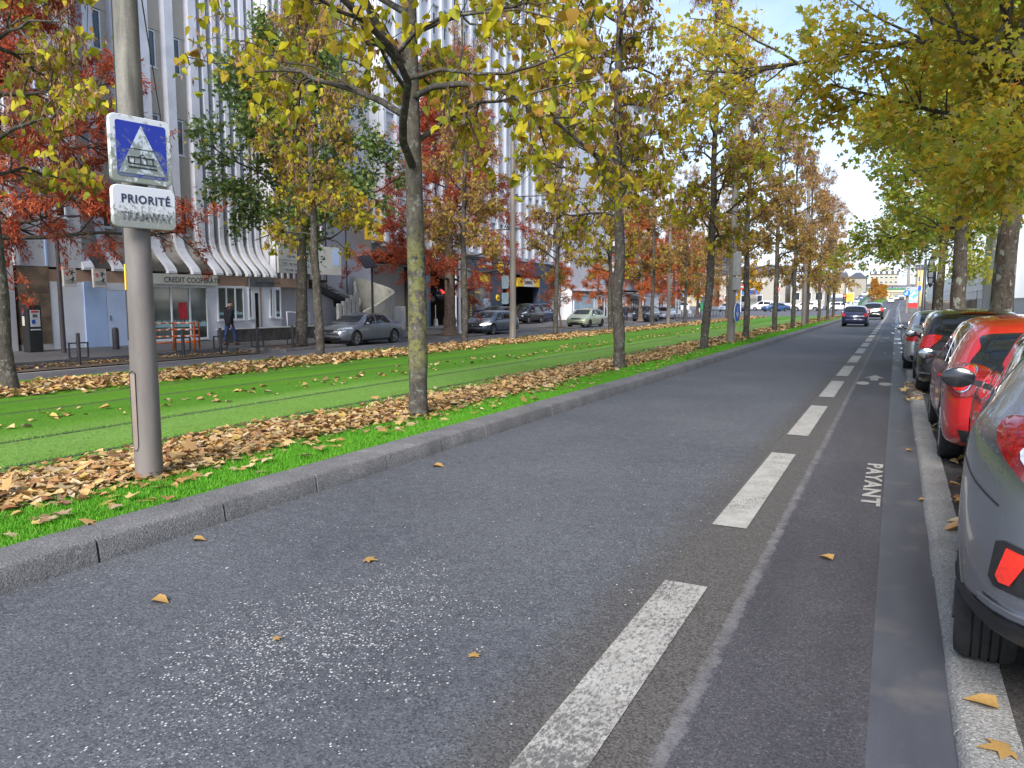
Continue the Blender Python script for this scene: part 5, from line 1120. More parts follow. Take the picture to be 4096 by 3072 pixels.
# ---- signs on the bank
def sgn(nm, x0, x1, y0, y1, z0, z1, m, label, cat='sign', bev=.008):
    root = empty(nm, ((x0 + x1) / 2, (y0 + y1) / 2, z0), 0, label, cat); b = MB(); b.box(x0, x1, y0, y1, z0, z1); o = b.build('panel', m, root, bevel=bev); o.location = -Vector(root.location); return root
def on(root, o): o.parent = root; o.location = Vector(o.location) - Vector(root.location); return o
s_ = sgn('fascia_sign', -27.0, -26.86, 20.55, 23.98, 2.40, 2.82, W_SIGN, 'long cream fascia sign reading CREDIT COOPERATIF above the shop window')
on(s_, text_obj('lettering', 'CREDIT COOPERATIF', W_DK, s_, (-26.858, 21.2, 2.49), ROT_PX, .31, .003, sx=.98, bold=.003))
def figure(mb, cy, cz, s, a, x):
    """small stylised dancing figure: head, body and two reaching arms"""
    c_, s2 = math.cos(a), math.sin(a); f = lambda p: (cy + (p[0] * c_ - p[1] * s2) * s, cz + (p[0] * s2 + p[1] * c_) * s)
    mb.prism([f(p) for p in ellipse(0, .42, .13, .13, 8)], x, x + .004, 'YZ')
    mb.prism([f(p) for p in [(-.16, .26), (-.55, .42), (-.58, .32), (-.14, .02), (-.26, -.5), (-.05, -.42), (0, -.2), (.08, -.44), (.28, -.5), (.14, .02), (.58, .14), (.6, .26), (.16, .26)]], x, x + .004, 'YZ')
def logo_sign(y0, y1, z0, z1, label, x=-26.6):
    r_ = sgn('projecting_sign', x - .10, x, y0, y1, z0, z1, W_SIGN, label); m = MB(); m.box(x + .002, x + .005, y0 + .06, y1 - .06, z1 - .05, z1 - .03); on(r_, m.build('red_line', mat('logo_red', (.6, .03, .03), .5, var=0), r_))
    w = y1 - y0; m = MB(); figure(m, y0 + w * .28, z0 + .45, .17, .3, x + .002); on(r_, m.build('red_figure', MATS['logo_red'], r_, fix=False))
    m = MB(); figure(m, y0 + w * .66, z0 + .50, .19, -.3, x + .002); figure(m, y0 + w * .72, z0 + .27, .19, 2.9, x + .002); on(r_, m.build('black_figures', W_DK, r_, fix=False))
    on(r_, text_obj('lettering', 'CREDIT\nCOOPERATIF', W_DK, r_, (x + .002, y0 + .05, z0 + .11), ROT_PX, .075, .001)); b = MB(); b.box(-27.05, x - .1, (y0 + y1) / 2 - .02, (y0 + y1) / 2 + .02, z0 + .3, z0 + .36); on(r_, b.build('bracket', W_DK, r_))
    return r_
logo_sign(16.85, 17.32, 2.22, 2.92, 'square bank sign with dancing figures half hidden by the thin lamp post')
logo_sign(17.98, 18.50, 2.20, 2.90, 'square bank sign with dancing figures above the pale blue door')
s_ = sgn('door_sign', -27.0, -26.9, 25.85, 27.4, 2.40, 2.80, W_GSGN, 'dark grey weathered sign over the bank entrance door')
on(s_, text_obj('lettering', 'CREDIT COOPERATIF', W_DK, s_, (-26.898, 26.15, 2.52), ROT_PX, .17, .003))
s_ = sgn('lettering_board', -26.92, -26.82, 27.66, 30.15, 3.10, 4.62, mat('board_cream', (.50, .50, .47), .6, var=.1, scale=1.5), 'large cream board with rows of lettering under the finned facade')
bd = s_
for z in (3.45, 3.73, 4.30): m = MB(); m.box(-26.819, -26.815, 27.68, 30.13, z, z + .012); on(s_, m.build('rule', W_DK, s_))
for txt, y, z, sz in (('37', 27.76, 4.36, .22), ('Avenue', 28.35, 4.38, .15), ('CENTRE', 28.4, 4.08, .155), ('CENTRE', 28.25, 3.86, .155), ('C.R.I.  rég. Centre', 27.95, 3.52, .155), ('F.R.O.M.  Centre', 28.1, 3.20, .16)):
    on(s_, text_obj('lettering', txt, W_DK, s_, (-26.818, y, z), ROT_PX, sz, .002, bold=.002))
s_ = empty('lettering_board', (-26.9, 30.2, 3.1), R(-14), 'smaller cream board angled back at the corner, a pale blue strip on its right', 'sign')
m = MB(); m.box(-.08, 0, .02, 1.75, 0, 1.45); m.build('panel', MATS['board_cream'], s_, bevel=.006); m = MB(); m.box(.003, .006, 1.2, 1.62, .5, 1.35); m.build('blue_strip', W_LBLU, s_)
for txt, z, sz in (('D', 1.1, .24), ('Centre', .12, .13)): text_obj('lettering', txt, W_GSGN, s_, (.003, .12, z), ROT_PX, sz, .001)
# ---- curved concrete stair --------------------------------------------------------
st_ = empty('spiral_stair', (-27, 34, 0), 0, 'curved concrete outdoor stair with mossy parapets and dark open treads', 'staircase')
def ribbon(path, thick, nm, m, zb=-.1, drop=None):
    """wall following (x, y, ztop) points with vertical sides"""
    P = [np.array(p, float) for p in path]; q = []
    for i in range(len(P) - 1):
        p0 = P[max(i - 1, 0)]; p1 = P[i]; p2 = P[i + 1]; p3 = P[min(i + 2, len(P) - 1)]
        for k in range(6): t = k / 6; q.append(.5 * ((2 * p1) + (-p0 + p2) * t + (2 * p0 - 5 * p1 + 4 * p2 - p3) * t * t + (-p0 + 3 * p1 - 3 * p2 + p3) * t ** 3))
    q.append(P[-1]); V = []; n = len(q)
    for i, p in enumerate(q):
        t = q[min(i + 1, n - 1)] - q[max(i - 1, 0)]; nn = np.array([-t[1], t[0], 0]); nn = nn / (np.linalg.norm(nn) + 1e-9) * thick / 2; zz = (p[2] - drop) if drop else zb
        V += [(p[0] + nn[0], p[1] + nn[1], p[2]), (p[0] - nn[0], p[1] - nn[1], p[2]), (p[0] - nn[0], p[1] - nn[1], zz), (p[0] + nn[0], p[1] + nn[1], zz)]
    F = []
    for i in range(n - 1):
        for k in range(4): a = i * 4 + k; b = i * 4 + (k + 1) % 4; F.append((a, b, b + 4, a + 4))
    F += [(3, 2, 1, 0), tuple((n - 1) * 4 + k for k in range(4))]; mm = MB(); mm.add(V, F); o = mm.build(nm, m, st_, smooth=45); o.location = Vector(o.location) - Vector(st_.location); return o
ribbon([(-29.5, 36.7, 3.25), (-28.5, 37.1, 2.92), (-27.3, 37.1, 2.55), (-26.5, 36.5, 2.28), (-26.15, 35.6, 2.03), (-26.2, 34.6, 1.58), (-26.4, 33.64, 1.19)], .20, 'outer_parapet', W_CONCM)
ribbon([(-29.3, 36.48, 2.95), (-28.7, 35.86, 2.25), (-28.2, 35.5, 1.8), (-27.6, 34.6, 1.35), (-27.1, 33.3, .95), (-26.7, 32.3, .62)], .16, 'inner_parapet', W_CONCM, drop=1.0)
for y, zt in ((32.2, 1.6), (32.6, 1.74), (32.98, 1.9), (33.36, 2.06), (33.72, 2.26)):
    m = MB(); m.box(-27.15, -26.98, y, y + .27, -.1, zt); o = m.build('concrete_slat', W_CONC, st_, bevel=.015); o.location = -Vector(st_.location)
for k in range(12):
    t = k / 11; y = 31.3 + t * 3.2; z = 2.95 - t * 1.15 - (.05 if k > 6 else 0); m = MB(); m.box(-28.9, -27.7 + t * .2, y, y + .34, z - .06, z); o = m.build('tread', W_CONC if k % 1 == 0 else W_DK, st_); o.location = -Vector(st_.location)
m = MB(); m.add([(-28.8, 30.6, 2.9), (-27.75, 30.6, 2.9), (-27.55, 34.6, 1.55), (-28.8, 34.6, 1.55), (-28.8, 30.6, 2.62), (-27.75, 30.6, 2.62), (-27.55, 34.6, 1.22), (-28.8, 34.6, 1.22)], [(0, 1, 2, 3), (7, 6, 5, 4), (0, 4, 5, 1), (1, 5, 6, 2), (2, 6, 7, 3), (3, 7, 4, 0)])
o = m.build('stair_string', W_DK, st_); o.location = -Vector(st_.location)
for k in range(6): m = MB(); m.box(-27.3, -26.5, 34.3 + k * .28, 34.6 + k * .28, -.1, .2 + k * .17); o = m.build('step', W_DK, st_); o.location = -Vector(st_.location)
m = MB(); m.box(-26.30, -26.285, 34.62, 34.92, 1.28, 1.48)
hp = m.build('house_number_plate', mat('enamel_blue', (.03, .09, .45), .3, var=0)); tag(hp, 'small blue enamel plate with the number 37 on the stair parapet', 'sign'); text_obj('number', '37', W_FRM, hp, (-26.284, 34.66, 1.31), ROT_PX, .17, .001)
# ---- tower wall and tan wall behind the stair
tw_ = empty('grey_tower', (-31, 35, 0), 0, 'plain grey rendered tower rising behind the curved stair', 'building')
m = MB(); m.box(-40, -29.6, 33.01, 38.6, -.35, 22); o = m.build('wall', W_GREY, tw_); o.location = -Vector(tw_.location)
for y in (33.4, 34.3, 36.1): m = MB(); m.box(-29.6, -29.56, y, y + .04, .5, 22); o = m.build('joint', W_DK, tw_); o.location = -Vector(tw_.location)
tn = empty('tan_wall', (-30.6, 41, 0), 0, 'flat tan rendered wall between the curved stair and the garage', 'wall')
m = MB(); m.box(-30.9, -30.5, 38.61, 43.9, -.3, 4.22); o = m.build('wall', W_TAN, tn); o.location = -Vector(tn.location)
m = MB(); m.box(-30.95, -30.46, 43.9, 44.15, -.3, 4.3); o = m.build('brick_pier', mat('brick', (.30, .16, .11), .9, var=.3, scale=14), tn); o.location = -Vector(tn.location)
# ---- apartment block with the garage on its ground floor ---------------------------
ap = empty('apartment_block', (-29, 60, 0), 0, 'tall white apartment block of close-set vertical piers above the garage', 'building')
def addp(root, mb, nm, m, **k): o = mb.build(nm, m, root, **k); o.location = Vector(o.location) - Vector(root.location); return o
TOP = 28.2
m = MB(); m.box(-45, -29.0, 44.2, 68.0, 5.1, TOP); addp(ap, m, 'wall', W_PALE)
m = MB(); m.box(-45, -28.9, 38.62, 44.19, 5.4, TOP); addp(ap, m, 'wall', W_PALE); m = MB(); m.box(-31, -30.2, 38.62, 44.19, 5.0, 5.39); addp(ap, m, 'beam', W_FRM)
m = MB(); m.box(-45, -28.7, 38.6, 68.2, TOP, TOP + .35); addp(ap, m, 'cornice', W_PALE)
piers = np.arange(38.7, 68.0, 1.35)
for y in piers: m = MB(); m.box(-28.999, -28.55, y, y + .26, 5.45, TOP - .01); addp(ap, m, 'pier', W_PALE)
for z in np.arange(5.2, TOP - 1.4, 2.75):
    m = MB(); m.box(-28.998, -28.75, 38.62, 68.0, z, z + .22); addp(ap, m, 'floor_band', W_PALE)
cnt = 0
proto = None
for z in np.arange(6.05, TOP - 1.6, 2.75):
    for y in piers[:-1]:
        if cnt >= 160: break
        if y < 44 and z > 20: continue
        if proto is None:
            proto = window(ap, -28.96, .36, 1.2, 0, 1.5, .06, glass=W_GL, sill=False); w = proto
        else: w = copy_tree(proto, ap)
        w.location = Vector((0, y, z)) - Vector(ap.location); cnt += 1
# garage
ga = empty('garage', (-28.6, 54, 0), 0, 'navy fronted car repair garage with yellow signs on the ground floor of the white block', 'building')
G_ = lambda mb, nm, m, **k: addp(ga, mb, nm, m, **k)
m = MB(); m.box(-29.2, -28.45, 43.4, 63.6, 4.02, 5.08); G_(m, 'fascia', W_NAVY)
m = MB(); m.box(-29.3, -28.4, 43.4, 63.6, 5.081, 5.16); G_(m, 'fascia_cap', W_DK)
for a, b in ((48.4, 49.7), (52.4, 54.3), (61.4, 63.6), (43.38, 43.6)): m = MB(); m.box(-29.2, -28.5, a, b, -.1, 4.018); G_(m, 'pillar', W_NAVY)
m = MB(); m.box(-29.2, -28.6, 49.7, 52.4, -.1, 1.05); G_(m, 'pillar', W_NAVY)
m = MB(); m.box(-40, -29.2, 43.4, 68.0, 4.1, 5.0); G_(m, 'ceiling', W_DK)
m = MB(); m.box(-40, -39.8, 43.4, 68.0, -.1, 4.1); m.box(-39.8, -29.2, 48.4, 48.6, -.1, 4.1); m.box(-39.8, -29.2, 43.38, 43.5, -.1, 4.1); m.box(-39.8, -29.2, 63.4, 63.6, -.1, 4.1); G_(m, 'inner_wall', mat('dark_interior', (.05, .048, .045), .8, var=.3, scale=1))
for k in range(4): m = MB(); m.box(-28.594, -28.588, 49.8, 52.3, .40 + k * .15, .46 + k * .15); G_(m, 'white_stripe', W_FRM)
w = window(ga, -28.55, 49.72, 52.38, 1.06, 3.95, .05, glass=mat('garage_glass', (.22, .23, .22), .08, var=.6, scale=1.3, spec=.8), sill=False, frm=W_DK); w.location = -Vector(ga.location)
m = MB(); m.box(-28.575, -28.57, 50.6, 52.3, 3.25, 3.9); G_(m, 'yellow_panel', W_YEL); m = MB(); m.box(-28.575, -28.57, 49.8, 50.7, 2.38, 2.52); G_(m, 'yellow_panel', W_YEL)
m = MB(); m.box(-28.574, -28.57, 51.2, 52.3, 1.2, 2.0); G_(m, 'poster', mat('tyre_poster', (.35, .50, .60), .5, var=.5, scale=5)); m = MB(); m.box(-28.574, -28.569, 51.5, 52.35, 1.08, 1.3); G_(m, 'poster', MATS['poster_red'])
m = MB(); m.box(-29.0, -28.52, 54.31, 55.5, 3.1, 3.95); G_(m, 'yellow_panel', W_YEL); 
for ya_, yb_ in ((57.05, 58.2), (60.3, 61.39)): m = MB(); m.box(-28.9, -28.53, ya_, yb_, 3.05, 3.78); G_(m, 'yellow_panel', W_YEL)
m = MB(); m.box(-28.9, -28.52, 58.2, 60.3, 3.05, 3.78); G_(m, 'white_banner', W_SIGN); G_(MB().box(-28.515, -28.51, 58.21, 60.29, 3.06, 3.15), 'banner_edge', W_FRM)
def gt(txt, y, z, s, m=W_FRM, **k): o = text_obj('lettering', txt, m, ga, (-28.44 if z > 4 else -28.49, y, z), ROT_PX, s, .01, **k); o.location = Vector(o.location) - Vector(ga.location); return o
gt("L'entretien garanti", 43.9, 4.45, .62, mat('letter_cream', (.75, .70, .55), .5, var=0), sx=.82); gt("L'entretien garanti", 54.7, 4.42, .62, MATS['letter_cream'], sx=.75); gt('CONTROLE', 58.3, 3.3, .36, W_DK, sx=.8)
gt('Rue Basile Than', 51.0, 3.06, .2); gt('02.38.54.37.60', 50.75, 2.78, .26)
for yy, zz, rr in ((53.75, 4.5, .46), (53.35, 2.05, .26), (49.1, 2.05, .26)):
    m = MB(); m.lathe([(.001, .0), (rr, 0), (rr, .10), (.001, .10)], 28, (-28.45 if zz > 4 else -28.5, yy, zz), 'X'); G_(m, 'round_sign', W_YEL, smooth=30)
    o = text_obj('lettering', 'midas', W_INK if 'W_INK' in globals() else M_INK, ga, (-28.34 if zz > 4 else -28.39, yy, zz - rr * .2), ROT_PX, rr * .62, .004, 'CENTER', bold=.006); o.location = Vector(o.location) - Vector(ga.location)
for k in range(7): m = MB(); m.box(-28.495, -28.49, 48.95, 49.25, .5 + k * .19, .6 + k * .19); G_(m, 'yellow_mark', W_YEL)
m = MB(); m.box(-28.44, -28.43, 50.2, 51.3, 4.35, 4.5); G_(m, 'yellow_bar', W_YEL)
for k in range(5): m = MB(); m.box(-28.44, -28.43, 51.5 + k * .16, 51.58 + k * .16, 4.55, 5.0 - abs(k - 2) * .04); G_(m, 'badge_bar', W_FRM)
m = MB(); m.box(-35.0, -34.8, 45.0, 46.4, 2.6, 2.9); G_(m, 'ceiling_light', mat('warm_tube', (1, .62, .12), .5, var=0, emit=3))
# lift, car on the lift
lf = empty('car_lift', (-31.5, 46.3, 0), 0, 'two-post workshop lift inside the open garage bay', 'car lift'); m = MB(); m.box(-.15, .15, -.9, -.6, 0, 3.4); m.build('post', W_DK, lf); m = MB(); m.box(-.1, .1, .9, 1.05, 0, 1.5); m.build('yellow_post', W_YEL, lf)
m = MB(); m.box(-.3, .3, -.2, .5, 0, 1.4); m.build('cabinet', mat('olive_metal', (.12, .12, .10), .5, var=.1), lf); m = MB(); m.box(-.6, .6, -1.0, 1.2, 1.50, 1.62); m.build('platform', W_DK, lf)
lc = car('lifted_car', 'hatch', 3.9, 1.7, 1.45, BKp, wr=.30, tail=M_REDL, lod=0); park(lc, -31.3, 46.2, 'black hatchback raised on the lift inside the garage', rz=PI / 2 + .5, z=1.63)
# yellow hoarding on the block's left end
s_ = sgn('yellow_sign', -28.88, -28.7, 37.0, 39.15, 5.45, 7.0, W_YEL, 'big square yellow sign with a white swirl high left of the garage'); 
m = MB(); pts = [(38.1 + .62 * math.cos(a), 6.2 + .55 * math.sin(a)) for a in np.linspace(.6, 4.6, 14)]; P_ = line_poly(pts, .2); m.prism(P_, -28.698, -28.694, 'YZ'); on(s_, m.build('swirl', W_FRM, s_))
m = MB(); m.bar((-29.6, 38.0, 6.3), (-28.88, 38.0, 6.3), .1); on(s_, m.build('bracket', W_DK, s_))
# ---- white gable building, balconies, small shop ------------------------------------
gb = empty('gable_building', (-29, 76, 0), 0, 'white apartment building with a blank wall and stacked balconies right of the garage', 'building')
A_ = lambda mb, nm, m, **k: addp(gb, mb, nm, m, **k)
m = MB(); m.box(-45, -28.5, 68.35, 79.0, 2.9, 27.4); A_(m, 'wall', W_PALE); m = MB(); m.box(-45, -29.4, 79.01, 94.5, 3.2, 26.8); A_(m, 'wall', W_PALE)
m = MB(); m.lathe([(.5, 27.4), (.5, 28.6), (.62, 28.7), (.62, 28.9), (.01, 28.9)], 12, (-30, 74.5, 0)); A_(m, 'chimney', W_CONC)
for y, z in ((77.3, 7.6), (77.3, 23.2), (77.3, 19.3), (77.3, 15.4), (77.3, 11.4)): w = window(gb, -28.45, y, y + 1.3, z, z + 1.4, .07, glass=W_GL); w.location = -Vector(gb.location)
for k, z in enumerate(np.arange(5.0, 25.5, 2.9)):
    for y0, y1 in ((79.6, 84.2), (87.2, 93.8)):
        m = MB(); m.box(-29.39, -27.5, y0, y1, z, z + .16); A_(m, 'balcony_slab', W_CONC); m = MB(); m.box(-27.62, -27.5, y0, y1, z + .162, z + 1.1); m.box(-29.39, -27.63, y0, y0 + .1, z + .162, z + 1.1); A_(m, 'balcony_parapet', W_PALE if k % 2 else W_CONC)
        w = window(gb, -29.36, y0 + .6, y1 - .5, z + .2, z + 2.4, .07, split=2, glass=W_GLD, sill=False); w.location = -Vector(gb.location)
m = MB(); m.box(-45, -28.2, 68.1, 94.5, -.1, 2.89); A_(m, 'ground_floor_wall', W_WHT)
w = window(gb, -28.15, 68.6, 74.3, .85, 2.55, .12, glass=mat('frosted_film', (.38, .56, .66), .25, var=.12, scale=2), sill=False); w.location = -Vector(gb.location)
w = window(gb, -28.15, 75.4, 78.2, .1, 2.35, .1, split=2, glass=W_GLS); w.location = -Vector(gb.location); w = window(gb, -28.15, 80.2, 83.5, .1, 2.3, .1, split=2, glass=W_GLS); w.location = -Vector(gb.location)
m = MB(); m.box(-28.19, -28.0, 68.2, 83.6, 2.62, 2.86); A_(m, 'dark_fascia', W_DK)
w = window(gb, -28.15, 85.5, 89.5, .5, 2.1, .08, split=5, glass=W_GLD, sill=False, frm=mat('brown_frame', (.16, .07, .05), .6, var=.2)); w.location = -Vector(gb.location)
aw = empty('awning', (-27.4, 87, 2.2), 0, 'small grey pitched awning with a white gutter over the shop door', 'awning'); m = MB(); m.add([(-.8, -2.8, .62), (-.8, 3.4, .62), (1.5, 3.4, .12), (1.5, -2.8, .12), (-.8, -2.8, .55), (-.8, 3.4, .55), (1.5, 3.4, .05), (1.5, -2.8, .05)], [(0, 1, 2, 3), (7, 6, 5, 4), (0, 4, 5, 1), (1, 5, 6, 2), (2, 6, 7, 3), (3, 7, 4, 0)])
m.build('roof_sheet', W_ROOF, aw); m = MB(); m.box(1.5, 1.6, -2.8, 3.4, -.02, .14); m.build('gutter', W_FRM, aw); m = MB(); m.box(1.2, 1.35, -2.5, -2.3, -2.2, .06); m.build('post', W_FRM, aw); m = MB(); m.box(1.15, 1.3, -1.9, -1.7, -2.2, .06); m.build('post', mat('brown_post', (.20, .05, .04), .5, var=.1), aw)
# red shop and cream houses beyond
rs_ = empty('red_shop', (-28.5, 98, 0), 0, 'white walled snack shop with a red fascia past the awning', 'building'); M_R = mat('shop_red', (.60, .03, .06), .5, var=.1)
m = MB(); m.box(-40, -28, 94.55, 106.5, -.1, 7.0); addp(rs_, m, 'wall', W_WHT); m = MB(); m.box(-28.0, -27.7, 95.0, 106.4, 3.0, 4.25); addp(rs_, m, 'fascia', M_R)
w = window(rs_, -27.95, 97.3, 99.9, .5, 2.9, .1, split=1, glass=W_GLD, sill=False); w.location = -Vector(rs_.location); w = window(rs_, -27.95, 101.4, 105.8, .4, 2.6, .1, split=1, glass=W_GLD, sill=False); w.location = -Vector(rs_.location)
m = MB(); m.lathe([(.001, 0), (.7, 0), (.7, .08), (.001, .08)], 20, (-27.7, 95.9, 3.6), 'X'); addp(rs_, m, 'round_sign', W_YEL); m = MB(); m.box(-27.69, -27.68, 101.9, 104.6, 3.3, 4.0); addp(rs_, m, 'orange_panel', W_ORG)
for txt, y, z, s in ():
    if s > .1: o = text_obj('lettering', txt, W_FRM, rs_, (-27.69, y, z), ROT_PX, s, .005); o.location = Vector(o.location) - Vector(rs_.location)
vs_ = sgn('vertical_sign', -27.62, -27.45, 90.2, 92.3, 2.95, 5.7, mat('maroon', (.17, .012, .02), .5, var=.1), 'tall maroon vertical sign with stacked white letters by the awning', bev=.02)
for k, ch in enumerate('ARMENIE'): on(vs_, text_obj('lettering', ch, W_FRM, vs_, (-27.448, 91.25, 4.95 - k * .23), ROT_PX, .27, .004, 'CENTER'))
m = MB(); m.box(-27.449, -27.44, 90.8, 91.7, 3.08, 3.32); on(vs_, m.build('yellow_mark', W_YEL, vs_)); m = MB(); m.box(-27.7, -27.63, 89.7, 92.8, 2.8, 4.1); on(vs_, m.build('red_backing', M_R, vs_))
m = MB(); m.box(-28.5, -27.63, 91.2, 91.3, 3.4, 3.5); on(vs_, m.build('bracket', W_DK, vs_))
def house(name, x0, x1, y0, y1, zb, ze, zr, wm, label, rows, face='-Y', ridge='x', cat='house', roofm=None, hip=0, n=4, ww_=1.1, wh_=1.5):
    r_ = empty(name, ((x0 + x1) / 2, (y0 + y1) / 2, zb), 0, label, cat); C_ = lambda mb, nm, m, **k: addp(r_, mb, nm, m, **k)
    m = MB(); m.box(x0, x1, y0, y1, zb, ze); C_(m, 'wall', wm)
    if zr > ze:
        m = MB(); e = .35
        if ridge == 'x': ym = (y0 + y1) / 2; m.add([(x0 - e, y0 - e, ze), (x1 + e, y0 - e, ze), (x1 + e, y1 + e, ze), (x0 - e, y1 + e, ze), (x0 - e + hip, ym, zr), (x1 + e - hip, ym, zr)], [(0, 1, 5, 4), (2, 3, 4, 5), (1, 2, 5), (3, 0, 4), (3, 2, 1, 0)])
        else: xm = (x0 + x1) / 2; m.add([(x0 - e, y0 - e, ze), (x1 + e, y0 - e, ze), (x1 + e, y1 + e, ze), (x0 - e, y1 + e, ze), (xm, y0 - e + hip, zr), (xm, y1 + e - hip, zr)], [(0, 1, 4), (1, 2, 5, 4), (2, 3, 5), (3, 0, 4, 5), (3, 2, 1, 0)])
        C_(m, 'roof', roofm or W_ROOF)
    for z in rows:
        for k in range(n):
            xc = x0 + (x1 - x0) * (k + .5) / n; m = MB(); m.box(xc - ww_ / 2, xc + ww_ / 2, y0 - .06, y0 - .01, z, z + wh_); w = C_(m, 'window', W_FRM); m = MB(); m.box(xc - ww_ / 2 + .1, xc + ww_ / 2 - .1, y0 - .07, y0 - .062, z + .1, z + wh_ - .1); m.build('pane', W_GL, w)
        if face == '+X':
            for k in range(n): yc = y0 + (y1 - y0) * (k + .5) / n; m = MB(); m.box(x1 + .01, x1 + .06, yc - ww_ / 2, yc + ww_ / 2, z, z + wh_); w = C_(m, 'window', W_FRM); m = MB(); m.box(x1 + .062, x1 + .07, yc - ww_ / 2 + .1, yc + ww_ / 2 - .1, z + .1, z + wh_ - .1); m.build('pane', W_GL, w)
    return r_
house('street_house', -45, -29, 106.6, 113, -.1, 6.5, 8.5, W_CRM, 'cream house past the red shop, its lower wall with tall windows', (.6, 3.6), '+X')
house('corner_house', -62, -34, 158, 175, 1.0, 10.5, 14, W_CRM, 'cream corner building across the side street, blue shop banners on it', (1.6, 5.0, 8.0), n=7)
house('corner_house', -33, -20, 160, 176, 1.0, 7.5, 9.5, W_CRM2, 'pale low building behind the no-entry signs', (1.8, 4.6), n=4)
house('white_shed', -19, -12.6, 160, 176, 1.0, 5.2, 5.2, W_CRM2, 'low white workshop with wide windows beyond the junction', (2.2,), n=3, ww_=1.5, wh_=1.6, cat='building')
sgn('shop_banner', -30.5, -24.5, 157.7, 157.9, 3.4, 4.3, mat('banner_blue', (.04, .13, .5), .5, var=.1), 'blue shop banner on the pale low building'); sgn('shop_banner', -47, -40, 157.6, 157.9, 3.2, 4.2, MATS['banner_blue'], 'long blue banner on the cream corner building')
# house with dark hipped roof, white block, bridge, green ramp
house('hip_roofed_house', -15.2, -9.6, 285, 296, 3, 10.2, 12.3, wallm('beige_wall', (.27, .255, .21), .06), 'large beige house with a dark hipped roof on the skyline', (), hip=2.4, cat='house')
house('distant_block', -11.4, .2, 380, 392, 3, 16, 16, wallm('sunlit_white', (.36, .335, .25), .03), 'white five-storey block with dark attic band closing the end of the road', (8.3, 10.6, 12.7), n=6, ww_=1.3, wh_=.9, cat='building')
m = MB(); m.box(-11.5, .3, 379.8, 392.1, 14.5, 16.02); o = m.build('attic_band', W_ROOF); o.parent = [q for q in COL.objects if q.get('category') == 'building' and 'five-storey' in q.get('label', '')][0]; o.location = -Vector(o.parent.location); pb = o.parent
for k in range(5): m = MB(); m.box(-10.8 + k * 2.3, -9.7 + k * 2.3, 379.6, 379.79, 14.8, 15.8); o = m.build('attic_window', W_FRM, pb); o.location = -Vector(pb.location)
m = MB(); m.box(-7.6, -3.2, 383, 391, 16.03, 17.9); o = m.build('penthouse', MATS['sunlit_white'], pb); o.location = -Vector(pb.location)
for i, (x0, x1, y, ze, zr) in enumerate(((-14, -9, 340, 7.5, 9.5), (-8, -2, 345, 7, 9), (3.5, 12, 330, 7.5, 9), (-30, -17, 300, 10, 13), (-1.5, 3.5, 345, 7.2, 9))):
    house('distant_house', x0, x1, y, y + 10, 5, ze, zr, W_CRM if i % 2 else W_CRM2, ['cream gabled house left under the white block', 'low cream house under the white block behind the amber trees', 'cream row with brown blinds right of the road axis', 'pale house left of the hip-roofed one', 'grey-roofed cottage beside the bridge deck'][i], (7,), n=4, ww_=1, wh_=1.2, ridge='x')
br = empty('bridge', (-2, 330, 0), 0, 'beige concrete road bridge crossing the far end of the avenue', 'bridge'); B_ = lambda mb, nm, m, **k: addp(br, mb, nm, m, **k); zg = gz(-2, 330); BC = mat('bridge_concrete', (.55, .47, .32), .85, var=.1, scale=.3)
m = MB(); m.box(-16, 14, 328, 340, zg + 2.8, zg + 3.7); B_(m, 'deck', BC); m = MB(); m.box(-16, 14, 327.8, 328, zg + 3.7, zg + 4.4); B_(m, 'parapet', mat('green_railing', (.06, .20, .12), .6, var=.2, scale=2))
for a, b in ((-3.6, -2.4), (2.6, 4.0), (-16, -9)): m = MB(); m.box(a, b, 328.2, 339.8, zg - .2, zg + 2.79); B_(m, 'abutment', BC)
for x in (-6.6, -5.2, 5.6): m = MB(); m.lathe([(.22, zg - .2), (.22, zg + 2.79)], 8, (x, 334, 0)); B_(m, 'column', BC)
rm_ = empty('ramp', (-11, 240, 0), 0, 'sloping retaining wall with green railing carrying parked cars', 'ramp'); zr0 = gz(-10, 215) + .1
m = MB(); m.add([(-11.5, 205, zr0 - .8), (-8.5, 205, zr0 - .8), (-8.2, 290, zr0 + .5), (-11.5, 290, zr0 + .5), (-11.5, 205, zr0 + .05), (-8.5, 205, zr0 + .05), (-8.2, 290, zr0 + 3.9), (-11.5, 290, zr0 + 3.9)], [(3, 2, 1, 0), (4, 5, 6, 7), (0, 1, 5, 4), (1, 2, 6, 5), (2, 3, 7, 6), (3, 0, 4, 7)]); o = m.build('retaining_wall', W_CONC, rm_); o.location = -Vector(rm_.location)
m = MB(); m.add([(-8.4, 205, zr0 + .05), (-8.1, 290, zr0 + 3.9), (-8.1, 290, zr0 + 5.0), (-8.4, 205, zr0 + 1.1), (-8.5, 205, zr0 + .05), (-8.2, 290, zr0 + 3.9), (-8.2, 290, zr0 + 5.0), (-8.5, 205, zr0 + 1.1)], [(0, 1, 2, 3), (7, 6, 5, 4), (0, 4, 5, 1), (1, 5, 6, 2), (2, 6, 7, 3), (3, 7, 4, 0)]); o = m.build('railing', MATS['green_railing'], rm_); o.location = -Vector(rm_.location)
# buildings at the left edge and the row continuing out of frame
house('end_building', -45, -27, 4, 15.36, -.3, 12, 12, W_GREY, 'dark grey building at the very left edge behind the dark trunk', (1.0,), '+X', n=3, cat='building')
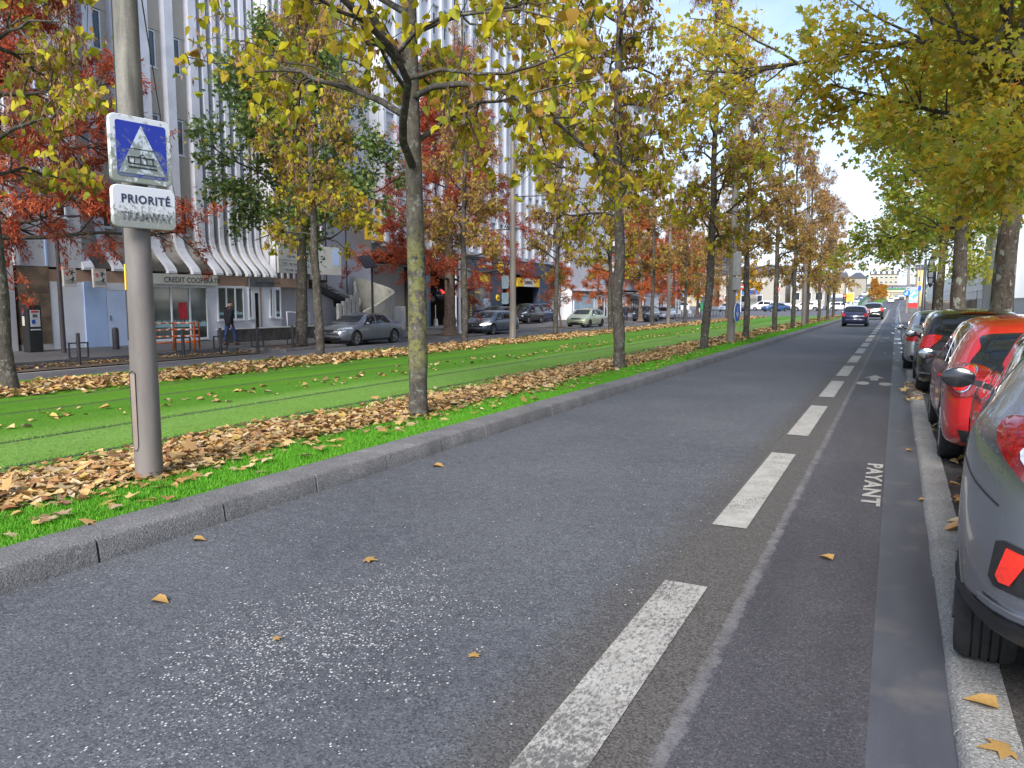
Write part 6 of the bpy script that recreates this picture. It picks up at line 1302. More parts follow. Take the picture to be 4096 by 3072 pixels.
# ---------------------------------------------------------------- right-hand side
rw = empty('boundary_wall', (5, 80, 0), 0, 'ribbed concrete boundary wall along the right pavement', 'wall'); W_RIB = mat('ribbed_concrete', (.34, .29, .235), .9, var=.25, scale=3, stretch=(1, 1, .3), bump=.2)
V0 = [(4.6, 60), (4.5, 80), (4.3, 100), (4.1, 125), (4.0, 150)]
for (xa, a), (xb, b) in zip(V0, V0[1:]):
    m = MB(); za, zb_ = gz(0, a), gz(0, b)
    m.add([(xa, a, za), (xa + .25, a, za), (xb + .25, b, zb_), (xb, b, zb_), (xa, a, 1.88), (xa + .25, a, 1.88), (xb + .25, b, 1.95), (xb, b, 1.95)], [(3, 2, 1, 0), (4, 5, 6, 7), (0, 1, 5, 4), (1, 2, 6, 5), (2, 3, 7, 6), (3, 0, 4, 7)])
    o = m.build('wall_section', W_RIB, rw); o.location = -Vector(rw.location)
m = MB(); y = 60.0
while y < 125: x = np.interp(y, [p[1] for p in V0], [p[0] for p in V0]); m.box(x - .05, x, y, y + .16, gz(0, y), 1.86); y += .45
o = m.build('ribs', W_RIB, rw); o.location = -Vector(rw.location)
hg = empty('white_hangar', (12, 95, 0), 0, 'long white hangar with a slanted roof behind the concrete wall', 'building'); W_HG = mat('hangar_white', (.80, .78, .70), .6, var=.05, scale=.3)
m = MB(); m.add([(6.5, 62, 0), (6.5, 215, .2), (6.5, 215, 5.3), (6.5, 62, 5.1), (26, 62, 0), (26, 215, .2), (26, 215, 8.2), (26, 62, 8)], [(0, 1, 2, 3), (7, 6, 5, 4), (0, 4, 5, 1), (1, 5, 6, 2), (2, 6, 7, 3), (3, 7, 4, 0)]); o = m.build('wall', W_HG, hg); o.location = -Vector(hg.location)
for z in (1.9, 2.7, 3.4): m = MB(); m.box(6.46, 6.5, 62, 214, z, z + .03); o = m.build('seam', W_CONC, hg); o.location = -Vector(hg.location)
tw2 = empty('corrugated_tower', (6.5, 52, 0), 0, 'white corrugated sheet cladding tower between the plane trunks', 'building'); W_CS = mat('corrugated_sheet', (.56, .60, .64), .5, var=.06, scale=2, stretch=(1, 9, .1))
m = MB(); m.box(5.05, 9, 52.2, 58.6, 1.25, 5.9); o = m.build('cladding', W_CS, tw2); o.location = -Vector(tw2.location)
m = MB(); 
for k in range(5): m.box(5.02, 5.05, 52.3, 58.5, 1.9 + k * .85, 1.93 + k * .85)
for k in range(26): m.box(5.01, 5.05, 52.3 + k * .245, 52.38 + k * .245, 1.26, 5.89)
o = m.build('ribs', W_CS, tw2); o.location = -Vector(tw2.location)
m = MB(); m.box(5.0, 9.1, 52.1, 59, .9, 1.24); o = m.build('coping', W_DK, tw2); o.location = -Vector(tw2.location); m = MB(); m.box(5.1, 9, 52.2, 58.8, 0, .899); o = m.build('brick_base', mat('dark_brick', (.05, .045, .05), .9, var=.4, scale=20), tw2); o.location = -Vector(tw2.location)
gt_ = empty('gate', (5.0, 60, 0), 0, 'white metal gate posts beside the boundary wall', 'gate')
for y in (59.2, 61.6): m = MB(); m.box(-.22, .0, y - 60 - .13, y - 60 + .13, 0, 1.95); m.build('gate_post', W_FRM, gt_)
m = MB(); 
for k in range(9): m.bar((-.1, -.6 + k * .22, .2), (-.1, -.6 + k * .22, 1.8), .03)
m.bar((-.1, -.7, 1.8), (-.1, 1.4, 1.8), .05); m.build('gate_leaf', W_FRM, gt_)
fw_ = empty('low_wall', (5.2, 40, 0), 0, 'grey coped wall with white balustrade at the right edge', 'wall')
m = MB(); m.box(5.1, 5.5, 28, 51.9, 0, .98); o = m.build('wall', W_CONC, fw_); o.location = -Vector(fw_.location); m = MB(); m.box(5.05, 5.55, 28, 51.9, .981, 1.10); o = m.build('coping', mat('dark_coping', (.14, .14, .145), .8, var=.3), fw_); o.location = -Vector(fw_.location)
m = MB()
for k in range(120): m.box(5.25, 5.31, 28 + k * .2, 28.09 + k * .2, 1.101, 1.8)
m.box(5.23, 5.33, 28, 51.9, 1.80, 1.88); o = m.build('balustrade', W_FRM, fw_); o.location = -Vector(fw_.location)
lf_ = empty('screen_fence', (7.5, 46, 0), 0, 'tall screen of thin vertical slats behind the balustrade', 'fence'); m = MB()
for k in range(90): m.box(7.5, 7.54, 34 + k * .22, 34.07 + k * .22, 3.1, 6.6)
m.box(7.48, 7.56, 34, 54, 3.0, 3.12); m.box(7.48, 7.56, 34, 54, 5.0, 5.1); m.box(7.45, 7.6, 34, 34.2, 0, 6.6); m.box(7.45, 7.6, 53.8, 54, 0, 6.6); o = m.build('slats', mat('fence_grey', (.30, .31, .31), .6, var=.2), lf_); o.location = -Vector(lf_.location)
house('ochre_building', 4.3, 6.3, 218, 228, 0, 10.2, 11.6, mat('ochre_wall', (.55, .40, .17), .8, var=.12, scale=.5), 'ochre building showing behind the hangar and plane trees', (4, 7), n=2, ww_=.5)
house('low_office', 6.2, 20, 24, 33, 0, 3.4, 3.4, W_PALE, 'low pale office at the right edge behind the trees', (1.2,), n=4, cat='building') if False else None
# ---------------------------------------------------------------- poles, signs, street furniture
M_POLE = mat('mast_taupe', (.24, .205, .185), .55, var=.14, scale=3, stretch=(1, 1, .25), metal=.1, bump=.08)
def pole_mat():
    n = NB('mast_weathered'); o = n.obj(); z = n.xyz(o)[2]; g = n.noise(n.scale(o, (1, 1, .25)), 4, 5, .6); c = n.mix(n.ramp(g, [(.35, 0), (.65, 1)]), (.125, .110, .102), (.185, .163, .153))
    lich = n.ramp(n.noise(o, 40, 4, .7), [(.47, 0), (.54, 1)]); up = n.ramp(n.math('MULTIPLY', z, .1), [(.18, .0), (.24, .4), (.32, 1)])
    c = n.mix(n.math('MULTIPLY', n.math('MULTIPLY', lich, up), .5), c, (.20, .21, .13)); d = n.ramp(n.noise(n.scale(o, (1, 1, .15)), 6, 4, .6), [(.45, 0), (.6, 1)]); c = n.mix(n.math('MULTIPLY', n.math('MULTIPLY', d, up), .85), c, (.06, .056, .045)); n.bump(g, .1, .01); return n.set(c, .55, spec=.4)
M_POLE2 = pole_mat(); W_BLUE = mat('sign_blue', (.012, .03, .24), .35, var=.15, scale=9); W_SGW = mat('sign_white', (.66, .68, .72), .4, var=.05)
def dirty(name, base, dirtc, lo=.52, hi=.62, zfade=None, sc=14):
    n = NB(name); o = n.obj(); f = n.noise(o, sc, 6, .75); z = n.xyz(o)[2]
    k = n.ramp(f, [(lo, 0), (hi, 1)])
    if zfade: k = n.math('MULTIPLY', n.ramp(n.math('ADD', f, n.math('MULTIPLY', n.math('SUBTRACT', zfade[0], z), zfade[1])), [(lo, 0), (hi, 1)]), .8)
    else: k = n.math('MULTIPLY', k, .8)
    return n.set(n.mix(k, base, dirtc), .5)
def mast(x, y, r0, r1, h, label, group, name='catenary_mast', m=None, hatch=True, base=.12):
    root = empty(name, (x, y, gz(x, y) + base), 0, label, 'mast', group); mb = MB(); mb.lathe([(r0, -.1), (r0, .05), (r0 * .985, .5), (r0 + (r1 - r0) * .5, h * .5), (r1, h), (.001, h)], 24); mb.build('shaft', m or M_POLE, root, smooth=40)
    if hatch:
        a0 = R(-62); pts = []
        mb = MB()
        for j, z in enumerate((.18, .82)):
            for k in range(5): a = a0 + (k - 2) * .2; rr = r0 * 1.012; mb.v.append((rr * math.cos(a), rr * math.sin(a), z))
        for k in range(4): mb.f.append((k, k + 1, k + 6, k + 5)); mb.mi.append(0)
        o = mb.build('hatch_cover', m or M_POLE, root, fix=False, smooth=True)
        mb = MB(); c = [(r0 * 1.016 * math.cos(a0 + (k - 2) * .2), r0 * 1.016 * math.sin(a0 + (k - 2) * .2)) for k in range(5)]
        mb.tube([(*c[0], .18), (*c[0], .80), (*c[1], .83), (*c[3], .83), (*c[4], .80), (*c[4], .18), (*c[3], .16), (*c[1], .16), (*c[0], .18)], .004, 5); mb.build('hatch_gap', M_INK, root, fix=False)
    return root
pm = mast(-5.66, 4.23, .112, .075, 9.2, 'thick taupe mast carrying the tram priority signs, nearest post on the left', 'taupe tram masts', m=M_POLE2, hatch=False)
mb = MB(); mb.lathe([(.1125, 0), (.1125, .02)], 24) ; 
a0 = R(-75); mb = MB(); rr = .113
for z in (.28, .92): 
    for k in range(6): a = a0 + (k - 5) * .14; mb.v.append((rr * math.cos(a), rr * math.sin(a), z))
for k in range(5): mb.f.append((k, k + 1, k + 7, k + 6)); mb.mi.append(0)
mb.build('hatch_cover', mat('hatch_brown', (.22, .175, .15), .5, var=.08), pm, fix=False, smooth=True)
mb = MB(); c = [(.1145 * math.cos(a0 + (k - 5) * .14), .1145 * math.sin(a0 + (k - 5) * .14)) for k in range(6)]
mb.tube([(*c[0], .30), (*c[0], .93), (*c[3], .945), (*c[5], .93), (*c[5], .31), (*c[4], .27), (*c[0], .265)], .0035, 5); mb.build('hatch_gap', M_INK, pm, fix=False)
mb = MB()       # cable slot with the yellow cover
aa = R(-112); mb.bar((.106 * math.cos(aa), .106 * math.sin(aa), 1.2), (.088 * math.cos(aa), .088 * math.sin(aa), 5.6), .012, .012); mb.build('cable_slot', M_INK, pm)
mb = MB(); aa = R(-104); mb.bar((.109 * math.cos(aa), .109 * math.sin(aa), 1.62), (.108 * math.cos(aa), .108 * math.sin(aa), 1.83), .014, .012); mb.build('yellow_tag', W_YEL, pm)
# sign pair
def rrect(w, h, r, n=5): return [(sx * (w / 2 - r) + r * math.cos(a), sz * (h / 2 - r) + r * math.sin(a)) for sx, sz, a0 in ((1, 1, 0), (-1, 1, 90), (-1, -1, 180), (1, -1, 270)) for a in [R(a0 + 90 * k / n) for k in range(n + 1)]]
def plate_sign(root, cx, cz, w, h, m, face, back=.045):
    """rounded box sign in the YZ plane of root, facing +X"""
    mb = MB(); mb.prism([(cx + p[0], cz + p[1]) for p in rrect(w, h, .05)], -back, 0, 'YZ'); o = mb.build('sign_box', m, root, bevel=.006); return o
ts = empty('tram_sign', (-5.495, 4.19, 0), R(-11), 'square blue sign with a white triangle and tram pictogram, stained with lichen', 'sign')
D_W = dirty('sign_white_lichen', (.56, .59, .62), (.13, .15, .10), .47, .53, (2.84, .35)); D_B = dirty('sign_blue_lichen', (.012, .03, .30), (.14, .16, .17), .50, .58, (2.84, .45)); D_T = dirty('sign_triangle_lichen', (.50, .57, .62), (.11, .13, .10), .46, .54, (2.90, .3))
plate_sign(ts, 0, 2.845, .495, .525, D_W, None); mb = MB(); mb.prism([(p[0], 2.845 + p[1]) for p in rrect(.405, .43, .02)], .001, .003, 'YZ'); mb.build('blue_field', D_B, ts)
mb = MB(); mb.prism([(-.19, 2.655), (.19, 2.655), (.0, 3.04)], .004, .006, 'YZ'); mb.build('triangle', D_T, ts)
mb = MB()
for poly in ([(-.115, 2.70), (.115, 2.70), (.115, 2.712), (-.115, 2.712)], [(-.12, 2.735), (-.108, 2.735), (-.108, 2.785), (-.12, 2.785)], [(-.11, 2.73), (.11, 2.73), (.11, 2.739), (-.11, 2.739)], [(-.11, 2.782), (.10, 2.782), (.10, 2.791), (-.11, 2.791)], [(-.035, 2.79), (.0, 2.82), (.03, 2.79), (.02, 2.79), (0, 2.812), (-.025, 2.79)], [(-.10, 2.85), (.095, 2.85), (.095, 2.855), (-.10, 2.855)]): mb.prism(poly, .007, .009, 'YZ')
for k in range(4): mb.box(.007, .009, -.07 + k * .05, -.063 + k * .05, 2.735, 2.785)
mb.build('tram_pictogram', M_INK, ts)
ps = empty('priority_sign', (-5.495, 4.19, 0), R(-11), 'white rectangular sign reading PRIORITE TRAMWAY below the blue tram sign', 'sign')
D_P = dirty('sign_plate_lichen', (.58, .60, .64), (.15, .16, .12), .47, .55, (2.37, 1.2), 34)
plate_sign(ps, .005, 2.392, .515, .335, D_P, None)
text_obj('lettering', 'PRIORITÉ', mat('sign_ink', (.03, .035, .07), .5, var=.3, scale=40), ps, (.001, -.185, 2.425), ROT_PX, .090, .002, bold=.0025, spacing=1.14, sx=.96)
text_obj('lettering', 'TRAMWAY', mat('sign_ink_faded', (.12, .13, .13), .6, var=.7, scale=50), ps, (.001, -.192, 2.288), ROT_PX, .090, .002, bold=.0025, spacing=1.06, sx=.90)
for q in (ts, ps):
    z = 2.86 if q is ts else 2.40; mb = MB(); mb.box(-.09, -.046, -.05, .05, z - .02, z + .02); mb.build('bracket', M_POLE, q)
# other masts of the near row
GM = 'taupe tram masts'
m2 = mast(-5.62, 29.56, .15, .09, 10.2, 'taupe mast with grey cabinets and a blue arrow sign in the near row', GM)
mb = MB(); mb.bar((0, 0, 9.9), (-5.8, 1.2, 10.3), .09); mb.build('arm', M_POLE, m2)
for z0, z1, w in ((2.55, 3.45, .26), (2.0, 2.5, .26)): mb = MB(); mb.box(.10, .30, -w / 2, w / 2, z0, z1); o = mb.build('cabinet', mat('cabinet_grey', (.42, .40, .38), .5, var=.12), m2, bevel=.02); o.rotation_euler = (0, 0, R(-28))
asg = empty('arrow_sign', (-5.28, 29.35, .9), R(-42), 'round blue sign with a white arrow, seen edge-on at the mast', 'sign'); mb = MB(); mb.lathe([(.001, -.02), (.40, -.02), (.42, 0), (.40, .02), (.001, .02)], 28, axis='X'); mb.build('disc', W_SGW, asg, smooth=40)
mb = MB(); mb.lathe([(.001, .022), (.385, .022)], 28, axis='X'); mb.build('blue_face', mat('blue_face', (.01, .09, .42), .35, var=.08), asg, fix=False); mb = MB(); mb.prism([(-.04, .24), (-.04, -.08), (-.16, .02), (-.2, -.04), (0, -.24), (.2, -.04), (.16, .02), (.04, -.08), (.04, .24)], .026, .028, 'YZ'); mb.build('arrow', W_SGW, asg)
asg.location = (-5.36, 29.25, 1.28); asg.rotation_euler = (0, 0, R(-6)); asg.scale = (.9, .9, .9)
mast(-5.5, 53.9, .15, .09, 9.5, 'second grey mast in the near row with white tags', GM); mast(-5.9, 86.2, .15, .09, 9.5, 'last mast at the end of the near row', GM)
m3 = mast(-14.95, 29.4, .15, .085, 10.5, 'tall taupe mast before the garage cars, two traffic plates seen from behind on it', 'taupe masts of the second row'); mb = MB(); mb.bar((0, 0, 6.2), (4.8, .4, 6.1), .04); mb.build('span_wire', W_DK, m3)
for z in (2.2, 1.5): mb = MB(); mb.prism(rrect(.50, .55 if z > 2 else .5, .05), -.02, .02, 'YZ'); o = mb.build('sign_plate', mat('sign_back', (.30, .40, .48), .45, var=.1), m3, bevel=.005); o.location = (-.35, -.05, z + .35); o.rotation_euler = (0, 0, R(60))
mast(-15.0, 54.9, .15, .085, 10.5, 'taupe mast between two parked cars near the grey awning', 'taupe masts of the second row')
for x, y in ((-17, 80),): pass
# thin span wires high up
w_ = MB()
for a, b in (((-5.66, 4.23, 7.9), (-28, 19, 9.6)), ((-5.66, 4.23, 7.0), (-28, 21, 7.6)), ((-5.66, 4.23, 5.3), (-28, 23, 5.8))):
    a, b = Vector(a), Vector(b); w_.tube([a + (b - a) * t + Vector((0, 0, -.5 * math.sin(PI * t))) for t in np.linspace(0, 1, 9)], .009, 4)
tag(w_.build('span_wires', W_DK, smooth=True, fix=False), 'thin dark span wires running from the near mast to the office front', 'wire')
# white steel post
wp = empty('white_post', (-22.1, 36.8, gz(-22, 37)), 0, 'slim white steel post beside the flared cypress', 'post'); mb = MB(); mb.lathe([(.075, 0), (.07, 4), (.06, 8), (.001, 8)], 12); mb.build('shaft', W_FRM, wp, smooth=True); mb = MB(); mb.lathe([(.11, 0), (.11, .25), (.075, .3)], 12); mb.build('base', W_FRM, wp)
# lamp post left, parking meter, bollard, frames
lp = empty('street_lamp', (-25.5, 16.0, -.06), 0, 'thin dark street lamp in front of the bank with a short arm', 'street lamp'); mb = MB(); mb.lathe([(.085, 0), (.08, 1), (.055, 4.5), (.001, 4.5)], 14); mb.build('post', mat('lamp_brown', (.06, .05, .055), .5, var=.1), lp, smooth=40)
mb = MB(); mb.tube([(0, 0, 4.4), (.05, .05, 4.55), (.3, .12, 4.62), (.55, .2, 4.6)], .03, 8); mb.build('arm', MATS['lamp_brown'], lp, smooth=True); mb = MB(); mb.lathe([(.001, -.3), (.10, -.25), (.13, 0), (.08, .25), (.001, .3)], 12, axis='X'); o = mb.build('lantern', MATS['lamp_brown'], lp, smooth=True); o.scale = (1, 1, .4); o.location = (.62, .22, 4.6)
pk = empty('parking_meter', (-26.45, 15.55, -.06), 0, 'black pay-and-display parking meter against the brown stone', 'parking meter'); mb = MB(); mb.box(-.18, .18, -.24, .24, 0, 1.62); mb.build('cabinet', mat('meter_black', (.02, .022, .022), .4, var=.1), pk, bevel=.03)
mb = MB(); mb.box(.181, .19, -.16, .17, .88, 1.45); mb.build('front_panel', mat('panel_grey', (.58, .60, .60), .4, var=.05), pk); mb = MB(); mb.box(.191, .196, -.12, .12, 1.36, 1.42); mb.build('red_label', MATS['logo_red'], pk); mb = MB(); mb.box(.191, .196, -.08, .08, 1.20, 1.30); mb.build('display', W_GSGN, pk); mb = MB(); mb.box(.191, .196, -.12, .0, .98, 1.12); mb.build('blue_label', MATS['blue_face'], pk); mb = MB(); mb.box(.181, .2, -.16, .17, .76, .80); mb.build('coin_ledge', W_FRM, pk)
mb = MB(); mb.box(-.16, .02, -.245, -.241, 1.28, 1.48); mb.build('side_label', mat('label_navy', (.03, .03, .10), .4, var=0), pk); text_obj('letter_p', 'P', W_FRM, pk, (-.12, -.247, 1.31), ROT_MY, .2, .001); mb = MB(); mb.box(-.14, .0, -.245, -.242, .92, 1.24); mb.build('side_label', W_SIGN, pk)
bo = empty('bollard', (-25.7, 18.1, -.06), 0, 'short dark round-topped bollard before the pale blue door', 'bollard'); mb = MB(); mb.lathe([(.12, 0), (.115, .70), (.09, .77), (.001, .80)], 16); mb.build('shaft', W_DK, bo, smooth=40); mb = MB(); mb.lathe([(.125, .02), (.125, .06)], 16); mb.build('collar', W_DK, bo)
def hoop(x, y, rz, label):
    o = empty('parking_hoop', (x, y, gz(x, y) + .02), rz, label, 'barrier post', 'dark steel hoops along the soil strip'); mb = MB(); mb.lathe([(.055, 0), (.055, .95), (.001, .96)], 12); mb.build('post', W_DK, o, smooth=40)
    mb = MB(); mb.bar((0, -.29, .66), (0, .29, .66), .04); mb.bar((0, -.29, .22), (0, -.29, .68), .04); mb.bar((0, .29, .22), (0, .29, .68), .04); mb.bar((0, -.29, .22), (0, .29, .22), .03); mb.build('frame', W_DK, o); return o
for i, (x, y) in enumerate(((-21.6, 14.0), (-21.5, 16.25), (-21.5, 17.6), (-21.4, 19.1), (-21.35, 20.8), (-21.3, 22.6)) [:]):
    hoop(x, y, 0, ['steel hoop with frame left of the tram mast, before the pale blue wall', 'steel hoop partly hidden by the tram mast', 'steel post before the orange barrier', 'steel hoop right of the orange barrier', 'steel hoop in front of the walking man', 'steel hoop right of the walking man'][i])
# orange barrier, low wall, white handrails, utility cabinet
obr = empty('roadworks_barrier', (-23.5, 19.2, -.10), 0, 'orange and white folding roadworks barrier before the shop window', 'barrier')
for k, (a, b) in enumerate((((0, -1.15), (.0, -.35)), ((0, -.35), (.55, .1)), ((.0, -.35), (-.05, .82)), ((.55, .1), (-.05, .82)))):
    mb = MB()
    for p in (a, b): mb.tube([(p[0], p[1], 0), (p[0], p[1], 1.0)], .032, 6)
    for z in (.30, .52, .76, 1.0): mb.tube([(a[0], a[1], z), (b[0], b[1], z)], .028, 6)
    mb.build('panel', W_ORG, obr, smooth=True, fix=False); mb = MB()
    for z in (.52, .76, 1.0):
        A_0, B_0 = Vector((a[0], a[1], z)), Vector((b[0], b[1], z)); 
        for t in (.2, .6): mb.tube([A_0.lerp(B_0, t), A_0.lerp(B_0, t + .16)], .031, 6)
    mb.build('white_band', W_FRM, obr, smooth=True, fix=False)
lw = empty('low_planter_wall', (-25.7, 25.5, -.2), 0, 'low dark mossy planter wall under the bank windows', 'wall'); mb = MB(); mb.box(-.15, .15, -2.6, 3.6, 0, .68); mb.build('wall', mat('dark_mossy', (.09, .08, .07), .95, var=.4, scale=3, bump=.4), lw, bevel=.02); mb = MB(); mb.box(-.18, .18, -2.62, 3.62, .681, .72); mb.build('coping', W_CONC, lw)
hr = empty('handrail', (-26.2, 28.3, .3), 0, 'white tubular handrail beside the bank windows', 'handrail'); mb = MB(); mb.tube([(0, -.8, 0), (0, -.85, .9), (0, .75, .82), (0, .72, 0)], .03, 8); mb.tube([(0, -.8, .15), (0, .72, .15)], .022, 8); mb.build('tube', W_FRM, hr, smooth=True); mb = MB(); mb.lathe([(.06, -.35), (.06, 0)], 8, (0, -.8, 0)); mb.lathe([(.06, -.35), (.06, 0)], 8, (0, .72, 0)); mb.build('foot', W_FRM, hr)
uc = empty('utility_cabinet', (-27.6, 38.4, -.2), 0, 'tall pale grey utility cabinet against the tan wall', 'cabinet'); mb = MB(); mb.box(-.25, .25, -.6, .6, 0, 1.62); mb.build('cabinet', mat('cabinet_pale', (.56, .54, .50), .5, var=.06), uc, bevel=.02); mb = MB(); mb.box(.252, .256, -.02, .35, 1.0, 1.35); mb.build('label', W_CONC, uc); mb = MB(); mb.box(.251, .254, -.01, .0, .05, 1.55); mb.build('door_joint', W_DK, uc)
sl = empty('solar_lamp', (-25, 32.6, -.15), 0, 'dark post with a tilted solar panel before the curved stair', 'lamp'); mb = MB(); mb.lathe([(.07, 0), (.06, 3.9), (.001, 3.9)], 12); mb.build('post', W_DK, sl, smooth=40); mb = MB(); mb.box(-.4, .4, -.55, .35, -.02, .02); o = mb.build('panel', mat('solar_cells', (.03, .035, .045), .2, var=.3, scale=30), sl); o.location = (0, -.25, 3.95); o.rotation_euler = (R(10), R(50), 0)
for k in range(4):
    for j in range(3): mb = MB(); mb.box(-.33 + k * .18, -.21 + k * .18, -.48 + j * .27, -.28 + j * .27, .021, .024); mb.build('cell', mat('cell_blue', (.05, .06, .08), .15, var=.2), o)
cp = empty('concrete_foot', (-29.2, 45.3, 0), 0, 'tapered concrete foot carrying a thin post on the garage apron', 'post'); mb = MB(); mb.lathe([(.20, 0), (.14, .5), (.12, .52), (.001, .52)], 14); mb.build('foot', W_CONC, cp, smooth=40); mb = MB(); mb.lathe([(.035, .52), (.035, 1.5), (.001, 1.5)], 8); mb.build('post', W_FRM, cp)
bh = empty('board_on_post', (-28.2, 47.6, 0), 0, 'large grey rear side of a sign board hanging by the flared cypress', 'sign'); mb = MB(); mb.box(-.06, 0, -.95, .95, 2.05, 4.2); mb.build('panel', mat('board_taupe', (.24, .22, .20), .7, var=.05), bh); mb = MB(); mb.lathe([(.05, 0), (.05, 4.3)], 8, (-.1, -.98, 0)); mb.build('post', W_FRM, bh)
# cycle stands, cafe chairs, orange bag, terrace on the far corner
for i in range(6):
    o = empty('cycle_stand', (-22.6 + i * .18, 100 + i * 1.1, gz(-22, 100)), R(12), 'cycle stand hoop number among the row past the last tree' if False else ['first', 'second', 'third', 'fourth', 'fifth', 'sixth'][i] + ' steel cycle hoop from the left, past the red shop', 'cycle stand', 'cycle hoops past the red shop'); mb = MB(); mb.tube([(-.4, 0, 0), (-.4, 0, .8), (-.3, 0, .95), (.3, 0, .95), (.4, 0, .8), (.4, 0, 0)], .04, 6); mb.build('hoop', W_GSGN, o, smooth=True, fix=False); mb = MB(); mb.box(-.5, -.3, -.1, .1, 0, .03); mb.build('foot', W_DK, o)
for i, (x, y) in enumerate(((-24.2, 93.5), (-24.0, 95.5), (-23.6, 97.2))):
    o = empty('cafe_chair', (x, y, gz(x, y) + .1), .4 * i, ['white cafe chair nearest the red shop', 'white cafe chair in the middle of the terrace', 'white cafe chair on the right of the terrace'][i], 'chair', 'white cafe chairs'); mb = MB(); mb.box(-.22, .22, -.22, .22, .44, .48); mb.build('seat', W_FRM, o); mb = MB(); mb.box(-.22, .22, .2, .24, .48, .9); mb.build('backrest', W_FRM, o)
    for a, b in ((-.2, -.2), (.2, -.2), (-.2, .2), (.2, .2)): mb = MB(); mb.bar((a, b, 0), (a * .9, b * .9, .44), .04); mb.build('leg', W_FRM, o)
bg_ = empty('street_cleaner', (-24.0, 88.2, gz(-24, 88)), 0, 'orange and green street cleaning cart standing behind the silver car', 'cart'); mb = MB(); mb.lathe([(.3, .35), (.42, .8), (.3, 1.3), (.05, 1.6), (.001, 1.6)], 10); mb.build('bag', W_ORG, bg_, smooth=True); mb = MB(); mb.lathe([(.3, -.06), (.3, .06)], 16, (.2, .3, .3), 'X'); mb.lathe([(.001, .06), (.3, .06)], 16, (.2, .3, .3), 'X'); mb.build('wheel', mat('wheel_green', (.05, .25, .12), .6, var=.2), bg_, smooth=True)
gbn = empty('green_bin', (-31.5, 137, gz(-31, 137)), 0, 'green rubbish bin beside the white van', 'bin'); mb = MB(); mb.box(-.5, .5, -.5, .5, .1, 1.5); mb.build('body', mat('bin_green', (.02, .16, .07), .5, var=.1), gbn, bevel=.05); mb = MB(); mb.box(-.55, .55, -.55, .55, 1.5, 1.62); mb.build('lid', MATS['bin_green'], gbn)
# no-entry signs, traffic lights at the junction
def noentry(x, y, h, label, rz=0):
    o = empty('no_entry_sign', (x, y, gz(x, y)), rz, label, 'road sign', 'no-entry signs at the junction'); mb = MB(); mb.lathe([(.06, 0), (.06, h)], 8); mb.build('post', W_FRM, o, smooth=True, fix=False)
    mb = MB(); mb.lathe([(.001, -.09), (.48, -.09), (.48, -.05), (.001, -.05)], 22, (0, 0, h), 'Y'); mb.build('disc', mat('noentry_red', (.72, .02, .03), .4, var=.05), o); mb = MB(); mb.box(-.34, .34, -.11, -.092, h - .09, h + .09); mb.build('bar', W_FRM, o)
    return o
noentry(-23.6, 132, 4.2, 'no-entry sign above the silver-blue hatchback', .2); noentry(-18.5, 137, 3.8, 'no-entry sign with a white plate under it left of the thick trunk', .2); noentry(-12.0, 141, 4.2, 'no-entry sign right of the red traffic light', .1)
mb = MB(); mb.box(-18.75, -18.25, 136.8, 136.86, gz(-18, 137) + 2.5, gz(-18, 137) + 3.2); tag(mb.build('white_plate', W_FRM), 'small white plate below the middle no-entry sign', 'sign')
def tlight(x, y, label, red=True, rz=0, h=3.2):
    o = empty('traffic_light', (x, y, gz(x, y) + .1), rz, label, 'traffic light', 'traffic lights'); mb = MB(); mb.lathe([(.06, 0), (.06, h)], 8); mb.build('post', mat('yellow_post', (.78, .62, .18), .5, var=.05) if not red else W_DK, o, fix=False); mb = MB(); mb.box(-.17, .17, -.12, .1, h - .9, h + .1); mb.build('signal_head', W_DK, o, bevel=.02)
    for k, c_ in enumerate(('r', 'a', 'g')): mb = MB(); mb.lathe([(.001, 0), (.10, 0)], 12, (0, -.13, h - .08 - k * .3), 'Y'); mb.build('lamp', mat('lamp_on_red', (1, .05, .02), .4, var=0, emit=4) if (k == 0 and red) else W_GSGN, o, fix=False)
    return o
tlight(-5.0, 88.5, 'small traffic light at the end of the lawn by the navy car', True, h=2.4); tlight(-13.4, 128, 'traffic light showing red above the white sport utility car', True, h=4.6); tlight(-13.0, 134, 'pale yellow post of a traffic light beside the white car', False, h=2.6)
# right side: lamp masts, direction signs, advertising panel, black lamp post
def rmast(x, y, h, label, arms=((-2.6, -.05),), r=.14):
    o = empty('lamp_mast', (x, y, gz(x, y) + .08), 0, label, 'street lamp', 'lamp masts of the right pavement'); mb = MB(); mb.lathe([(r, 0), (r * .55, h), (.001, h)], 10); mb.build('shaft', M_POLE, o, smooth=40)
    for L_, dz in arms:
        mb = MB(); mb.tube([(0, 0, h + dz - .25), (L_ * .5, 0, h + dz - .08), (L_, 0, h + dz)], .05, 6); mb.build('arm', M_POLE, o, smooth=True, fix=False); mb = MB(); mb.lathe([(.001, -.5), (.13, -.4), (.15, 0), (.06, .4), (.001, .45)], 8, axis='X'); q = mb.build('lantern', W_GSGN, o, smooth=True); q.location = (L_, 0, h + dz); q.scale = (1, 1, .5)
    return o
a_ = rmast(1.22, 112, 7.9, 'thick mast with two long lamp arms over the road, round blue sign on it', ((-2.1, 0), (-1.9, -.95)), r=.21)
mb = MB(); mb.lathe([(.12, 7.9), (.10, 9.6), (.001, 9.6)], 8); mb.build('top_spar', M_POLE, a_)
for i in range(7): y = 155 + i * 17; rmast(3.55 - .05 * i, y, 8.6 - .35 * gz(0, y), ['first', 'second', 'third', 'fourth', 'fifth', 'sixth', 'farthest'][i] + ' of the receding lamp masts beyond the thick one, counted from the near end', ((-1.9, 0),), r=.09)
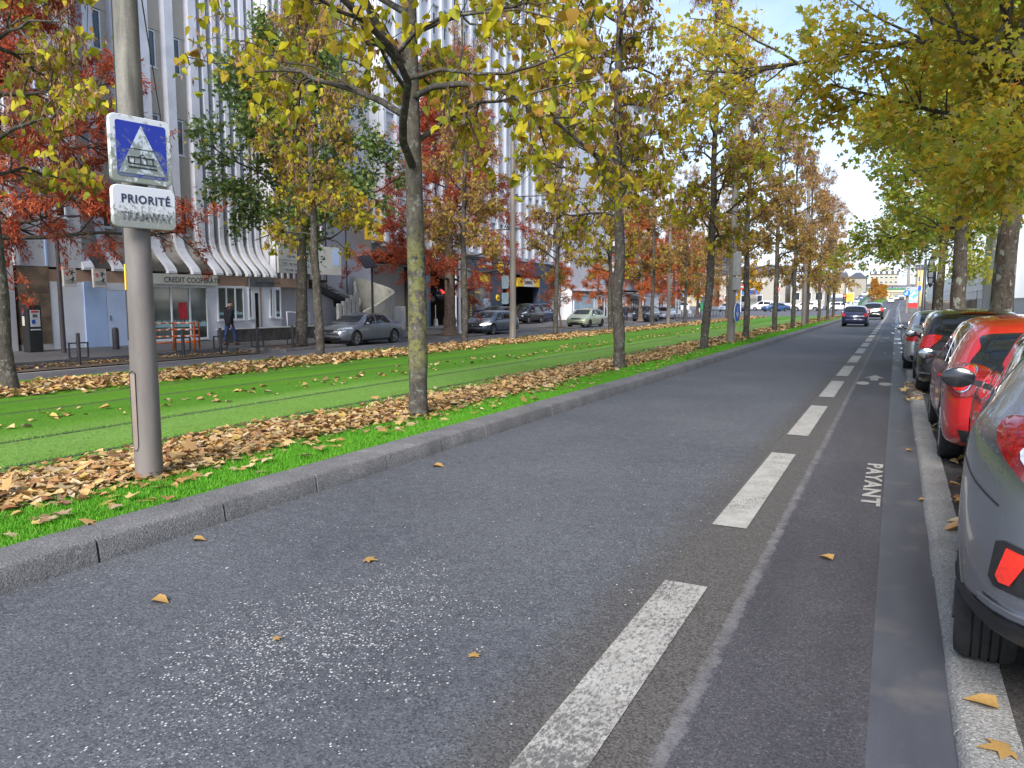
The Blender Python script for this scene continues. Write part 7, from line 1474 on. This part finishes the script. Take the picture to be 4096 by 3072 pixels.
bs = empty('mandatory_sign', (1.12, 111.6, 2.95), 0, 'round blue sign with white arrows on the thick lamp mast', 'road sign'); mb = MB(); mb.lathe([(.001, -.04), (.41, -.04), (.41, 0), (.001, 0)], 28, axis='Y'); mb.build('disc', mat('blue_disc', (.01, .17, .50), .4, var=.04), bs)
mb = MB(); mb.prism([(.02, -.26), (.09, -.26), (.09, .08), (.19, .08), (.05, .28), (-.08, .08), (.02, .08)], -.05, -.045, 'XZ'); mb.prism([(-.03, -.24), (-.03, -.08), (-.26, .04), (-.2, -.16)], -.05, -.045, 'XZ'); mb.build('arrow', W_SGW, bs)
di = empty('direction_sign', (2.42, 108, 0), 0, 'grey direction sign with a left arrow, small blue square at its end', 'road sign'); z = gz(0, 106); mb = MB(); mb.lathe([(.07, z), (.07, z + 3.6)], 8); mb.build('post', M_POLE, di, fix=False); mb = MB(); mb.box(-1.45, -.1, -.08, 0, z + 3.1, z + 3.5); mb.build('panel', mat('sign_grey', (.34, .38, .42), .5, var=.05), di); mb = MB(); mb.box(-.09, .25, -.08, 0, z + 3.05, z + 3.65); mb.build('blue_square', MATS['blue_face'], di); mb = MB(); mb.prism([(-1.36, z + 3.3), (-1.22, z + 3.4), (-1.22, z + 3.33), (-1.0, z + 3.33), (-1.0, z + 3.27), (-1.22, z + 3.27), (-1.22, z + 3.2)], -.09, -.085, 'XZ'); mb.build('arrow', W_DK, di)
ad = empty('advertising_panel', (1.95, 116, gz(0, 112) + .1), 0, 'glazed advertising panel with a blue sky picture above a red band', 'advertising panel'); mb = MB(); mb.box(-1.25, 1.25, -.12, .12, .7, 4.6); mb.build('frame', W_GSGN, ad, bevel=.03); mb = MB(); mb.box(-1.1, 1.1, -.128, -.122, 1.95, 4.4)
AP = mat('poster_sky', (.12, .42, .60), .4, col2=(.62, .75, .80), scale=2.2, lo=.42, hi=.62, coord='Object'); mb.build('poster_sky', AP, ad); mb = MB(); mb.box(-1.1, 1.1, -.130, -.124, .95, 1.94); mb.build('poster_red', mat('poster_band', (.62, .03, .03), .4, var=.1), ad)
mb = MB(); mb.box(-.9, .9, -.1, .1, 0, .7); mb.build('foot', W_GSGN, ad)
ad.scale = (.54, .6, .68)
bl = empty('black_sign_post', (2.42, 63.5, .08), 0, 'black post with an elongated oval panel of pale pictograms before the third plane tree', 'sign'); mb = MB(); mb.lathe([(.09, 0), (.09, 4.2), (.001, 4.2)], 10); mb.build('post', W_DK, bl, smooth=40); mb = MB(); mb.lathe([(.001, -.05), (1, -.05), (1, .05), (.001, .05)], 28, axis='Y'); o = mb.build('oval_panel', W_DK, bl); o.scale = (.26, 1, 1.15); o.location = (-.28, -.05, 3.85)
for k in range(4): mb = MB(); mb.prism(rrect(.30 - abs(k - 1.5) * .04, .36, .06), -.115, -.108, 'XZ'); q = mb.build('pictogram', mat('picto_grey', (.45, .47, .48), .5, var=.3, scale=8), bl); q.location = (-.28, 0, 3.18 + k * .45)
ds = empty('dark_post', (2.5, 90, .1), 0, 'tall slim dark post beyond the black sign', 'post'); mb = MB(); mb.lathe([(.2, 0), (.13, 6.1), (.001, 6.1)], 8); mb.build('shaft', W_DK, ds, smooth=True); mb = MB(); mb.lathe([(.3, 0), (.3, .3)], 8); mb.build('base', W_DK, ds)
ss = empty('road_sign', (5.9, 41.5, 0), 0, 'red road sign half hidden by the nearest plane trunk', 'road sign'); mb = MB(); mb.lathe([(.04, 0), (.04, 2.6)], 8); mb.build('post', W_FRM, ss, fix=False); mb = MB(); mb.prism([(.42 * math.cos(R(22.5 + 45 * k)), 2.95 + .42 * math.sin(R(22.5 + 45 * k))) for k in range(8)], -.04, -.02, 'XZ'); mb.build('disc', MATS['noentry_red'], ss); mb = MB(); mb.box(-.27, .27, -.045, -.041, 2.89, 3.01); mb.build('white_bar', W_FRM, ss)
bb = empty('billboard', (-9.6, 190, gz(-9, 190)), 0, 'orange-yellow billboard beside the amber trees', 'billboard'); mb = MB(); mb.box(-.85, .85, -.1, .1, 1.5, 3.6); mb.build('frame', W_FRM, bb); mb = MB(); mb.box(-.78, .78, -.13, -.11, 1.57, 3.53); mb.build('poster', mat('poster_orange', (.80, .36, .04), .5, var=.4, scale=1), bb)
for x in (-.7, .5): mb = MB(); mb.box(x, x + .2, -.05, .05, 0, 1.5); mb.build('leg', W_GSGN, bb)
# ---------------------------------------------------------------- people
def skin(name, pts, edges, m, parent, sub=2):
    me = bpy.data.meshes.new(name); me.from_pydata([p[:3] for p in pts], edges, []); o = bpy.data.objects.new(name, me); COL.objects.link(o); md = o.modifiers.new('s', 'SKIN'); md.use_smooth_shade = True
    for v, p in zip(me.skin_vertices[0].data, pts): v.radius = (p[3], p[4] if len(p) > 4 else p[3])
    me.skin_vertices[0].data[0].use_root = True; o.modifiers.new('u', 'SUBSURF').levels = sub; me2 = eval_mods(o); me2.materials.clear(); me2.materials.append(m); me2.polygons.foreach_set('use_smooth', [True] * len(me2.polygons)); o.parent = parent; return o
SKN = mat('skin', (.46, .27, .19), .55, var=.08); CO_ = mat('black_coat', (.012, .014, .022), .8, var=.3, scale=8, bump=.2); JN = mat('blue_jeans', (.03, .06, .17), .85, var=.25, scale=10); SHO = mat('brown_shoe', (.07, .035, .025), .5, var=.1); HR = mat('hair_grey_brown', (.10, .075, .06), .8, var=.3, scale=30)
def person(x, y, z, rz, label, jeans=JN, coat=CO_, pose='walk', s=1.0, cap=None):
    r_ = empty('person', (x, y, z), rz, label, 'person'); r_.scale = (s, s, s)
    # facing +y in local space; walking: right leg forward
    k = .20 if pose == 'walk' else .03; b = .16 if pose == 'walk' else .02
    hands = [(-.30, .16, .78) if pose == 'walk' else (-.16, .30, 1.36), (.30, -.10, .80) if pose == 'walk' else (.24, .05, .80)]
    P = [(0, 0, .94, .135, .11), (0, .0, 1.10, .13, .10), (0, .015, 1.30, .15, .11), (0, .02, 1.43, .10, .08), (0, .045, 1.52, .052), (0, .065, 1.60, .075, .085), (0, .07, 1.68, .078, .092), (0, .065, 1.74, .05, .06), (0, .15, 1.64, .018), (.075, .07, 1.645, .018), (-.075, .07, 1.645, .018)]
    E_ = [(0, 1), (1, 2), (2, 3), (3, 4), (4, 5), (5, 6), (6, 7), (6, 8), (6, 9), (6, 10)]
    def chain(a, pts):
        for p in pts: P.append(p); E_.append((a, len(P) - 1)); a = len(P) - 1
        return a
    for sx, f in ((1, k), (-1, -b)):
        chain(0, [(sx * .10, f * .2, .82, .088), (sx * .10, f * .75 + .03, .48, .06), (sx * .10, f - .02, .09, .036)])
    for i, sx in ((0, -1), (1, 1)):
        hx, hy, hz = hands[i]; elb = ((hx + sx * .19) / 2 * 1.12, (hy - .08) * .5 - .05, (hz + 1.40) / 2 - .02) if pose == 'walk' else ((sx * .25, .06, 1.16))
        a = chain(3, [(sx * .19, .01, 1.40, .062), (*elb, .046), (hx, hy, hz, .028)])
        d = np.array([hx, hy, hz]) - np.array(elb); d /= np.linalg.norm(d); pal = np.array([hx, hy, hz]) + d * .06; a = chain(a, [(*pal, .03, .018)])
        for q in range(4): c_ = pal + d * .035 + np.array([0, (q - 1.5) * .017, 0]); P.append((*c_, .009)); E_.append((a, len(P) - 1)); e_ = c_ + d * (.045 - abs(q - 1.3) * .006) + np.array([-sx * .014, 0, -.004]); P.append((*e_, .007)); E_.append((len(P) - 2, len(P) - 1))
        t_ = pal + np.array([-sx * .01, .04, -.005]); P.append((*t_, .010)); E_.append((a - 1 + 1, len(P) - 1))
    skin('body', P, E_, SKN, r_, 1)
    # trousers
    T_ = [(0, 0, .98, .148, .12), (0, 0, .88, .14, .115)]; TE = [(0, 1)]
    for sx, f in ((1, k), (-1, -b)):
        a = 1
        for p in ((sx * .10, f * .25, .78, .10), (sx * .10, f * .75 + .03, .48, .078), (sx * .10, f - .02, .12, .066)): T_.append(p); TE.append((a, len(T_) - 1)); a = len(T_) - 1
    skin('trousers', T_, TE, jeans, r_, 2)
    C_ = [(0, 0, .74, .23, .17), (0, 0, .95, .225, .17), (0, .0, 1.18, .22, .165), (0, .01, 1.36, .205, .145), (0, .01, 1.48, .13, .12), (0, -.05, 1.56, .10, .08)]; CE = [(0, 1), (1, 2), (2, 3), (3, 4), (4, 5)]
    for i, sx in ((0, -1), (1, 1)):
        hx, hy, hz = hands[i]; elb = ((hx + sx * .19) / 2 * 1.12, (hy - .08) * .5 - .05, (hz + 1.40) / 2 - .02) if pose == 'walk' else ((sx * .25, .06, 1.16)); a = 3
        for p in ((sx * .20, .01, 1.38, .085), (*elb, .072), (hx * .98, hy * .98, hz + .02, .05)): C_.append(p); CE.append((a, len(C_) - 1)); a = len(C_) - 1
    skin('coat', C_, CE, coat, r_, 2)
    for sx, f in ((1, k), (-1, -b)): skin('shoe', [(sx * .10, f - .06, .055, .055, .055), (sx * .10, f + .06, .045, .055, .045), (sx * .10, f + .18, .036, .044, .034)], [(0, 1), (1, 2)], SHO, r_, 2)
    skin('hair', [(0, .02, 1.66, .082, .075), (0, .05, 1.73, .078, .072), (0, .075, 1.765, .06, .04)], [(0, 1), (1, 2)], cap or HR, r_, 2)
    return r_
person(-24.6, 22.45, -.105, R(-12), 'man in a long black coat and blue jeans walking past the bank', s=1.02, cap=mat('cap_maroon', (.03, .02, .02), .8, var=.2))
person(-22.4, 67.3, -.15, R(200), 'person in black clothes raising a hand to the face near the awning', pose='stand', jeans=CO_, s=1.0)
person(-23.6, 63.9, -.15, R(100), 'dark dressed person half hidden behind the carved lime trunk', pose='stand', jeans=CO_)
person(-26.5, 114, .1, R(90), 'distant pedestrian in a dark top and pale trousers by the cycle hoops', jeans=W_SIGN)
